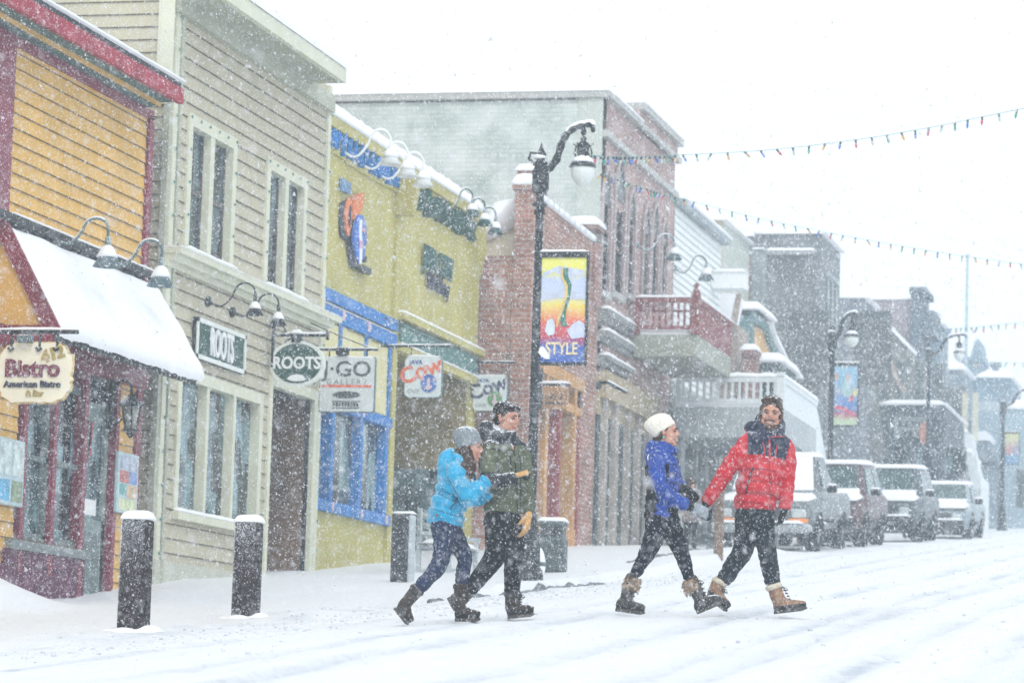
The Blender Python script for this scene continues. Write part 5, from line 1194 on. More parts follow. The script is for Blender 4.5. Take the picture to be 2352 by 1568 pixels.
m = MB(); m.prism([(a-.3, z1+.1), ((a+b)/2, z1+.1), (ap[0]-.1, ap[1]+.15), (a+.3, ap[1]-.2)], (0, yT-.1, 0), UC, VC, .12); wbuild(m, 'snow_cap', SNOW, r_)
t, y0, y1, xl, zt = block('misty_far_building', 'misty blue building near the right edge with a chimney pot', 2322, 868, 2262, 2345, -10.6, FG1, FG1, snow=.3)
a, z1 = on_y(2279, 832, y0+1); b = on_y(2292, 832, y0+1)[0]
m = MB(); m.box(a, b, y0+1, y0+1.5, zt-1, z1); m.box(a-.1, b+.1, y0+.9, y0+1.6, z1-.12, z1); wbuild(m, 'chimney', FG2, t)
windows_on(t, -10.6, y0+.5, y1-.5, zt-3, zt-1.2, 2, DIM)
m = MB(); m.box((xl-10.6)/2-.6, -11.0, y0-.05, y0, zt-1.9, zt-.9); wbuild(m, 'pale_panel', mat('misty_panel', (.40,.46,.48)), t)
t, y0, y1, xl, zt = block('farthest_building', 'pale misty building cut by the right edge of the street', 2400, 940, 2325, 2500, -9.0, mat('hazed_pale_boards', (.30,.40,.46), var=.1), mat('hazed_pale_boards', (.30,.40,.46)), snow=.4)  # wall colour paled and blued to carry distance haze
windows_on(t, -9.0, y0+1, y0+9, zt-3, zt-1.5, 3, DIM)
m = MB(); 
for k in range(3): m.box(xl+.5+k*.9, xl+1+k*.9, y0-.05, y0, zt-3.6, zt-2.2)
wbuild(m, 'window', DIM, t)
# dark snow-topped awning beyond
Yv = 118.0; a, z1 = on_y(2240, 1008, Yv); b, z0 = on_y(2292, 1060, Yv)
t = thing('snowy_awning', 'dark sloping awning with thick snow at the far end of the car row', 'awning', ((a+b)/2, Yv, z0))
m = MB(); m.prism([(a, z1), (a+.6*(b-a), z1), (b, z0), (a, z0)], (0, Yv+5, 0), UC, VC, 5); m.box(a, b-.15, Yv+.3, Yv+5, zbase(-11, Yv)-1, z0); wbuild(m, 'canopy', FG2, t)
m = MB(); m.prism([(a-.05, z1-.05), (a+.62*(b-a), z1-.05), (a+.66*(b-a), z1+.1), (a+.5*(b-a), z1+.28), (a, z1+.28)], (0, Yv+5, 0), UC, VC, 5.1); wbuild(m, 'snow_cap', SNOW, t)
# tall thin pole
Yp = 140.0; x_, z1 = on_y(2222, 588, Yp)
t = thing('flag_pole', 'tall bare thin pole standing against the white sky', 'pole', (x_, Yp, zbase(x_, Yp)))
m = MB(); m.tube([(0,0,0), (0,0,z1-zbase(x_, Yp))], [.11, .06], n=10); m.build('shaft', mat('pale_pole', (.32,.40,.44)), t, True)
m = MB(); m.ell((0,0,z1-zbase(x_, Yp)), (.1,.1,.1)); m.build('finial', mat('pale_pole', (.3,.4,.4)), t, True)

# ================================================================== 8  street furniture
def bollard(label, px, pyb, w, h):
    x, y, z = on_ground(px, pyb)
    t = thing('bollard', label, 'bollard', (x, y, z), R(2), 'dark square bollards on the sidewalk edge')
    m = MB(); m.box(-w/2, w/2, -w/2, w/2, -.25, h, bev=.012); m.box(w/2-.001, w/2+.014, -w/2+.06, w/2-.06, -.2, h-.05)
    mm = bpy.data.materials.get('corten_snow') or None
    if mm is None:
        mm = mat('corten_snow', (.022,.012,.012), var=.35, scale=14, rough=.7, spec=.15)
        tt = mm.node_tree; N = tt.nodes.new; L = tt.links.new; p = [n for n in tt.nodes if n.type == 'BSDF_PRINCIPLED'][0]
        src = p.inputs['Base Color'].links[0].from_socket
        tc = N('ShaderNodeTexCoord'); s = N('ShaderNodeSeparateXYZ'); L(tc.outputs['Object'], s.inputs[0])
        n1 = N('ShaderNodeTexNoise'); n1.inputs['Scale'].default_value = 120; n1.inputs['Detail'].default_value = 5; L(tc.outputs['Object'], n1.inputs['Vector'])
        g = N('ShaderNodeNewGeometry'); s2 = N('ShaderNodeSeparateXYZ'); L(g.outputs['Normal'], s2.inputs[0])
        a = N('ShaderNodeMapRange'); a.inputs[1].default_value = -.1; a.inputs[2].default_value = 1.05; a.inputs[3].default_value = -.22; a.inputs[4].default_value = .08; L(s.outputs['Z'], a.inputs[0])
        c = N('ShaderNodeMath'); c.operation = 'MULTIPLY_ADD'; c.inputs[1].default_value = -.20; L(s2.outputs['X'], c.inputs[0]); L(a.outputs[0], c.inputs[2])
        b = N('ShaderNodeMath'); b.operation = 'ADD'; L(c.outputs[0], b.inputs[0]); L(n1.outputs['Fac'], b.inputs[1])
        r = N('ShaderNodeMapRange'); r.inputs[1].default_value = .50; r.inputs[2].default_value = .72; L(b.outputs[0], r.inputs[0])
        x2 = N('ShaderNodeMix'); x2.data_type = 'RGBA'; x2.inputs[7].default_value = (.8,.84,.9,1); L(r.outputs[0], x2.inputs[0]); L(src, x2.inputs[6]); L(x2.outputs[2], p.inputs['Base Color'])
    m.build('post', mm, t)
    m = MB(); snow_slab(m, -w/2-.004, w/2+.012, -w/2-.004, w/2+.004, h, .075, r=.07, amp=.008, step=.03); m.build('snow_cap', SNOW, t, True)
    m = MB()
    for k in range(5):
        a = k*1.35+.5; m.ell((.17*math.cos(a), .15*math.sin(a), -.03), (.12, .11, .055+.02*math.sin(k*2)), n=10, m=6)
    o = fuse(m, .02, 5).build('snow_drift', SNOW, t, True)
    return t
bollard('nearer dark square bollard with a round snow cap at the lower left', 306, 1446, .215, .885)
bollard('second dark square bollard with a snow cap before the beige shop doorway', 564, 1416, .225, .885)

# trash can
x, y, z = on_ground(1268, 1313)
t = thing('litter_bin', 'tall grey green square litter bin topped with snow beside the lamp post', 'litter bin', (x, y, z), R(4))
hh = (on_y(1268, 1198, y)[1]-z); ww = (on_y(1300, 1250, y)[0]-on_y(1240, 1250, y)[0])/2
m = MB(); m.box(-ww, ww, -ww, ww, 0, hh-.22, bev=.03); m.box(-ww+.03, ww-.03, -ww+.03, ww-.03, hh-.22, hh-.06); m.box(-ww, ww, -ww, ww, hh-.06, hh, bev=.02)
for k in range(7): m.box(-ww+.04+k*ww*.27, -ww+.07+k*ww*.27, -ww-.012, -ww+.01, .08, hh-.28)
m.build('body', mat('dark_slate_metal', (.07,.095,.10), var=.3, scale=8, dust=.2), t)
m = MB(); m.box(-ww+.06, ww-.06, -ww+.02, -ww+.031, hh-.2, hh-.08); m.build('opening', DARK, t)
m = MB(); snow_slab(m, -ww-.01, ww+.01, -ww-.01, ww+.01, hh, .06, r=.05, step=.06); m.build('snow_cap', SNOW, t, True)
# planter with a snow mound
x, y, z = on_ground(1226, 1318)
t = thing('planter', 'round dark planter heaped with a mound of snow at the foot of the lamp post', 'planter', (x, y, z))
rr = (on_y(1251, 1290, y)[0]-on_y(1196, 1290, y)[0])/2
m = MB(); m.lathe([(rr*.7,0), (rr*.8,.05), (rr,.14), (rr*1.03,.16), (rr*.95,.17), (0,.15)], n=24); m.build('bowl', mat('dark_slate_metal', (.07,.09,.1)), t, True)
m = MB(); m.ell((0,0,.13), (rr*.98, rr*.98, .30)); m.ell((-.1,0,.25), (rr*.5, rr*.5, .24)); fuse(m, .03, 6).build('snow_mound', SNOW, t, True)
# utility cabinet
x, y, z = on_ground(922, 1336); z = zbase(x, y)
t = thing('utility_cabinet', 'narrow dark cabinet with a pale edge standing before the mustard shop porch', 'cabinet', (x, y, z))
h_ = on_y(920, 1180, y)[1]-z; w_ = (on_y(935, 1250, y)[0]-on_y(896, 1250, y)[0])/2
m = MB(); m.box(-w_, w_, -.15, .02, -.1, h_, bev=.015); m.build('body', mat('charcoal_metal', (.028,.03,.04), var=.4, scale=10, dust=.3), t)
m = MB(); m.box(w_+.001, w_+.05, -.15, .02, -.1, h_-.02, bev=.01); m.build('edge_strip', mat('pale_steel', (.42,.47,.50), var=.1), t)
m = MB(); m.box(-w_+.03, w_-.03, -.158, -.15, .1, h_*.55); m.box(-w_+.03, w_-.03, -.158, -.15, h_*.6, h_-.06); m.build('door', mat('charcoal_panel', (.02,.023,.03), var=.3), t)
m = MB(); snow_slab(m, -w_, w_+.05, -.15, .02, h_, .03, r=.02, step=.05); m.build('snow_cap', SNOW, t, True)
# bench in the porch
x, y, z = on_ground(975, 1312); y += .3; z = zbase(x, y)
t = thing('bench', 'wooden bench with snow dusted slats in the porch behind the walking woman', 'bench', (x+.25, y, z), R(90))
for s in (-.75, .75):
    m = MB(); m.box(s-.03, s+.03, -.25, -.19, 0, .60); m.box(s-.03, s+.03, .19, .25, 0, .95); m.box(s-.034, s+.034, -.28, .22, .58, .63); m.box(s-.026, s+.026, -.24, .24, .38, .43); m.build('leg', mat('pale_steel', (.42,.47,.50)), t)
m = MB()
for k in range(4): m.box(-.85, .85, -.24+k*.12, -.15+k*.12, .43, .46)
o = m.build('seat', mat('faded_teal_slats', (.20,.24,.22), var=.2), t)
m = MB(); 
for k in range(3): m.box(-.85, .85, .20, .225, .55+k*.13, .64+k*.13)
m.build('backrest', mat('faded_teal_slats', (.2,.24,.22)), t)
m = MB(); snow_slab(m, -.85, .85, -.24, .18, .46, .07, r=.05); m.build('snow_cap', SNOW, t, True)
# snow shovel-like leaning board and mat strip are part of porch clutter: a low planter box
x2, y2 = on_ground(1040, 1300)[:2]

# street lamps
def street_lamp(label, x, y, H, arm_len, sc, group, banner=None, bh=None, bside=1):
    z = zg(x, y, False); t = thing('street_lamp', label, 'street lamp', (x, y, z), R(3), group)
    m = MB(); m.lathe([(.0,-.3), (.18,-.3), (.18,.05), (.165,.12), (.135,.16), (.13,.55), (.11,.62), (.095,.68), (.078,.75), (.068,.9)], n=14); m.build('base', IRON, t, True)
    m = MB(); m.lathe([(.066,.85), (.060,H*.5), (.050,H-.75), (.08,H-.74), (.06,H-.66), (.11,H-.62), (.05,H-.57), (.05,H-.45)], n=14); m.build('pole', IRON, t, True)
    m = MB(); m.lathe([(.08,H-.48), (.11,H-.42), (.11,H-.18), (.08,H-.12), (.12,H-.10), (.05,H-.04), (.07,H+.04), (.03,H+.10), (0,H+.2)], n=12); m.build('head', IRON, t, True)
    for s_ in (-1,): 
        m = MB(); m.tube([(-.08,0,H-.1), (-.16,0,H-.02), (-.14,0,H+.06), (-.07,0,H+.05), (-.09,0,H-.0)], .02, n=7); m.build('scroll', IRON, t, True)
    A = arm_len
    P = [(.05,0,H-.16), (A*.20,0,H-.14), (A*.36,0,H-.03), (A*.46,0,H+.15), (A*.58,0,H+.29), (A*.78,0,H+.38), (A*1.0,0,H+.41), (A*1.16,0,H+.42), (A*1.20,0,H+.36), (A*1.14,0,H+.34)]
    pts = []
    for i in range(len(P)-1):
        p0 = Vector(P[max(0, i-1)]); p1 = Vector(P[i]); p2 = Vector(P[i+1]); p3 = Vector(P[min(len(P)-1, i+2)])
        for k in range(5):
            u = k/5; pts.append(.5*((2*p1)+(p2-p0)*u+(2*p0-5*p1+4*p2-p3)*u*u+(3*p1-p0-3*p2+p3)*u**3))
    n_ = len(pts); m = MB(); m.tube(pts, [.056-.026*i/n_+.007*math.sin(i*1.4) for i in range(n_)], n=10); m.build('arm', IRON, t, True)
    m = MB(); m.tube([p+Vector((0,0,.035)) for p in pts[int(n_*.45):-3]], .034, n=8); m.ell((-.02,0,H+.0), (.09,.08,.04)); m.build('snow_cap', SNOW, t, True)
    hx = A*.98; hz = H+.22
    m = MB(); m.lathe([(.018,.18), (.04,.10), (.018,.05), (.045,.02), (.03,-.01), (.085,-.06), (.08,-.11), (.06,-.21), (.085,-.24), (.165,-.32), (.178,-.355), (.15,-.355), (.07,-.25)], (hx,0,hz), 16)
    for k in range(6):
        a = k*math.pi/3; m.tube([(hx+.07*math.cos(a), .07*math.sin(a), hz-.25), (hx+.115*math.cos(a), .115*math.sin(a), hz-.17), (hx+.09*math.cos(a), .09*math.sin(a), hz-.08), (hx+.13*math.cos(a), .13*math.sin(a), hz-.05)], .011, n=5)
    m.build('lantern', IRON, t, True)
    m = MB(); m.lathe([(.150,-.35), (.158,-.38), (.148,-.46), (.105,-.54), (.05,-.585), (0,-.595)], (hx,0,hz), 20); m.build('globe', mat('milk_glass', (.66,.70,.68), rough=.25, bump=0, var=.02), t, True)
    m = MB(); m.lathe([(.15,-.31), (.12,-.26), (.08,-.225)], (hx,0,hz+.015), 14); m.build('snow_cap', SNOW, t, True)
    return t, z
def banner(lamp_x, lamp_y, label, px0, py0, px1, py1, group, txt=None, style=0):
    """printed street banner in an iron frame, hung beside the pole"""
    Y = lamp_y; xa, z1 = on_y(px0, py0, Y); xb, z0 = on_y(px1, py1, Y)
    t = thing('street_banner', label, 'banner', ((xa+xb)/2, Y, z0), 0, group); w, h = xb-xa, z1-z0; fw = w*.055
    m = MB(); m.box(lamp_x+.03, xb+fw, Y-.03, Y+.03, z1, z1+h*.055); m.box(lamp_x+.03, xb+fw, Y-.02, Y+.02, z0-h*.03, z0); m.box(xb, xb+fw, Y-.025, Y+.025, z0, z1); m.box(xa-fw, xa, Y-.025, Y+.025, z0, z1); wbuild(m, 'frame', IRON, t)
    m = MB(); snow_slab(m, lamp_x, xb+fw, Y-.04, Y+.04, z1+h*.055, .03, r=.025); sbuild(m, 'snow_cap', SNOW, t, True)
    g = bpy.data.materials.new('banner_print'); g.use_nodes = True; q = g.node_tree; q.nodes.clear(); N = q.nodes.new; L = q.links.new
    o = N('ShaderNodeOutputMaterial'); p = N('ShaderNodeBsdfPrincipled'); p.inputs['Roughness'].default_value = .6
    tc = N('ShaderNodeTexCoord'); mp = N('ShaderNodeMapping'); L(tc.outputs['Generated'], mp.inputs[0]); sp = N('ShaderNodeSeparateXYZ'); L(mp.outputs[0], sp.inputs[0])
    nz = N('ShaderNodeTexNoise'); nz.inputs['Scale'].default_value = 3.5; L(mp.outputs[0], nz.inputs['Vector'])
    ad = N('ShaderNodeMath'); ad.operation = 'MULTIPLY_ADD'; ad.inputs[1].default_value = .12; L(nz.outputs['Fac'], ad.inputs[0]); L(sp.outputs['Z'], ad.inputs[2])
    r = N('ShaderNodeValToRGB'); L(ad.outputs[0], r.inputs[0]); e = r.color_ramp.elements
    st = [(.0, (.03,.10,.42)), (.22, (.05,.14,.50)), (.30, (.50,.05,.10)), (.42, (.72,.12,.10)), (.52, (.78,.40,.12)), (.62, (.80,.68,.12)), (.70, (.55,.62,.75)), (.86, (.50,.58,.80)), (.92, (.78,.76,.15)), (1.0, (.80,.78,.15))] if style == 0 else \
         [(.0, (.45,.60,.38)), (.14, (.55,.68,.45)), (.25, (.45,.10,.16)), (.33, (.10,.22,.50)), (.5, (.15,.30,.58)), (.62, (.40,.45,.55)), (.8, (.20,.42,.60)), (1.0, (.28,.50,.66))] if style == 1 else \
         [(.0, (.10,.25,.45)), (.35, (.16,.32,.5)), (.45, (.5,.2,.2)), (.65, (.55,.35,.25)), (.85, (.60,.58,.35)), (1.0, (.62,.62,.3))]
    e[0].position = st[0][0]; e[0].color = (*st[0][1], 1); e[1].position = 1.0; e[1].color = (*st[-1][1], 1)
    for pos, c in st[1:-1]: k = e.new(pos); k.color = (*c, 1)
    L(r.outputs[0], p.inputs['Base Color']); L(p.outputs[0], o.inputs[0])
    m = MB(); m.box(xa, xb, Y-.006, Y+.006, z0, z1); wbuild(m, 'print', g, t)
    def art(nm, pts, c, lay=1):
        m = MB(); m.prism([(xa+w*u, z0+h*v) for u, v in pts], (0, Y-.006-.003*lay, 0), UC, VC, .002); wbuild(m, nm, mat('ink_%d_%d_%d' % tuple(int(i*99) for i in c), c, var=.15, scale=10, bump=0), t)
    if style == 0:
        art('cloud', [(.0,.64), (.25,.66), (.5,.70), (.8,.67), (1,.64), (1,.60), (.7,.60), (.4,.62), (.0,.58)], (.52,.58,.72))
        art('cloud', [(.05,.86), (.4,.92), (.95,.88), (.95,.84), (.6,.80), (.3,.86), (.05,.82)], (.55,.60,.75))
        art('road', [(.47,.90), (.60,.90), (.60,.82), (.68,.74), (.66,.62), (.58,.50), (.57,.40), (.62,.34), (.48,.34), (.44,.42), (.52,.52), (.58,.64), (.58,.73), (.47,.82)], (.04,.18,.13), 2)
        art('road_edge', [(.44,.90), (.49,.90), (.49,.82), (.60,.73), (.60,.64), (.54,.52), (.45,.42), (.40,.34), (.36,.34), (.40,.44), (.50,.54), (.54,.64), (.54,.72), (.44,.82)], (.70,.50,.16), 3)
        art('hill', [(.12,.30), (.18,.40), (.28,.42), (.34,.36), (.34,.27), (.2,.25)], (.60,.68,.80), 3)
        art('hill', [(.60,.30), (.72,.36), (.86,.40), (1.0,.36), (1.0,.24), (.72,.22)], (.58,.64,.82), 3)
        text_part('STYLE', mat('banner_letters', (.85,.68,.38), bump=0), t, frame_M(((xa+xb)/2, Y-.018, z0+h*.125), UC, VC), h*.165, .003, sx=.72, bold=.004)
        m = MB(); m.prism([(xa+w*u, z0+h*v) for u, v in ((0,.09), (.04,.14), (.10,.15), (.16,.12), (.22,.08), (.26,.03), (.16,.03), (.08,.05))], (0, Y-.02, 0), UC, VC, .03); wbuild(m, 'snow_patch', SNOW, t)
    if style == 1:
        art('shape', [(.05,.30), (.2,.40), (.5,.44), (.75,.40), (.8,.30), (.6,.22), (.3,.22)], (.12,.25,.55)); art('shape', [(.0,.28), (.5,.22), (.85,.14), (.9,.18), (.5,.30), (.05,.34)], (.60,.10,.16), 2)
        art('shape', [(.3,.6), (.5,.85), (.6,.7), (.75,.5), (.6,.45)], (.42,.60,.62), 2); art('shape', [(.72,.52), (.9,.62), (.98,.56), (.9,.48)], (.68,.70,.22), 3); art('shape', [(.6,.45), (.8,.52), (.85,.42), (.7,.38)], (.55,.12,.22), 4)
        art('shape', [(.02,.85), (.12,.88), (.16,.78), (.05,.74)], (.65,.35,.2), 2); art('shape', [(.5,.84), (.6,.88), (.64,.76), (.54,.72)], (.65,.32,.2), 3)
    if style == 2:
        art('shape', [(.1,.3), (.4,.7), (.5,.3)], (.5,.25,.3)); art('shape', [(.5,.35), (.8,.75), (.95,.4)], (.3,.35,.5))
    return t
lx = -9.45; lyy = on_x(1219, 1200, lx)[0]
Hl = on_y(1236, 340, lyy)[1]-zg(lx, lyy, False)-.12
al = (on_y(1333, 340, lyy)[0]-on_y(1236, 340, lyy)[0])
lamp1, lz_ = street_lamp('near black ornate street lamp with snow on its curved arm', lx, lyy, Hl, al, 1, 'ornate street lamps')
# the pole leans nowhere: banner hangs on it
bx = on_y(1229, 700, lyy)[0]
banner(bx-.05, lyy, 'tall bright street banner with yellow sky and red and blue print reading STYLE', 1244, 592, 1342, 832, 'street lamp banners', style=0)
l2y = on_x(1908, 1000, -10.3)[0]
street_lamp('second ornate street lamp with white globe beyond the white balcony', -10.3, l2y, on_y(1908, 760, l2y)[1]-zg(-10.3, l2y, False), on_y(1953, 760, l2y)[0]-on_y(1908, 760, l2y)[0], 1, 'ornate street lamps')
banner(-10.3, l2y-.0, 'blue and red street banner on the second street lamp', 1917, 840, 1969, 976, 'street lamp banners', style=1)
l3y = on_x(2131, 1000, -10.6)[0]
street_lamp('third street lamp standing dark before the far shop front', -10.6, l3y, on_y(2131, 800, l3y)[1]-zg(-10.6, l3y, False), .9, 1, 'ornate street lamps')
l4y = on_x(2303, 1050, -9.6)[0]
street_lamp('farthest hazy street lamp near the right edge', -9.6, l4y, on_y(2303, 920, l4y)[1]-zg(-9.6, l4y, False), .9, 1, 'ornate street lamps')
banner(-9.6, l4y, 'small faded banner on the farthest lamp near the right edge', 2310, 995, 2340, 1065, 'street lamp banners', style=2)

# strings of coloured bulbs over the street
BC = [mat('bulb_green', (.02,.30,.18), rough=.3, var=.05, bump=0), mat('bulb_red', (.55,.03,.06), rough=.3, var=.05, bump=0), mat('bulb_clear', (.45,.52,.50), rough=.3, var=.05, bump=0), mat('bulb_orange', (.65,.32,.03), rough=.3, var=.05, bump=0), mat('bulb_blue', (.03,.12,.50), rough=.3, var=.05, bump=0)]
SOCK = mat('bulb_socket', (.01,.06,.06), bump=0)
def light_string(label, pts, n, s=1.0, seed=0):
    """pts = list of (px, py, depth)"""
    rn = random.Random(seed); W = [at_depth(*p) for p in pts]
    L = [0]
    for a, b in zip(W, W[1:]): L.append(L[-1]+(b-a).length)
    def P(u):
        d = u*L[-1]
        for i in range(len(W)-1):
            if d <= L[i+1]+1e-6:
                k = (d-L[i])/(L[i+1]-L[i]); p0 = W[max(0, i-1)]; p1 = W[i]; p2 = W[i+1]; p3 = W[min(len(W)-1, i+2)]
                return .5*((2*p1)+(p2-p0)*k+(2*p0-5*p1+4*p2-p3)*k*k+(3*p1-p0-3*p2+p3)*k**3)
    t = thing('light_string', label, 'string lights', tuple(W[0]), 0, 'coloured light strings over the street')
    m = MB(); m.tube([P(i/80)-W[0] for i in range(81)], .0055*s, n=5); m.build('cable', mat('pale_cable', (.20,.36,.36), bump=0), t, True)
    order = [0, 3, 4, 1, 2]
    for k in range(n):
        p = P((k+.5)/n)-W[0]; a = rn.gauss(0, .3); b = rn.gauss(0, .2); M = Matrix.Rotation(a, 3, FWD) @ Matrix.Rotation(b, 3, 'X')
        c = BC[order[(k+(rn.random() < .2)) % 5]]
        m = MB(); m.cur = 1; m.lathe([(0,.0), (.018*s,0), (.018*s,-.05*s), (.012*s,-.055*s)], p, 7, M); m.cur = 0; m.lathe([(.012*s,-.05*s), (.022*s,-.075*s), (.018*s,-.105*s), (.006*s,-.135*s), (0,-.14*s)], p, 8, M)
        m.build('bulb', [c, SOCK], t, True)
light_string('nearest string of coloured bulbs rising to the upper right corner', [(1350, 357, 43), (1440, 360, 46), (1560, 356, 49), (1760, 345, 48), (1960, 322, 47), (2120, 296, 46), (2250, 270, 45), (2420, 235, 44)], 47, .92, 1)
light_string('second string of bulbs sagging from the tall brick front down to the right', [(1380, 398, 52), (1480, 432, 54), (1560, 455, 56), (1760, 505, 57), (1960, 545, 58), (2160, 580, 59), (2360, 608, 60), (2450, 615, 60)], 48, .85, 2)
light_string('distant faint string of bulbs low over the street beside the pole', [(2165, 755, 110), (2230, 752, 112), (2300, 745, 113), (2420, 732, 114)], 17, 1.7, 3)
light_string('farthest tiny string of bulbs above the misty roofs', [(2225, 830, 140), (2300, 832, 140), (2420, 836, 140)], 12, 1.9, 4)
# wooden post near the first car
x, y, z = on_ground(1650, 1275)
t = thing('wooden_post', 'brown wooden post standing left of the front parked pickup', 'post', (x, y, z))
m = MB(); m.box(-.07, .07, -.07, .07, -.7, 1.25, bev=.01); m.build('shaft', BROWN, t)
m = MB(); snow_slab(m, -.08, .08, -.08, .08, 1.25, .08, r=.07, step=.04); m.build('snow_cap', SNOW, t, True)

# ================================================================== parked cars
def car(label, name, px, pyb, X, kind, body, group):
    y = on_x(px, pyb, X)[0]; z = zbase(X, y)+.0
    t = thing(name, label, 'pickup' if kind == 'truck' else 'car', (X, y, z), 0, group)
    t.rotation_euler = (math.atan(.0714), 0, R(0))
    if kind == 'truck': W, L, hb, hr, hood, ws0, ws1, rf, zb = .98, 5.2, 1.12, 1.80, .98, 1.35, 2.0, 4.6, .42
    elif kind == 'suv': W, L, hb, hr, hood, ws0, ws1, rf, zb = .92, 4.6, 1.08, 1.74, 1.0, 1.15, 1.85, 4.2, .38
    else: W, L, hb, hr, hood, ws0, ws1, rf, zb = .88, 4.6, .90, 1.40, .82, 1.2, 2.1, 3.6, .25
    PM = mat('car_paint_'+kind+label[:6].strip().replace(' ', '_'), body, rough=.35, var=.06, scale=2, bump=0, dust=.14, spec=.3)
    st = ([(0.0, W*.90, zb+.05, .72, hood-.12, W*.80), (.06, W*.97, zb, .75, hood-.04, W*.88)] if kind == 'truck' else [(0.0, W*.76, zb+.10, .66, hood-.22, W*.62), (.10, W*.90, zb+.03, .70, hood-.12, W*.76), (.40, W*.985, zb, .74, hood-.04, W*.84)]) + [ (ws0-.15, W, zb, .80, hood+.03, W*.92), (ws0, W, zb, hb-.1, hb, W*.93), (L-.1, W, zb, hb-.1, hb, W*.93), (L, W*.95, zb+.08, hb-.12, hb-.03, W*.86)]
    V = []; 
    for (y_, w, z0, zm, z1, wt) in st: V += [(-w*.92, y_, z0), (-w, y_, (z0+zm)/2), (-w, y_, zm), (-wt, y_, z1), (wt, y_, z1), (w, y_, zm), (w, y_, (z0+zm)/2), (w*.92, y_, z0)]
    F = [(i*8+j, i*8+(j+1) % 8, (i+1)*8+(j+1) % 8, (i+1)*8+j) for i in range(len(st)-1) for j in range(8)]; F += [tuple(range(7, -1, -1)), tuple((len(st)-1)*8+j for j in range(8))]
    m = MB(); m.add(V, F)
    # greenhouse
    end = rf if kind != 'truck' else 3.3
    gh = [(ws0, W*.92, hb-.01, W*.91, hb), (ws1, W*.90, hb-.01, W*.74, hr), (end-.2, W*.90, hb-.01, W*.74, hr), (end+.25, W*.91, hb-.01, W*.88, hb)]
    V = []
    for (y_, w, z0, wt, z1) in gh: V += [(-w, y_, z0), (-wt, y_, z1), (wt, y_, z1), (w, y_, z0)]
    F = [(i*4+j, i*4+(j+1) % 4, (i+1)*4+(j+1) % 4, (i+1)*4+j) for i in range(3) for j in range(4)]; F += [(3,2,1,0), (12,13,14,15)]
    m.add(V, F)
    o = m.build('body', PM, t, True); bv = o.modifiers.new('b', 'BEVEL'); bv.width = .075 if kind == 'truck' else .14; bv.segments = 4; bv.limit_method = 'ANGLE'; bv.angle_limit = R(12); bv.harden_normals = False
    m2 = MB(); m2.box(-W*1.005, W*1.005, .9, L-.6, zb+.12, zb+.20, bev=.02); m2.build('side_trim', mat('black_plastic', (.014,.015,.018), spec=.2, rough=.6, dust=.25), t)
    # windscreen and side windows, slightly proud
    def quad(nm, a, b, c, d, mtl, off):
        a, b, c, d = map(Vector, (a, b, c, d)); n = (b-a).cross(d-a).normalized()*off
        cen = (a+b+c+d)/4; q = [cen+(v-cen)*.90+n for v in (a, b, c, d)]; m = MB(); m.add(q+[v-n*1.6 for v in q], [(0,1,2,3), (7,6,5,4), (0,4,5,1), (1,5,6,2), (2,6,7,3), (3,7,4,0)]); return m.build(nm, mtl, t)
    GL = mat('car_glass', (.04,.085,.085), rough=.22, bump=0, var=.3, scale=3, spec=.25)
    quad('windscreen', (-W*.88, ws0, hb), (W*.88, ws0, hb), (W*.72, ws1, hr-.03), (-W*.72, ws1, hr-.03), GL, .028)
    for s in (1,):
        ym = (ws1+end)/2
        quad('side_window', (s*W*.905, ws0+.35, hb+.02), (s*W*.905, ym, hb+.02), (s*W*.76, ym, hr-.05), (s*W*.76, ws1+.05, hr-.05), GL, .028)
        if kind != 'truck': quad('side_window', (s*W*.905, ym, hb+.02), (s*W*.905, end, hb+.02), (s*W*.76, end-.25, hr-.05), (s*W*.76, ym, hr-.05), GL, .028)
    BKP = mat('black_plastic', (.014,.015,.018), spec=.2, rough=.6, dust=.25)
    m = MB(); m.box(-W*(.98 if kind == 'truck' else .86), W*(.98 if kind == 'truck' else .86), -.16, .10, zb-.06, zb+(.12 if kind == 'truck' else .24), bev=.06); b_ = m.build('bumper', BKP if kind != 'truck' else mat('chrome', (.45,.48,.50), rough=.25, metal=.6, bump=0, dust=.3), t)
    m = MB(); snow_slab(m, -W*.82, W*.82, -.17, .02, zb+(.12 if kind == 'truck' else .24), .05, r=.04); m.build('snow_cap', SNOW, b_, True)
    m = MB(); m.box(-W*.48, W*.48, -.035, .05, hood-.36, hood-.14, bev=.01)
    for k in range(5): m.box(-W*.47, W*.47, -.05, -.03, hood-.34+k*.045, hood-.325+k*.045)
    m.build('grille', mat('grey_grille', (.05,.055,.06), rough=.4, bump=0), t)
    hk = 1.0 if kind == 'truck' else .88
    for s in (-1, 1):
        m = MB(); m.box(s*W*.57*hk if s > 0 else -W*.86*hk, s*W*.86*hk if s > 0 else -W*.57*hk, -.045, .06, hood-.34, hood-.17, bev=.03); m.build('headlight', mat('headlamp_glass', (.50,.55,.56), rough=.15, bump=0), t)
        m = MB(); m.box(s*W*.52*hk if s > 0 else -W*.90*hk, s*W*.90*hk if s > 0 else -W*.52*hk, -.05, .06, hood-.43, hood-.35, bev=.01); m.build('turn_signal', mat('amber_lens', (.85,.25,.02) if kind == 'truck' else (.40,.25,.18), rough=.3, bump=0), t)
        m = MB(); m.box(s*(W+.0) if s > 0 else -W-.2, s*(W+.2) if s > 0 else -W-.0, ws0+.35, ws0+.43, hb+.0, hb+.14, bev=.03); k_ = m.build('mirror', BKP, t)
        m = MB(); snow_slab(m, (W+.0) if s > 0 else -W-.2, (W+.2) if s > 0 else -W-.0, ws0+.35, ws0+.43, hb+.14, .04, r=.04, step=.05); m.build('snow_cap', SNOW, k_, True)
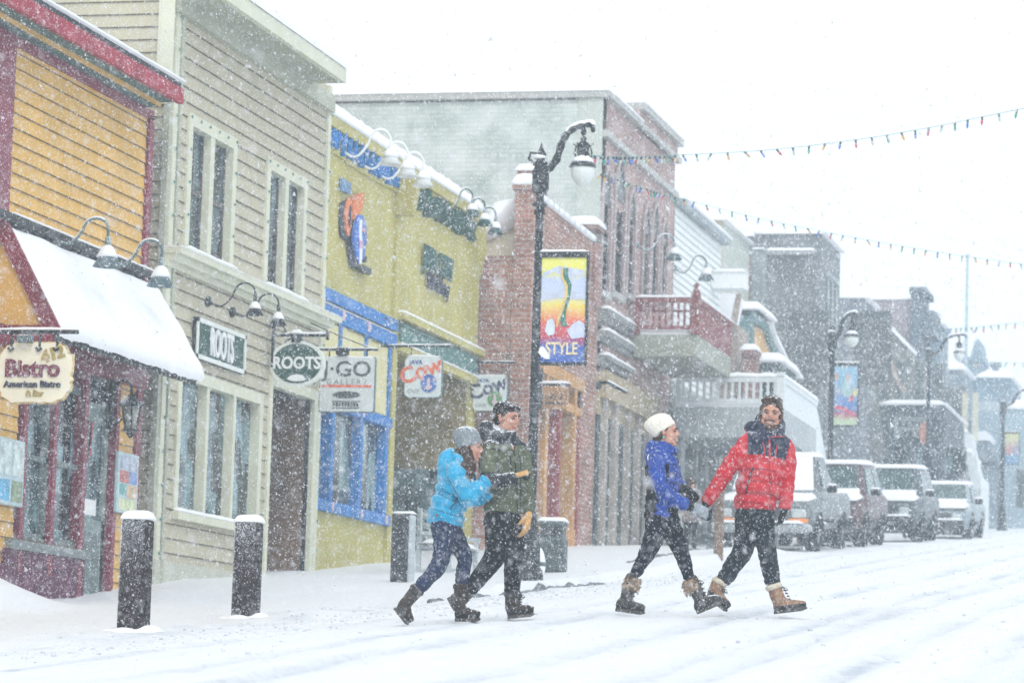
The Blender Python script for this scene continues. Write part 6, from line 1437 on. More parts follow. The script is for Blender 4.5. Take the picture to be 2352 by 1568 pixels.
        for yw in (.85, L-1.05):
            rw = .35 if kind != 'sedan' else .32
            M = Matrix.Rotation(math.pi/2*s, 3, 'Y')
            m = MB(); m.lathe([(rw*.55,-.02), (rw*.62,.02), (rw*.9,.04), (rw,.0), (rw,-.18), (rw*.9,-.22), (rw*.5,-.2)], (s*(W-.035), yw, rw), 20, M); w_ = m.build('wheel', mat('tyre_rubber', (.014,.014,.016), spec=.15, rough=.9, dust=.2), t, True)
            m = MB(); m.tube([(s*(W-.005), yw+rw*1.13*math.cos(a_*math.pi/12), rw+rw*1.13*math.sin(a_*math.pi/12)) for a_ in range(13)], .035, n=6); m.build('wheel_arch', BKP, t, True)
            m = MB(); m.lathe([(0,.03), (rw*.2,.035), (rw*.3,.0), (rw*.55,.01), (rw*.58,-.03)], (s*(W-.04), yw, rw), 14, M); m.build('rim', mat('alloy_rim', (.25,.27,.28), rough=.4, metal=.5, bump=0), w_, True)
    m = MB(); m.box(-W*.85, W*.85, .05, L-.2, zb-.14, zb+.05); m.build('underbody', mat('car_underbody', (.012,.012,.014), bump=0), t)
    m = MB(); m.box(-.17, .17, -.19, -.165, zb+.05, zb+.18); m.build('plate', mat('plate_grey', (.45,.45,.42), bump=0), t)
    m = MB(); snow_slab(m, -W*.88, W*.88, .1, ws0+.05, hood, .10, r=.09, amp=.02, zf=lambda x, y: hood-.03+(y/ws0)*.07)
    snow_slab(m, -W*.76, W*.76, ws1-.05, end-.15, hr, .10, r=.09, amp=.02)
    m.build('snow_cap', SNOW, t, True)
    m = MB(); cov = 1.0 if kind == 'truck' else .16
    q = [Vector((-W*.80, ws0+.02, hb+.03)), Vector((W*.80, ws0+.02, hb+.03))]; up = (Vector((0, ws1-ws0, hr-hb)))*(.93*cov)
    n = Vector((0, -(hr-hb), ws1-ws0)).normalized()*.035; k = 1-.14*cov
    a = q+[Vector((q[1].x*k, q[1].y, q[1].z))+up, Vector((q[0].x*k, q[0].y, q[0].z))+up]
    m.add([v+n for v in a]+[v-n*.2 for v in a], [(0,1,2,3), (7,6,5,4), (0,4,5,1), (1,5,6,2), (2,6,7,3), (3,7,4,0)]); m.build('windscreen_snow', SNOW, t)
    return t
CG = 'cars parked along the left kerb'
car('white boxy pickup with amber lights and a snow covered windscreen, first of the parked row', 'parked_pickup', 1748, 1268, -9.75, 'truck', (.13,.148,.155), CG)
car('dark red utility car under snow, second in the parked row', 'parked_car', 1876, 1245, -9.7, 'suv', (.075,.022,.028), CG)
car('grey green utility car with a clear teal windscreen, third in the parked row', 'parked_car', 2018, 1228, -9.45, 'suv', (.05,.066,.075), CG)
car('low pale silver saloon car, farthest of the parked row', 'parked_car', 2146, 1210, -9.0, 'sedan', (.22,.29,.32), CG)
# ================================================================== people
SKIN = mat('skin', (.50,.245,.165), rough=.5, var=.06, scale=20, bump=.03)
LIP = mat('lips', (.40,.155,.125), rough=.4, bump=0); TEETH = mat('teeth', (.78,.76,.70), rough=.3, bump=0)
EYE = mat('eye_dark', (.02,.012,.01), rough=.2, bump=0)
HAIRB = mat('brown_hair', spec=.12, col=(.055,.028,.018), rough=.6, var=.4, scale=40, bump=.6, bscale=90)
HAIRD = mat('dark_hair', spec=.12, col=(.022,.014,.012), rough=.6, var=.4, scale=40, bump=.6, bscale=90, dust=.30)
HAIRC = mat('curly_hair', spec=.12, col=(.065,.038,.026), rough=.7, var=.5, scale=50, bump=.9, bscale=80, dust=.28)
BEARD = mat('beard_hair', spec=.12, col=(.13,.066,.040), rough=.8, var=.4, scale=60, bump=.8, bscale=100)

def catmull(pts, vals, n):
    out, ov = [], []
    k = len(pts)
    for i in range(k-1):
        p0, p1, p2, p3 = pts[max(0, i-1)], pts[i], pts[i+1], pts[min(k-1, i+2)]
        for j in range(n):
            u = j/n; out.append(.5*((2*p1)+(p2-p0)*u+(2*p0-5*p1+4*p2-p3)*u*u+(3*p1-p0-3*p2+p3)*u**3))
            ov.append(tuple(a+(b-a)*(u*u*(3-2*u)) for a, b in zip(vals[i], vals[i+1])))
    out.append(pts[-1]); ov.append(vals[-1]); return out, ov

class Person:
    def __init__(s, name_label, ox, oy, sc, foot, group=None, D=None):
        """ox, oy, sc: crop frame -> measuring frame; foot: crop point that stands on the ground"""
        s.ox, s.oy, s.sc = ox, oy, sc
        fx, fy, fz = on_ground(ox+foot[0]*sc, oy+foot[1]*sc)
        s.D = D or Vector((fx, fy, 0)).dot(FWD)
        w = at_depth(ox+foot[0]*sc, oy+foot[1]*sc, s.D); s.root = Vector((w.x, w.y, w.z))
        s.t = thing('person', name_label, 'person', s.root, YAW, group); s.u = sc*s.D/FPX
    def P(s, X, Y, d=0.0):
        w = at_depth(s.ox+X*s.sc, s.oy+Y*s.sc, s.D+d)-s.root
        return Vector((w.dot(RGT), w.dot(FWD), w.z))
    def limb(s, mb, pts, puff=0, pitch=.085, asp=1.0, k=1.0, n=14, ux=(0,1,0), power=1.0):
        """pts: (X, Y, d, r_px)"""
        P = [s.P(p[0], p[1], p[2]) for p in pts]; r = [(p[3]*s.u*k, (p[4] if len(p) > 4 else asp)) for p in pts]
        Q, v = catmull(P, r, 8 if puff else 4); L = 0; rad = []; prev = Q[0]
        for q, vv in zip(Q, v):
            L += (q-prev).length; prev = q
            rad.append(vv[0] + (puff*(abs(math.sin(math.pi*L/pitch))-.55) if puff else 0))
        mb.tube(Q, rad, n=n, asp=[vv[1] for vv in v], ux=ux, power=power)
        mb.ell(Q[0], (rad[0]*.98,)*3, n=10, m=7); return mb
    def head(s, X, Y, d, fwd, roll=0, scale=1.0):
        c = s.P(X, Y, d); f = Vector(fwd).normalized(); up = Vector((0,0,1)); up = (up-f*up.dot(f)).normalized(); l = up.cross(f)
        M = Matrix((f, l, up)).transposed(); M = Matrix.Rotation(roll, 3, f) @ M
        s.hc, s.hM, s.hs = c, M, scale
        return c, M
    wy = 1.0
    def H(s, x, y, z): return s.hc + s.hM @ (Vector((x, y*s.wy, z))*s.hs)
    def hell(s, mb, c, r, n=14, m=10): mb.ell(s.H(*c), tuple(q*s.hs for q in r), s.hM, n=n, m=m)
    def head_geo(s, mb):
        e = lambda c, r: s.hell(mb, c, r)
        e((-.015,0,.035), (.097,.076,.088)); e((.028,0,-.030), (.060,.060,.082)); e((.035,0,-.082), (.046,.046,.036)); e((.066,0,-.102), (.020,.024,.018))
        mb.tube([s.H(.080,0,.022), s.H(.094,0,.002), s.H(.107,0,-.024)], [.008*s.hs, .010*s.hs, .0125*s.hs], n=8)
        for q in (-1, 1):
            e((.096,q*.011,-.028), (.010,.007,.007)); e((.058,q*.036,-.030), (.030,.024,.024)); e((-.008,q*.079,-.008), (.019,.009,.031)); e((.030,q*.050,-.070), (.035,.016,.030))
        mb.tube([s.H(.062,-.05,.020), s.H(.084,-.02,.026), s.H(.086,0,.022), s.H(.084,.02,.026), s.H(.062,.05,.020)], .011*s.hs, n=8)
        e((.083,0,-.058), (.014,.024,.010)); e((.080,0,-.078), (.013,.020,.008))
        mb.tube([s.H(-.02,0,-.04), s.H(-.03,0,-.12), s.P(*s.neck)], [.052*s.hs, .055*s.hs, .062*s.hs], n=12)
    def face_parts(s, smile=True, tk=1.0):
        for q in (-1, 1):
            m = MB(); s.hell(m, (.080,q*.031,.002), (.010,.0120,.0048)); m.build('eye', EYE, s.t, True)
            m = MB(); m.tube([s.H(.083,q*.048,.021), s.H(.094,q*.032,.027), s.H(.094,q*.015,.022)], [.003,.0055,.005], n=6); m.build('eyebrow', HAIRB, s.t, True)
        if smile:
            m = MB(); m.tube([s.H(.078,-.026*tk,-.060), s.H(.089,-.014*tk,-.066), s.H(.0925,0,-.068), s.H(.089,.014*tk,-.066), s.H(.078,.026*tk,-.060)], [.0015,.0040,.0048,.0040,.0015], n=8); m.build('teeth', TEETH, s.t, True)
        for dz, w_ in ((-.058, .0045), (-.080, .0055)) if smile else ((-.063, .004), (-.070, .005)):
            m = MB(); m.tube([s.H(.076,-.031,-.060), s.H(.092,-.014,dz-.003), s.H(.0955,0,dz-.004), s.H(.092,.014,dz-.003), s.H(.076,.031,-.060)], [.0015,w_*.65,w_*.65,w_*.65,.0015], n=6); m.build('lip', LIP, s.t, True)
    def make_body(s, chains):
        mb = MB(); s.head_geo(mb)
        for c in chains: s.limb(mb, c, k=.72)
        b = fuse(mb, .0085, 3, .5).build('body', SKIN, s.t, True); return b
    def cloth(s, name, mb, mats, voxel=.011, smooth=3, fn=None, fac=.5):
        r = fuse(mb, voxel, smooth, fac)
        if fn: paint(r, fn)
        o = r.build(name, mats, s.t, True); amp = {'jacket': .0075, 'trousers': .0095, 'boot': .003}.get(name, 0)
        if amp:
            me = o.data; me.update(); sd = s.root.x*7
            NN = [v.normal.copy() for v in me.vertices]; CC = [v.co.copy() for v in me.vertices]; out = []
            for c, nn in zip(CC, NN):
                w = Vector((noise.noise(c*4+Vector((sd,0,0))), noise.noise(c*4+Vector((0,sd,5))), noise.noise(c*4+Vector((3,9,sd)))))*.35
                q = Vector((c.x*6+c.z*2.5, c.y*6, c.z*(13 if name == 'trousers' else 9)-c.x*2))+w*4
                r1 = 1-2.4*abs(noise.noise(q)); r2 = 1-2.2*abs(noise.noise(q*2.1+Vector((7,1,2))))
                out.extend(c + nn*(amp*(r1*.7+r2*.35-.35)))
            me.vertices.foreach_set('co', out)
            me.update()
        return o
    def boot(s, shaft, heel, toe, d, mats, soleM, w=.052, cuff=None, cuffM=None, laceM=None, up=None, name='boot'):
        """shaft: limb points; heel, toe: crop points of the sole line"""
        h, t_ = s.P(heel[0], heel[1], d), s.P(toe[0], toe[1], d); f = (t_-h); L = f.length; f.normalize()
        u = Vector((-f.z, 0, f.x))
        if u.z < 0: u = -u
        if up is not None: u = Vector(up).normalized()
        m = MB(); s.limb(m, shaft, k=1)
        m.tube([h+f*.02+u*.065, h+f*L*.30+u*.075, h+f*L*.55+u*.060, h+f*L*.80+u*.050, h+f*L*.955+u*.042], [.048, .055, .054, .050, .040], n=14, asp=[.85,.9,.9,.9,.9], ux=(0,1,0))
        m.ell(h+f*.045+u*.06, (.05,.05,.055)); an = s.P(*shaft[-1][:3]); m.tube([an, h+f*L*.25+u*.08], [shaft[-1][3]*s.u*.98, .055], n=12)
        o = s.cloth(name, m, mats, .010, 3, fn=(lambda c: 1 if (c-h).dot(u) < .062 else 0) if len(mats) > 1 else None)
        wv = Vector((0,1,0)); out = []
        for a, b in ((0,-.036), (.02,-.044), (.25,-.038), (.45,-.040), (.68,-.054), (.85,-.050), (.97,-.026), (1.0,0), (.97,.026), (.85,.050), (.68,.054), (.45,.040), (.25,.038), (.02,.044), (0,.036)): out.append((a*L, b*w/.052))
        m = MB(); V = [h+f*(a*.985)+wv*b+u*(z+.004) for z in (0, .012, .026) for a, b in out]
        n = len(out); V = [v+(u*.012 if (i % n) in (6,7,8) and i < n else Vector()) for i, v in enumerate(V)]
        m.add(V, [tuple(range(n-1,-1,-1)), tuple(2*n+i for i in range(n))]+[(k*n+i, k*n+(i+1) % n, (k+1)*n+(i+1) % n, (k+1)*n+i) for k in range(2) for i in range(n)]); m.build('sole', soleM, o)
        m = MB(); m.tube([h+f*L*.55+u*.10+Vector((0,-.01,0)), h+f*L*.8+u*.082, h+f*L*.95+u*.06], [.020,.026,.014], n=7, asp=.6); m.build('snow_cap', SNOW, o, True)
        if cuff:
            m = MB(); cp = s.P(*cuff[:3]); ax = (s.P(*shaft[0][:3])-s.P(*shaft[1][:3])).normalized(); rr = cuff[3]*s.u; rn = random.Random(2)
            if cuff[4] == 'fur':
                for k in range(260):
                    a = rn.random()*2*math.pi; e1 = ax.orthogonal().normalized(); e2 = ax.cross(e1); rd = e1*math.cos(a)+e2*math.sin(a); b0 = cp+ax*rn.uniform(-.045,.03)+rd*rr*.80
                    tip = b0+rd*rn.uniform(.015,.034)+ax*rn.uniform(-.05,.02)+Vector((0,0,-.012)); m.tube([b0, (b0+tip)/2+ax*.006, tip], [.010,.007,.001], n=4)
                m.tube([cp-ax*.05, cp+ax*.03], [rr*.9, rr*.95], n=14)
            else:
                m.tube([cp-ax*.022, cp-ax*.008, cp+ax*.012, cp+ax*.022], [rr*.95, rr*1.1, rr*1.1, rr*.9], n=16)
            m.build('cuff', cuffM, o, cuff[4] != 'fur')
        if laceM:
            m = MB(); b0 = an+f*shaft[-1][3]*s.u*.9; top = s.P(*shaft[0][:3])+f*shaft[0][3]*s.u
            for k in range(5):
                c = h+f*L*.5+u*.105; p = c.lerp(top, k/5.0); m.tube([p+Vector((-.01,-.04,0)), p+f*.012, p+Vector((.0,.04,.01))], .0045, n=5)
            q0 = c.lerp(top, .72)
            for sgn in (1, -1): m.tube([q0, q0+f*.02+u*.01*sgn, q0+f*.035+Vector((0,-.02*sgn,-.012)), q0+f*.02+Vector((0,-.02*sgn,-.02)), q0], .0025, n=5)
            m.build('lace', laceM, o, True)
        return o
    def glove(s, wrist, dir_, pn, curl, mtl, name='glove', sc=1.0, thumb=1, spread=.12, back=None, split=None):
        """five separate fingers on a palm; pn = the way the palm faces; thumb = which side (+1/-1)"""
        w = s.P(*wrist) if not isinstance(wrist, Vector) else wrist
        f = Vector(dir_).normalized(); n = Vector(pn); n = (n-f*n.dot(f)).normalized(); l = f.cross(n)*thumb
        m = MB(); m.tube([w-f*.03*sc, w+f*.01*sc, w+f*.045*sc, w+f*.088*sc, w+f*.095*sc], [.030*sc, .030*sc, .041*sc, .043*sc, .036*sc], n=14, asp=[.85,.8,.5,.42,.4], ux=l)
        for k, (o, ln) in enumerate(((.032,.070), (.011,.080), (-.010,.075), (-.030,.060))):
            b = w+f*.080*sc+l*o*sc; dr = (f+l*o*spread*8).normalized(); ang = 0; pts = [b]; c = curl*(1+.12*k)
            for seg in (.42, .32, .26):
                ang += R(c); dd = dr*math.cos(ang)+n*math.sin(ang); pts.append(pts[-1]+dd*ln*sc*seg*1.12)
            m.tube(pts, [.0115*sc, .0110*sc, .0100*sc, .0085*sc], n=8); m.ell(pts[-1], (.0085*sc,)*3, n=8, m=6)
        b = w+f*.018*sc+l*.030*sc; d1 = (f*.62+l*.70+n*.35).normalized(); d2 = (f*.85+l*.25+n*.45).normalized()
        m.tube([b, b+d1*.034*sc, b+d1*.034*sc+d2*.030*sc, b+d1*.034*sc+d2*.052*sc], [.0165*sc, .0135*sc, .0115*sc, .009*sc], n=8)
        r = fuse(m, .0048, 2, .4)
        mats = [mtl]
        if split is not None:
            mats = [mtl, split]; paint(r, lambda c: 1 if (c-w).dot(n) > .012 else 0)
        return r.build(name, mats, s.t, True)
    def bars(s, name, pts, w, mtl, proud=0):
        m = MB(); P = [s.P(*p) for p in pts]; m.tube(P, w, n=6); return m.build(name, mtl, s.t, True)
    def surf(s, ob, X, Y, back=.004):
        """depth d at which the sight line through crop point hits cloth ob"""
        o = s.P(X, Y, -1.0); q = s.P(X, Y, 1.0); r, loc, nrm, idx = ob.ray_cast(o, (q-o).normalized())
        return (loc.y-back) if r else 0.0
    def seam(s, ob, name, pts, w, mtl):
        P = []
        for a, b in zip(pts, pts[1:]):
            for k in range(6): u = k/6; P.append((a[0]+(b[0]-a[0])*u, a[1]+(b[1]-a[1])*u))
        P.append(pts[-1]); Q = [(x, y, s.surf(ob, x, y)) for x, y in P]
        return s.bars(name, Q, w, mtl)
    def beanie(s, mtl, prof, cen, tilt, yscale=.86, slouch=(0,0), name='beanie', band=True):
        m = MB(); rings = []; n = 28; V = []
        Rt = Matrix.Rotation(-tilt, 3, 'Y'); k = len(prof)
        for i, (r, z) in enumerate(prof):
            off = slouch[0]*max(0, (z-.02)/.12)**1.5
            for j in range(n):
                a = 2*math.pi*j/n; rr = r*(1+.012*math.cos(14*a)) if band else r
                V.append(s.H(*(Vector(cen)+Rt @ Vector((rr*math.cos(a)+off, rr*yscale*math.sin(a), z)))))
        F = [(i*n+j, i*n+(j+1) % n, (i+1)*n+(j+1) % n, (i+1)*n+j) for i in range(k-1) for j in range(n)]; F += [tuple((k-1)*n+j for j in range(n)), tuple(range(n-1,-1,-1))]
        m.add(V, F); return m.build(name, mtl, s.t, True)

def knit(name, col, dust=.1, sc=95):
    m = mat(name, col, rough=.95, var=.10, scale=45, bump=0, dust=dust); t = m.node_tree; N = t.nodes.new; L = t.links.new; p = [n for n in t.nodes if n.type == 'BSDF_PRINCIPLED'][0]
    tc = N('ShaderNodeTexCoord'); w = N('ShaderNodeTexWave'); w.inputs['Scale'].default_value = sc*.4; w.inputs['Distortion'].default_value = 1.5; w.wave_type = 'BANDS'; w.bands_direction = 'X'
    L(tc.outputs['Object'], w.inputs[0]); b = N('ShaderNodeBump'); b.inputs['Strength'].default_value = .35; b.inputs['Distance'].default_value = .006; L(w.outputs[0], b.inputs['Height']); L(b.outputs[0], p.inputs['Normal']); return m
GLO = dict(A=(861.3, 890.0, .3662), B=(1378.1, 878.5, .35518))
CYAN = mat('cyan_nylon', spec=.25, col=(.005,.30,.52), rough=.38, var=.10, scale=9, bump=.35, bscale=26, dust=.10, sheen=.1)
CYAN2 = mat('dark_seam', (.0,.06,.11), bump=0)
NAVYP = mat('navy_denim', spec=.12, col=(.018,.028,.072), rough=.85, var=.25, scale=14, bump=.4, bscale=40, dust=.06)
BROWNB = mat('dark_brown_boot', spec=.12, col=(.045,.032,.026), rough=.6, var=.35, scale=12, bump=.3, dust=.25)
RUB = mat('boot_rubber', spec=.12, col=(.022,.020,.020), rough=.5, var=.3, scale=14, bump=.1, dust=.18)
SOLE = mat('boot_sole', spec=.12, col=(.075,.068,.06), rough=.8, var=.3, scale=20)

# ---------------------------------------------------------------- 1 woman in cyan
p = Person("woman in cyan puffer jacket and grey knit hat hugging a man's arm", *GLO['A'], (585, 1474))
PD = p.D
p.neck = (545, 500, 0); p.head(598, 372, -.02, (.96,-.26,-.10), roll=R(-2), scale=.97)
tor = [(530, 470, 0, 60), (505, 520, 0, 100), (490, 640, 0, 96), (460, 740, 0, 96), (440, 830, 0, 90)]
rleg = [(425, 870, -.07, 78), (430, 960, -.08, 64), (418, 1060, -.08, 55), (388, 1130, -.08, 52), (325, 1205, -.07, 45), (255, 1280, -.06, 38)]
fleg = [(470, 880, .06, 74), (522, 980, .08, 60), (562, 1065, .09, 50), (558, 1130, .09, 46), (542, 1200, .09, 40), (537, 1265, .09, 37)]
rsh = [(266, 1262, -.06, 44), (212, 1328, -.06, 40), (168, 1375, -.05, 36)]
fsh = [(537, 1240, .09, 43), (532, 1330, .09, 38), (528, 1395, .09, 38)]
nearS = [(498, 520, -.13, 64), (540, 610, -.18, 58), (585, 690, -.20, 54), (640, 640, -.17, 50), (690, 588, -.14, 46)]
farS = [(560, 520, .12, 50), (620, 650, .12, 46), (650, 700, .08, 42), (705, 650, .02, 40)]
p.make_body([tor, rleg+rsh[1:], fleg+fsh[1:], nearS, farS])
p.face_parts(True)
m = MB(); p.limb(m, [(535, 462, 0, 46, 1.0), (515, 490, 0, 84, 1.1), (505, 540, 0, 108, 1.1), (497, 610, 0, 106, 1.15), (478, 680, 0, 104, 1.2), (458, 750, 0, 112, 1.15), (442, 815, 0, 116, 1.1), (435, 858, 0, 117, 1.1)], puff=.024, pitch=.098, n=26, asp=1.15, ux=(1,0,0))
p.limb(m, nearS, puff=.019, pitch=.105); p.limb(m, farS, puff=.018, pitch=.10)
m.ell(p.P(462, 460, .0), (.085,.10,.095)); m.ell(p.P(425, 490, .0), (.045,.10,.075)); m.tube([p.P(500, 425, -.1), p.P(530, 450, -.11), p.P(560, 480, -.10), p.P(600, 520, -.05)], [.030,.034,.036,.030], n=9); m.ell(p.P(478, 395, 0), (.035,.07,.025))
jk = p.cloth('jacket', m, [CYAN], .0100, 1)
p.seam(jk, 'pocket_zip', [(520, 690), (500, 720), (472, 762)], .005, mat('grey_zip', (.03,.05,.06), bump=0))
p.seam(jk, 'hem_seam', [(352, 755), (420, 775), (500, 800), (575, 810)], .0026, CYAN2)
p.seam(jk, 'waist_seam', [(408, 628), (450, 655), (510, 690)], .0026, CYAN2)
p.seam(jk, 'waist_seam', [(405, 662), (450, 690), (500, 712)], .0026, CYAN2)
p.seam(jk, 'sleeve_seam', [(455, 560), (500, 640), (545, 715), (590, 700)], .0026, CYAN2)
m = MB(); m.ell(p.P(388, 797, p.surf(jk, 388, 797)), (.012,.006,.014)); m.build('snap_button', mat('dull_metal', (.2,.1,.12), bump=0), p.t, True)
p.beanie(knit('grey_knit', (.20,.23,.25), .42), [(.094,-.035), (.104,-.033), (.107,-.01), (.101,.0), (.106,.03), (.106,.065), (.096,.10), (.072,.128), (.035,.142), (.005,.145)], (-.016,0,.030), R(24), slouch=(-.03,0))
m = MB(); m.tube([p.H(-.02,-.06,.0), p.H(.0,-.075,-.07), p.P(590, 500, -.13), p.P(578, 560, -.17), p.P(588, 600, -.18)], [.038,.042,.048,.040,.012], n=10, asp=.8); m.tube([p.H(-.06,-.03,-.02), p.H(-.07,-.03,-.08), p.P(560, 500, -.12), p.P(560, 545, -.16)], [.035,.045,.045,.012], n=10); m.tube([p.H(.02,-.066,-.03), p.P(618, 500, -.12), p.P(602, 585, -.17)], [.018,.026,.008], n=8); m.ell(p.H(-.085,0,-.06), (.05,.05,.04))
p.cloth('hair', m, [HAIRB], .009, 2)
m = MB(); m.ell(p.P(440, 870, 0), (.115,.13,.10)); p.limb(m, rleg, k=1.02); p.limb(m, fleg, k=1.02); p.cloth('trousers', m, [NAVYP], .011, 3)
p.boot(rsh, (112, 1388), (196, 1496), -.06, [BROWNB, RUB], SOLE, up=(.80,0,.60), cuff=(262, 1268, -.06, 45, 'roll'), cuffM=BROWNB)
p.boot(fsh, (500, 1468), (664, 1468), .09, [BROWNB, RUB], SOLE, cuff=(537, 1248, .09, 44, 'roll'), cuffM=BROWNB)
cu = [p.P(690, 588, -.14)]
m = MB(); m.tube([p.P(672, 604, -.145), p.P(700, 580, -.135)], [.064, .069], n=16, asp=.8, ux=(0,1,0)); m.build('sleeve_cuff', CYAN, p.t, True)
p.glove((668, 604, -.13), (.8,.1,.6), (.3,.9,-.3), 55, SKIN, name='hand', sc=.72)

# ---------------------------------------------------------------- 2 man in olive
OLIVE = mat('olive_shell', spec=.12, col=(.105,.118,.072), rough=.8, var=.16, scale=7, bump=.4, bscale=22, dust=.16)
CHAR = mat('charcoal_shell', spec=.12, col=(.032,.036,.042), rough=.8, var=.2, scale=8, bump=.4, bscale=24, dust=.36)
BLKP = mat('black_trousers', spec=.12, col=(.010,.009,.011), rough=.85, var=.25, scale=10, bump=.4, bscale=26, dust=.05)
TANG = mat('tan_leather_glove', (.60,.34,.12), rough=.6, var=.18, scale=20, bump=.3)
BLKG = mat('black_glove', spec=.12, col=(.018,.018,.020), rough=.7, var=.3, scale=20, bump=.3, dust=.1)
p = Person('dark haired man in olive winter jacket and tan gloves beside the woman in cyan', *GLO['A'], (900, 1450), D=PD+.22)
p.neck = (810, 300, 0); p.head(826, 190, 0, (.84,-.50,-.10), roll=R(3), scale=1.03)
tor = [(812, 310, 0, 70), (815, 370, 0, 115), (810, 520, 0, 110), (800, 680, 0, 105), (802, 780, 0, 98)]
armN = [(722, 388, -.13, 64), (703, 480, -.20, 56), (722, 575, -.25, 52), (775, 588, -.27, 44), (840, 572, -.27, 40), (880, 560, -.26, 36)]
armF = [(910, 385, .05, 56), (938, 480, .06, 50), (950, 600, .04, 47), (958, 700, .02, 43), (962, 785, .0, 38)]
rleg = [(765, 830, -.07, 84), (768, 950, -.08, 74), (752, 1060, -.08, 66), (700, 1130, -.06, 57), (645, 1200, -.04, 50), (590, 1272, -.02, 44)]
fleg = [(838, 830, .07, 80), (862, 950, .08, 68), (868, 1080, .08, 58), (864, 1200, .08, 51), (862, 1305, .08, 47)]
rsh = [(588, 1262, -.02, 48), (545, 1320, -.02, 44), (510, 1350, -.01, 42)]; fsh = [(866, 1290, .08, 50), (862, 1345, .08, 47), (862, 1390, .08, 46)]
p.make_body([tor, armN, armF, rleg+rsh[1:], fleg+fsh[1:]]); p.face_parts(False)
m = MB(); p.limb(m, [(815, 300, 0, 62, 1.0), (816, 335, 0, 104, .9), (818, 380, 0, 128, .95), (815, 470, 0, 126, 1.0), (808, 580, 0, 124, 1.05), (800, 680, 0, 120, 1.05), (800, 750, 0, 117, 1.05), (800, 786, 0, 116, 1.05)], n=28, ux=(1,0,0), power=.85)
p.limb(m, armN); p.limb(m, armF)
m.tube([p.P(760, 240, .05), p.P(762, 290, -.07), p.P(800, 305, -.12), p.P(850, 300, -.12), p.P(872, 285, -.08)], [.030,.040,.040,.036,.026], n=10)
m.tube([p.P(815, 330, 0), p.P(818, 285, -.01)], [.105,.085], n=20); m.ell(p.P(712, 285, .02), (.075,.11,.075)); m.ell(p.P(700, 235, .03), (.055,.10,.035)); m.ell(p.P(730, 315, -.06), (.07,.07,.05))
r0 = p.P(790, 300, 0)
yk = p.P(800, 375, 0).z; hx = p.P(770, 300, 0).x; cuffz = p.P(720, 520, 0).z; cuffb = p.P(720, 640, 0).z; axx = p.P(735, 500, 0).x; endx = p.P(890, 500, 0).x
def fn(c):
    if c.z > yk+.01: return 1
    if c.y < -.215 and cuffb < c.z < cuffz-.03: return 1
    return 0
jk = p.cloth('jacket', m, [OLIVE, CHAR], .0115, 3, fn)
SEAM = mat('black_zip', (.012,.012,.014), bump=0)
p.seam(jk, 'zip', [(868, 310), (872, 380), (880, 480), (890, 600), (893, 780)], .0055, SEAM)
p.seam(jk, 'chest_pocket', [(845, 400), (850, 460), (856, 520)], .0045, SEAM); p.seam(jk, 'side_seam', [(900, 390), (915, 480), (915, 620), (912, 780)], .004, SEAM)
p.seam(jk, 'yoke_seam', [(730, 380), (780, 390), (850, 392)], .004, SEAM); p.seam(jk, 'pocket_flap', [(720, 700), (735, 740)], .004, SEAM)
m = MB(); q = (862, 365); m.tube([p.P(q[0], q[1], p.surf(jk, *q)-.012), p.P(q[0]+4, q[1]+22, p.surf(jk, q[0]+4, q[1]+22)-.012)], .006, n=6); m.build('zip_pull', mat('orange_pull', (.65,.35,.22), bump=0), p.t, True)
m = MB(); p.hell(m, (-.022,0,.056), (.099,.083,.078)); p.hell(m, (-.055,0,-.005), (.057,.077,.078)); m.tube([p.H(.045,-.055,.080), p.H(.076,-.02,.082), p.H(.080,.03,.076), p.H(.068,.055,.066)], [.020,.024,.021,.014], n=9)
for q in (-1, 1): m.tube([p.H(.015,q*.074,.055), p.H(.008,q*.078,.02), p.H(.002,q*.078,-.012)], [.020,.014,.006], n=7)
p.cloth('hair', m, [HAIRD], .009, 1)
m = MB(); m.ell(p.P(800, 815, 0), (.140,.13,.10)); p.limb(m, rleg, k=1.04); p.limb(m, fleg, k=1.04); p.cloth('trousers', m, [BLKP], .011, 3)
p.boot(rsh, (447, 1322), (496, 1412), -.02, [BROWNB, RUB], SOLE, up=(.85,0,.53))
p.boot(fsh, (832, 1452), (1006, 1434), .08, [BROWNB, RUB], SOLE, cuff=(866, 1300, .08, 52, 'roll'), cuffM=mat('black_gaiter', (.03,.028,.03)), laceM=SEAM)
p.glove((884, 556, -.26), (.85,-.05,.35), (.3,.25,-1), 62, TANG, sc=1.08, thumb=1, split=BLKG)
p.glove((962, 796, -.01), (-.10,-.05,-1), (-.85,.35,0), 14, TANG, sc=1.15, thumb=-1)

# ---------------------------------------------------------------- 3 woman in blue
COB = mat('cobalt_nylon', spec=.25, col=(.008,.050,.30), rough=.45, var=.14, scale=10, bump=.4, bscale=28, dust=.10)
BLKF = mat('black_fleece', spec=.12, col=(.009,.008,.011), rough=.9, var=.25, scale=14, bump=.3, dust=.05)
BLKL = mat('navy_black_trousers', spec=.12, col=(.008,.009,.018), rough=.85, var=.25, scale=12, bump=.35, bscale=30, dust=.05)
GRYG = mat('grey_knit_glove', (.30,.34,.38), rough=.9, var=.12, scale=30, bump=.3)
SORB = mat('brown_black_boot', spec=.12, col=(.045,.040,.038), rough=.5, var=.4, scale=14, bump=.4, dust=.22)
FUR = mat('tan_fur', (.34,.24,.16), rough=.95, var=.45, scale=35, bump=.2)
p = Person('woman in blue and black quilted jacket and cream knit hat holding hands', *GLO['B'], (200, 1508))
PD2 = p.D
p.neck = (432, 430, 0); p.head(424, 322, 0, (.97,-.20,.06), roll=0, scale=1.02)
tor = [(430, 425, 0, 58), (400, 480, 0, 92), (400, 600, 0, 94), (402, 740, 0, 90), (400, 860, 0, 88)]
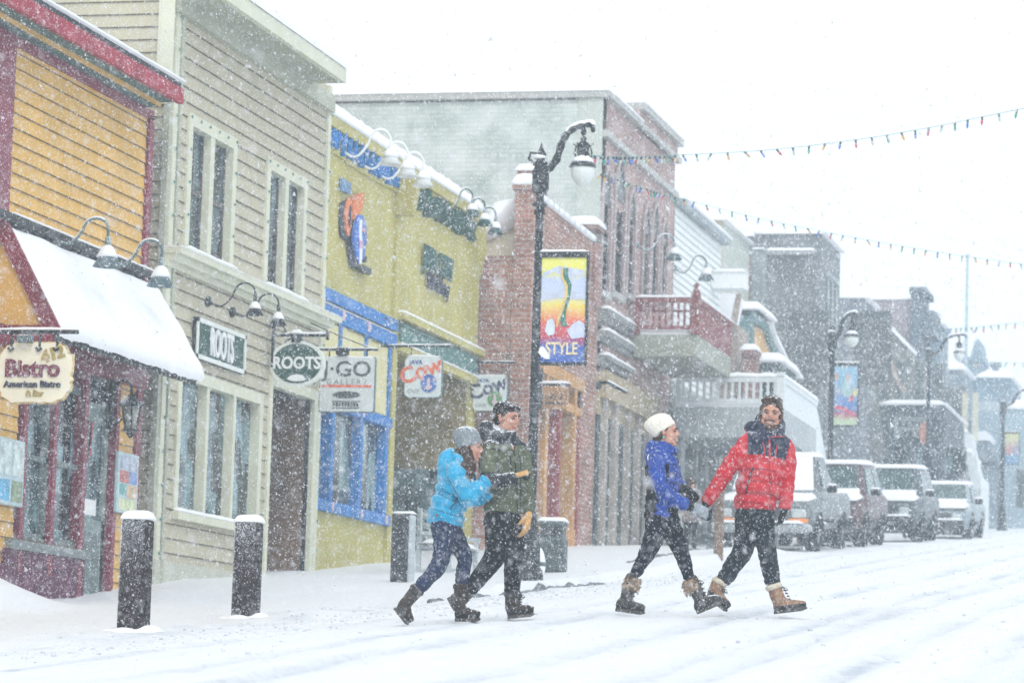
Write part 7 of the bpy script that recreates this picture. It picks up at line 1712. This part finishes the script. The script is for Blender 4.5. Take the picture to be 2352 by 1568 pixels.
armN = [(368, 490, -.13, 60), (368, 580, -.17, 53), (392, 670, -.19, 50), (440, 728, -.18, 46), (505, 768, -.15, 42), (566, 790, -.12, 38)]
armF = [(470, 520, .12, 46), (500, 640, .13, 42), (560, 705, .12, 38), (625, 752, .06, 30)]
rleg = [(375, 900, -.06, 84), (350, 1000, -.07, 68), (312, 1090, -.07, 55), (268, 1165, -.06, 44), (222, 1245, -.05, 36)]
fleg = [(440, 900, .06, 80), (490, 1010, .07, 63), (530, 1110, .07, 50), (556, 1190, .06, 42), (578, 1265, .05, 36)]
rsh = [(205, 1265, -.05, 44), (182, 1350, -.05, 43), (165, 1420, -.05, 44)]; fsh = [(590, 1275, .05, 45), (628, 1360, .05, 43), (668, 1428, .05, 46)]
p.make_body([tor, armN, armF, rleg+rsh[1:], fleg+fsh[1:]]); p.face_parts(True)
m = MB(); p.limb(m, [(430, 415, 0, 52, 1.1), (408, 445, 0, 84, 1.15), (398, 500, 0, 104, 1.15), (402, 570, 0, 108, 1.1), (406, 650, 0, 100, 1.1), (402, 720, 0, 100, 1.1), (398, 800, 0, 106, 1.1), (396, 878, 0, 108, 1.1)], puff=.015, pitch=.066, n=26, ux=(1,0,0))
p.limb(m, armN, puff=.014, pitch=.075); p.limb(m, armF)
m.ell(p.P(345, 425, .02), (.065,.10,.070)); m.ell(p.P(318, 460, .02), (.040,.085,.060)); m.tube([p.P(375, 385, .04), p.P(400, 395, -.06), p.P(440, 420, -.09), p.P(480, 440, -.06), p.P(490, 450, .02)], [.026,.034,.036,.032,.028], n=10); m.tube([p.P(425, 450, 0), p.P(438, 405, -.0)], [.10,.075], n=18)
zc = p.P(400, 700, 0).z; zs_ = p.P(400, 545, 0).z; xb_ = p.P(330, 600, 0).x; xr_ = p.P(470, 700, 0).x; z8 = p.P(400, 760, 0).z; xa_ = p.P(350, 600, 0).x
def fn(c):
    t_ = (c.z-z8)
    if c.y > .0 and c.x > xr_+.06 and c.z < zs_-.12: return 1
    if c.y > -.135:
        if c.z < zc+ .02 and c.z < zs_: 
            return 1 if (c.x < xr_+.02 or c.z < z8-.03) else 0
        if c.z < zs_ and c.x < xb_+ (zs_-c.z)*.25 and c.x > xb_-.07+(0): return 1
    return 0
jk = p.cloth('jacket', m, [COB, BLKF], .0105, 2, fn)
for y0_ in (440, 500, 560, 620): p.seam(jk, 'quilt_seam', [(455, y0_+20), (480, y0_+28), (505, y0_+26)], .0026, BLKF)
p.seam(jk, 'side_panel', [(434, 520), (436, 580), (430, 640)], .013, BLKF)
p.seam(jk, 'zip', [(480, 430), (505, 500), (512, 560)], .004, SEAM)
m = MB(); m.tube([p.P(566, 790, -.12), p.P(598, 799, -.11)], [.048,.044], n=14); m.build('sleeve_cuff', BLKF, p.t, True)
m = MB(); q = p.surf(jk, 312, 478); m.tube([p.P(318, 462, p.surf(jk, 318, 462)), p.P(308, 480, q), p.P(312, 498, p.surf(jk, 312, 498))], .006, n=6); m.build('logo_mark', WPAINT, p.t, True)
p.beanie(knit('cream_knit', (.80,.76,.66), 0), [(.090,-.030), (.100,-.028), (.104,-.005), (.101,.005), (.106,.035), (.107,.060), (.099,.090), (.078,.113), (.043,.127), (.006,.131)], (-.018,0,.034), R(34), slouch=(-.045,0))
m = MB(); m.tube([p.H(-.02,-.074,.01), p.H(-.02,-.076,-.03), p.H(-.045,-.06,-.065)], [.016,.018,.014], n=8); m.tube([p.H(.03,-.068,.035), p.H(.005,-.076,-.0)], [.012,.008], n=6); m.ell(p.H(-.075,0,-.055), (.035,.055,.035)); p.cloth('hair', m, [HAIRB], .008, 1)
m = MB(); m.ell(p.H(-.002,-.088,-.045), (.009,.006,.010)); m.build('earring', mat('turquoise', (.05,.50,.50), rough=.3, bump=0), p.t, True)
m = MB(); m.ell(p.P(405, 890, 0), (.125,.13,.10)); p.limb(m, rleg, k=1.02); p.limb(m, fleg, k=1.02); p.cloth('trousers', m, [BLKL], .011, 3)
p.boot(rsh, (98, 1478), (292, 1506), -.05, [SORB, RUB], SOLE, cuff=(208, 1285, -.05, 46, 'fur'), cuffM=FUR, laceM=SEAM)
p.boot(fsh, (632, 1500), (808, 1426), .05, [SORB, RUB], SOLE, cuff=(588, 1298, .05, 48, 'fur'), cuffM=FUR, laceM=SEAM)
p.glove((603, 797, -.11), (.88,.05,-.42), (.15,.95,-.15), 20, GRYG, sc=1.02, thumb=-1)

# ---------------------------------------------------------------- 4 man in red
RED = mat('red_nylon', spec=.25, col=(.50,.006,.018), rough=.45, var=.10, scale=8, bump=.35, bscale=22, dust=.08)
NAVY = mat('navy_nylon', spec=.25, col=(.010,.014,.045), rough=.4, var=.2, scale=9, bump=.35, bscale=24, dust=.20)
SLT = mat('charcoal_trousers', spec=.12, col=(.016,.021,.029), rough=.85, var=.25, scale=9, bump=.45, bscale=22, dust=.05)
TANB = mat('tan_leather_boot', (.25,.13,.065), rough=.6, var=.25, scale=12, bump=.3, dust=.12)
FLC = mat('cream_fleece', (.62,.56,.44), rough=.95, var=.15, scale=40, bump=.5)
p = Person('smiling bearded man in a red and navy puffer jacket with black gloves', *GLO['B'], (1180, 1500), D=PD2+.12)
p.wy = 1.10; p.neck = (1100, 330, 0); p.head(1108, 194, -.03, (-.16,-.97,-.16), roll=R(-5), scale=1.07)
tor = [(1100, 330, 0, 70), (1090, 400, 0, 125), (1050, 560, 0, 125), (1020, 720, 0, 118), (1005, 810, 0, 108)]
armN = [(968, 372, -.02, 62), (905, 455, -.04, 62), (828, 560, -.05, 56), (765, 655, -.05, 50), (715, 730, -.05, 45), (684, 778, -.05, 41)]
armF = [(1200, 400, -.02, 52), (1220, 500, -.03, 50), (1216, 620, -.05, 46), (1206, 730, -.07, 43), (1194, 818, -.08, 39)]
rleg = [(960, 860, .05, 88), (944, 980, .06, 72), (924, 1080, .06, 66), (872, 1165, .06, 58), (825, 1240, .06, 54), (795, 1290, .06, 48)]
fleg = [(1048, 860, -.05, 84), (1060, 980, -.06, 66), (1078, 1080, -.06, 58), (1098, 1190, -.05, 54), (1118, 1298, -.05, 50)]
rsh = [(768, 1290, .06, 46), (742, 1350, .06, 44), (732, 1392, .06, 44)]; fsh = [(1124, 1312, -.05, 47), (1146, 1380, -.05, 46), (1168, 1425, -.05, 47)]
p.make_body([tor, armN, armF, rleg+rsh[1:], fleg+fsh[1:]]); p.face_parts(True)
m = MB(); p.limb(m, [(1102, 318, 0, 78, .9), (1098, 350, 0, 118, .85), (1085, 400, 0, 142, .90), (1068, 480, 0, 142, .95), (1046, 560, 0, 148, .95), (1030, 650, 0, 146, .95), (1014, 740, 0, 138, 1.0), (1002, 800, 0, 130, 1.0), (1000, 824, 0, 124, 1.0)], puff=.022, pitch=.135, n=30, ux=(1,0,0), power=.85)
p.limb(m, armN, puff=.010, pitch=.10); p.limb(m, armF, puff=.010, pitch=.10)
m.ell(p.P(1000, 292, .06), (.085,.08,.062)); m.ell(p.P(1050, 240, .10), (.060,.05,.055)); m.ell(p.P(1168, 290, .06), (.040,.08,.085)); m.ell(p.P(1110, 260, .12), (.10,.04,.07))
m.tube([p.P(1040, 250, .02), p.P(1046, 300, -.08), p.P(1080, 345, -.14), p.P(1098, 370, -.15)], [.030,.034,.030,.020], n=10); m.tube([p.P(1172, 260, .02), p.P(1168, 310, -.08), p.P(1140, 350, -.13), p.P(1108, 372, -.15)], [.026,.032,.030,.020], n=10)
cl = p.P(1065, 482, 0); sl_ = p.P(948, 330, 0); sb = p.P(930, 490, 0); sr = p.P(1226, 380, 0); srb = p.P(1195, 500, 0)
def fn(c):
    line = cl.z + (c.x-cl.x)*(-.16) - .9*(c.x-cl.x)**2*(1 if c.x < cl.x else .2)
    xl = sl_.x + (sl_.z-c.z)*(.02) + (0 if c.z > sl_.z-.1 else .0); xr = sr.x + (srb.x-sr.x)*min(1, max(0, (sr.z-c.z)/(sr.z-srb.z)))
    xl = sl_.x-.0 + .06*max(0, (sl_.z-c.z-.04))
    return 1 if (c.z > line and xl < c.x < xr) or c.z > p_top else 0
p_top = p.P(1100, 300, 0).z
jk = p.cloth('jacket', m, [RED, NAVY], .0115, 2, fn)
REDT = mat('red_trim', (.60,.015,.03), bump=0)
p.seam(jk, 'zip', [(1096, 372), (1097, 420), (1096, 480)], .007, REDT); p.seam(jk, 'zip', [(1096, 485), (1098, 600), (1100, 700), (1095, 812)], .0026, mat('dark_red_seam', (.14,.0,.01), bump=0))
p.seam(jk, 'chest_zip', [(1052, 385), (1064, 430), (1068, 472)], .0045, REDT); p.seam(jk, 'chest_zip', [(1144, 405), (1138, 450), (1132, 485)], .0045, REDT)
p.seam(jk, 'collar_trim', [(1102, 358), (1130, 348), (1190, 348)], .0045, REDT)
p.seam(jk, 'pocket_zip', [(988, 548), (965, 620), (942, 714)], .0065, SEAM); p.seam(jk, 'hem_seam', [(882, 772), (960, 770), (1040, 778), (1118, 800)], .0026, mat('dark_red_seam', (.14,0,.01)))
for yy in (560, 640, 715): p.seam(jk, 'quilt_seam', [(895, yy+8), (980, yy-6), (1080, yy), (1170, yy+22)], .0026, mat('dark_red_seam', (.14,0,.01)))
m = MB(); q = (1076, 478); m.tube([p.P(1068, 478, p.surf(jk, 1068, 478)), p.P(1090, 482, p.surf(jk, 1090, 482))], .005, n=6); m.build('logo_mark', WPAINT, p.t, True)
m = MB(); p.hell(m, (-.015,0,.050), (.093,.082,.074)); p.hell(m, (-.05,0,.0), (.058,.077,.072)); rn = random.Random(9)
for k in range(150):
    a = rn.uniform(0, 2*math.pi); b = rn.uniform(.05, 1.15); v = Vector((math.cos(a)*math.sin(b), math.sin(a)*math.sin(b), math.cos(b)))
    if v.x > .72 and v.z < .55: continue
    r_ = rn.uniform(.007, .013); p.hell(m, (-.014+.092*v.x, .083*v.y, .052+.074*v.z), (r_, r_, r_), n=6, m=5)
for q in (-1, 1): m.tube([p.H(.015,q*.073,.045), p.H(.010,q*.076,.01), p.H(.012,q*.076,-.03)], [.013,.009,.008], n=7)
p.cloth('hair', m, [HAIRC], .0075, 1, None, .3)
m = MB()
for q in (-1, 1): m.tube([p.H(.015,q*.073,-.02), p.H(.025,q*.066,-.06), p.H(.050,q*.045,-.095), p.H(.075,q*.012,-.115)], [.010,.017,.021,.020], n=9)
m.tube([p.H(.070,-.036,-.062), p.H(.093,-.020,-.050), p.H(.100,0,-.046), p.H(.093,.020,-.050), p.H(.070,.036,-.062)], [.007,.007,.006,.007,.007], n=8); p.hell(m, (.068,0,-.106), (.029,.033,.023)); p.hell(m, (.083,0,-.096), (.016,.020,.012))
p.cloth('beard', m, [BEARD], .007, 1, None, .3)
m = MB(); m.ell(p.P(1003, 845, 0), (.155,.135,.10)); p.limb(m, rleg, k=1.03); p.limb(m, fleg, k=1.03); p.cloth('trousers', m, [SLT], .011, 3)
p.boot(rsh, (692, 1392), (818, 1492), .06, [TANB, RUB], SOLE, up=(.45,0,.9), cuff=(772, 1288, .06, 48, 'roll'), cuffM=FLC, laceM=SEAM)
p.boot(fsh, (1128, 1498), (1346, 1472), -.05, [TANB, RUB], SOLE, cuff=(1124, 1318, -.05, 50, 'roll'), cuffM=FLC, laceM=SEAM, w=.058)
p.glove((684, 786, -.05), (.28,.12,-1), (-.6,.75,0), 28, BLKG, sc=1.02, thumb=1)
p.glove((1190, 828, -.09), (-.30,-.10,-1), (-.95,-.1,.1), 30, BLKG, sc=1.12, thumb=-1)

# ---------------------------------------------------------------- 5 distant child-sized passer-by
p = Person('distant curly haired person in a grey brown coat standing behind the held hands', *GLO['B'], (590, 1090), D=57.0)
g_ = zg(p.root.x, p.root.y, False); p.root.z = g_; p.t.location = p.root
top = p.P(588, 620, 0).z; k_ = top/1.66
s_ = k_
BR = mat('grey_brown_coat', (.16,.13,.12), var=.2, scale=6, bump=.3, dust=.3)
def q_(x, y, z): return Vector((x, y, z))*s_+Vector((p.P(588, 900, 0).x, 0, 0))
p.hc = q_(0,0,1.54); f = Vector((.5,-.85,0)).normalized(); p.hM = Matrix((f, Vector((0,0,1)).cross(f), Vector((0,0,1)))).transposed(); p.hs = s_*1.0; p.neck = (588, 700, 0)
m = MB(); e_ = lambda c, r: p.hell(m, c, r)
e_((-.015,0,.035), (.097,.076,.088)); e_((.028,0,-.030), (.060,.060,.082)); e_((.06,0,-.09), (.03,.03,.03)); e_((.105,0,-.02), (.016,.012,.016)); m.tube([p.H(-.02,0,-.05), q_(0,0,1.38)], [.05*s_, .06*s_], n=10); m.tube([q_(0,0,1.38), q_(0,0,1.1), q_(0,0,.85)], [.12*s_, .13*s_, .12*s_], n=12)
for sx in (-1, 1):
    m.tube([q_(sx*.08,0,.85), q_(sx*.09,0,.45), q_(sx*.09,0,.05)], [.075*s_, .055*s_, .04*s_], n=10); m.tube([q_(sx*.17,0,1.34), q_(sx*.22,-.02,1.05), q_(sx*.20,-.12,.85)], [.05*s_, .04*s_, .03*s_], n=8); m.ell(q_(sx*.20,-.14,.80), (.03*s_, .05*s_, .05*s_)); m.ell(q_(sx*.09,-.05,.04), (.04*s_,.12*s_,.04*s_))
fuse(m, .012, 3).build('body', SKIN, p.t, True)
m = MB(); m.tube([q_(0,0,1.44), q_(0,0,1.38), q_(0,0,1.15), q_(0,0,.9), q_(0,0,.62)], [.07*s_, .19*s_, .20*s_, .20*s_, .23*s_], n=18, asp=.75, ux=(1,0,0))
for sx in (-1, 1): m.tube([q_(sx*.16,0,1.36), q_(sx*.235,-.02,1.05), q_(sx*.205,-.12,.84)], [.07*s_, .06*s_, .05*s_], n=10)
fuse(m, .014, 3).build('coat', BR, p.t, True)
m = MB(); m.ell(q_(-.01,.02,1.58), (.125*s_, .12*s_, .12*s_)); m.ell(q_(-.06,.03,1.48), (.09*s_, .10*s_, .10*s_)); fuse(m, .012, 1).build('hair', HAIRB, p.t, True)
m = MB()
for sx in (-1, 1): m.tube([q_(sx*.08,0,.80), q_(sx*.09,0,.45), q_(sx*.09,0,.08)], [.09*s_, .07*s_, .06*s_], n=10)
fuse(m, .014, 2).build('trousers', BLKP, p.t, True)
for sx in (-1, 1):
    m = MB(); m.ell(q_(sx*.09,-.06,.05), (.05*s_, .14*s_, .055*s_)); m.tube([q_(sx*.09,0,.05), q_(sx*.09,0,.2)], .06*s_, n=10); m.build('boot', RUB, p.t, True)
# ================================================================== falling snow and haze
def flakes():
    import numpy as np
    rs = np.random.RandomState(11)
    N = NFLAKE
    # even density in a wedge of air in front of and beside the camera
    n1 = int(N*.76); d = np.concatenate([(rs.rand(n1)*(33.0**3-6.0**3)+6.0**3)**(1/3), (rs.rand(N-n1)*(85.0**3-34.0**3)+34.0**3)**(1/3)])
    u = rs.uniform(-.23, .23, N); v = rs.uniform(-.15, .15, N)
    C = np.array(CM); dirs = np.stack([u, v, -np.ones(N)], 1) @ C.T
    P = dirs*d[:, None] + np.array(CO)
    P += np.array([0.0, 0.0, 0.0])
    keep = (P[:, 2] > 0.0714*P[:, 1]-.3) & (P[:, 0] > -13.3)
    P = P[keep]; d = d[keep]; n = len(P)
    s = rs.lognormal(math.log(.0019), .42, n)*np.where(d > 33.5, 3.8, 1.0)
    ax = rs.normal(size=(n, 3))*.45 + np.array([.35, .15, -1.0]); ax /= np.linalg.norm(ax, axis=1)[:, None]
    q = np.cross(ax, rs.normal(size=(n, 3))); q /= np.linalg.norm(q, axis=1)[:, None]; w = np.cross(ax, q)
    L = (s*rs.uniform(1.0, 2.0, n))[:, None]; S = s[:, None]
    q2 = q*(-.5)+w*.866; q3 = q*(-.5)-w*.866
    pts = np.stack([P-ax*L, P+ax*L*.7+q*S, P+ax*L*.7+q2*S, P+ax*L*.7+q3*S], 1).reshape(-1, 3)
    f = np.array([(0,2,1), (0,3,2), (0,1,3), (1,2,3)])
    F = (np.arange(n)[:, None, None]*4 + f[None]).reshape(-1)
    me = bpy.data.meshes.new('snowflakes'); me.vertices.add(n*4); me.vertices.foreach_set('co', pts.reshape(-1))
    nf = n*4; me.loops.add(nf*3); me.loops.foreach_set('vertex_index', F); me.polygons.add(nf)
    me.polygons.foreach_set('loop_start', np.arange(nf)*3); me.polygons.foreach_set('loop_total', np.full(nf, 3)); me.polygons.foreach_set('use_smooth', np.ones(nf, bool)); me.update()
    m = bpy.data.materials.new('snowflake'); m.use_nodes = True; t = m.node_tree; t.nodes.clear()
    o = t.nodes.new('ShaderNodeOutputMaterial'); p = t.nodes.new('ShaderNodeBsdfDiffuse'); p.inputs[0].default_value = (.96,.97,1,1)
    q_ = t.nodes.new('ShaderNodeBsdfTranslucent'); q_.inputs[0].default_value = (.96,.97,1,1); a = t.nodes.new('ShaderNodeMixShader'); a.inputs[0].default_value = .5
    t.links.new(p.outputs[0], a.inputs[1]); t.links.new(q_.outputs[0], a.inputs[2]); t.links.new(a.outputs[0], o.inputs[0])
    me.materials.append(m)
    ob = bpy.data.objects.new('snowflakes', me); COL.objects.link(ob); tag(ob, 'thick falling snow filling the air over the street', 'snowfall', kind='stuff')
NFLAKE = 720000
flakes()
mb = MB(); mb.box(-95, 95, -25, 335, -4, 42)
hm = bpy.data.materials.new('haze_air'); hm.use_nodes = True; t = hm.node_tree; t.nodes.clear()
o = t.nodes.new('ShaderNodeOutputMaterial'); p = t.nodes.new('ShaderNodeVolumePrincipled')
p.inputs['Color'].default_value = (.78,.91,1,1); p.inputs['Density'].default_value = .0029; p.inputs['Anisotropy'].default_value = .2
t.links.new(p.outputs[0], o.inputs['Volume'])
hz = mb.build('haze', hm); tag(hz, 'pale snowy haze filling the street', 'haze', kind='stuff')
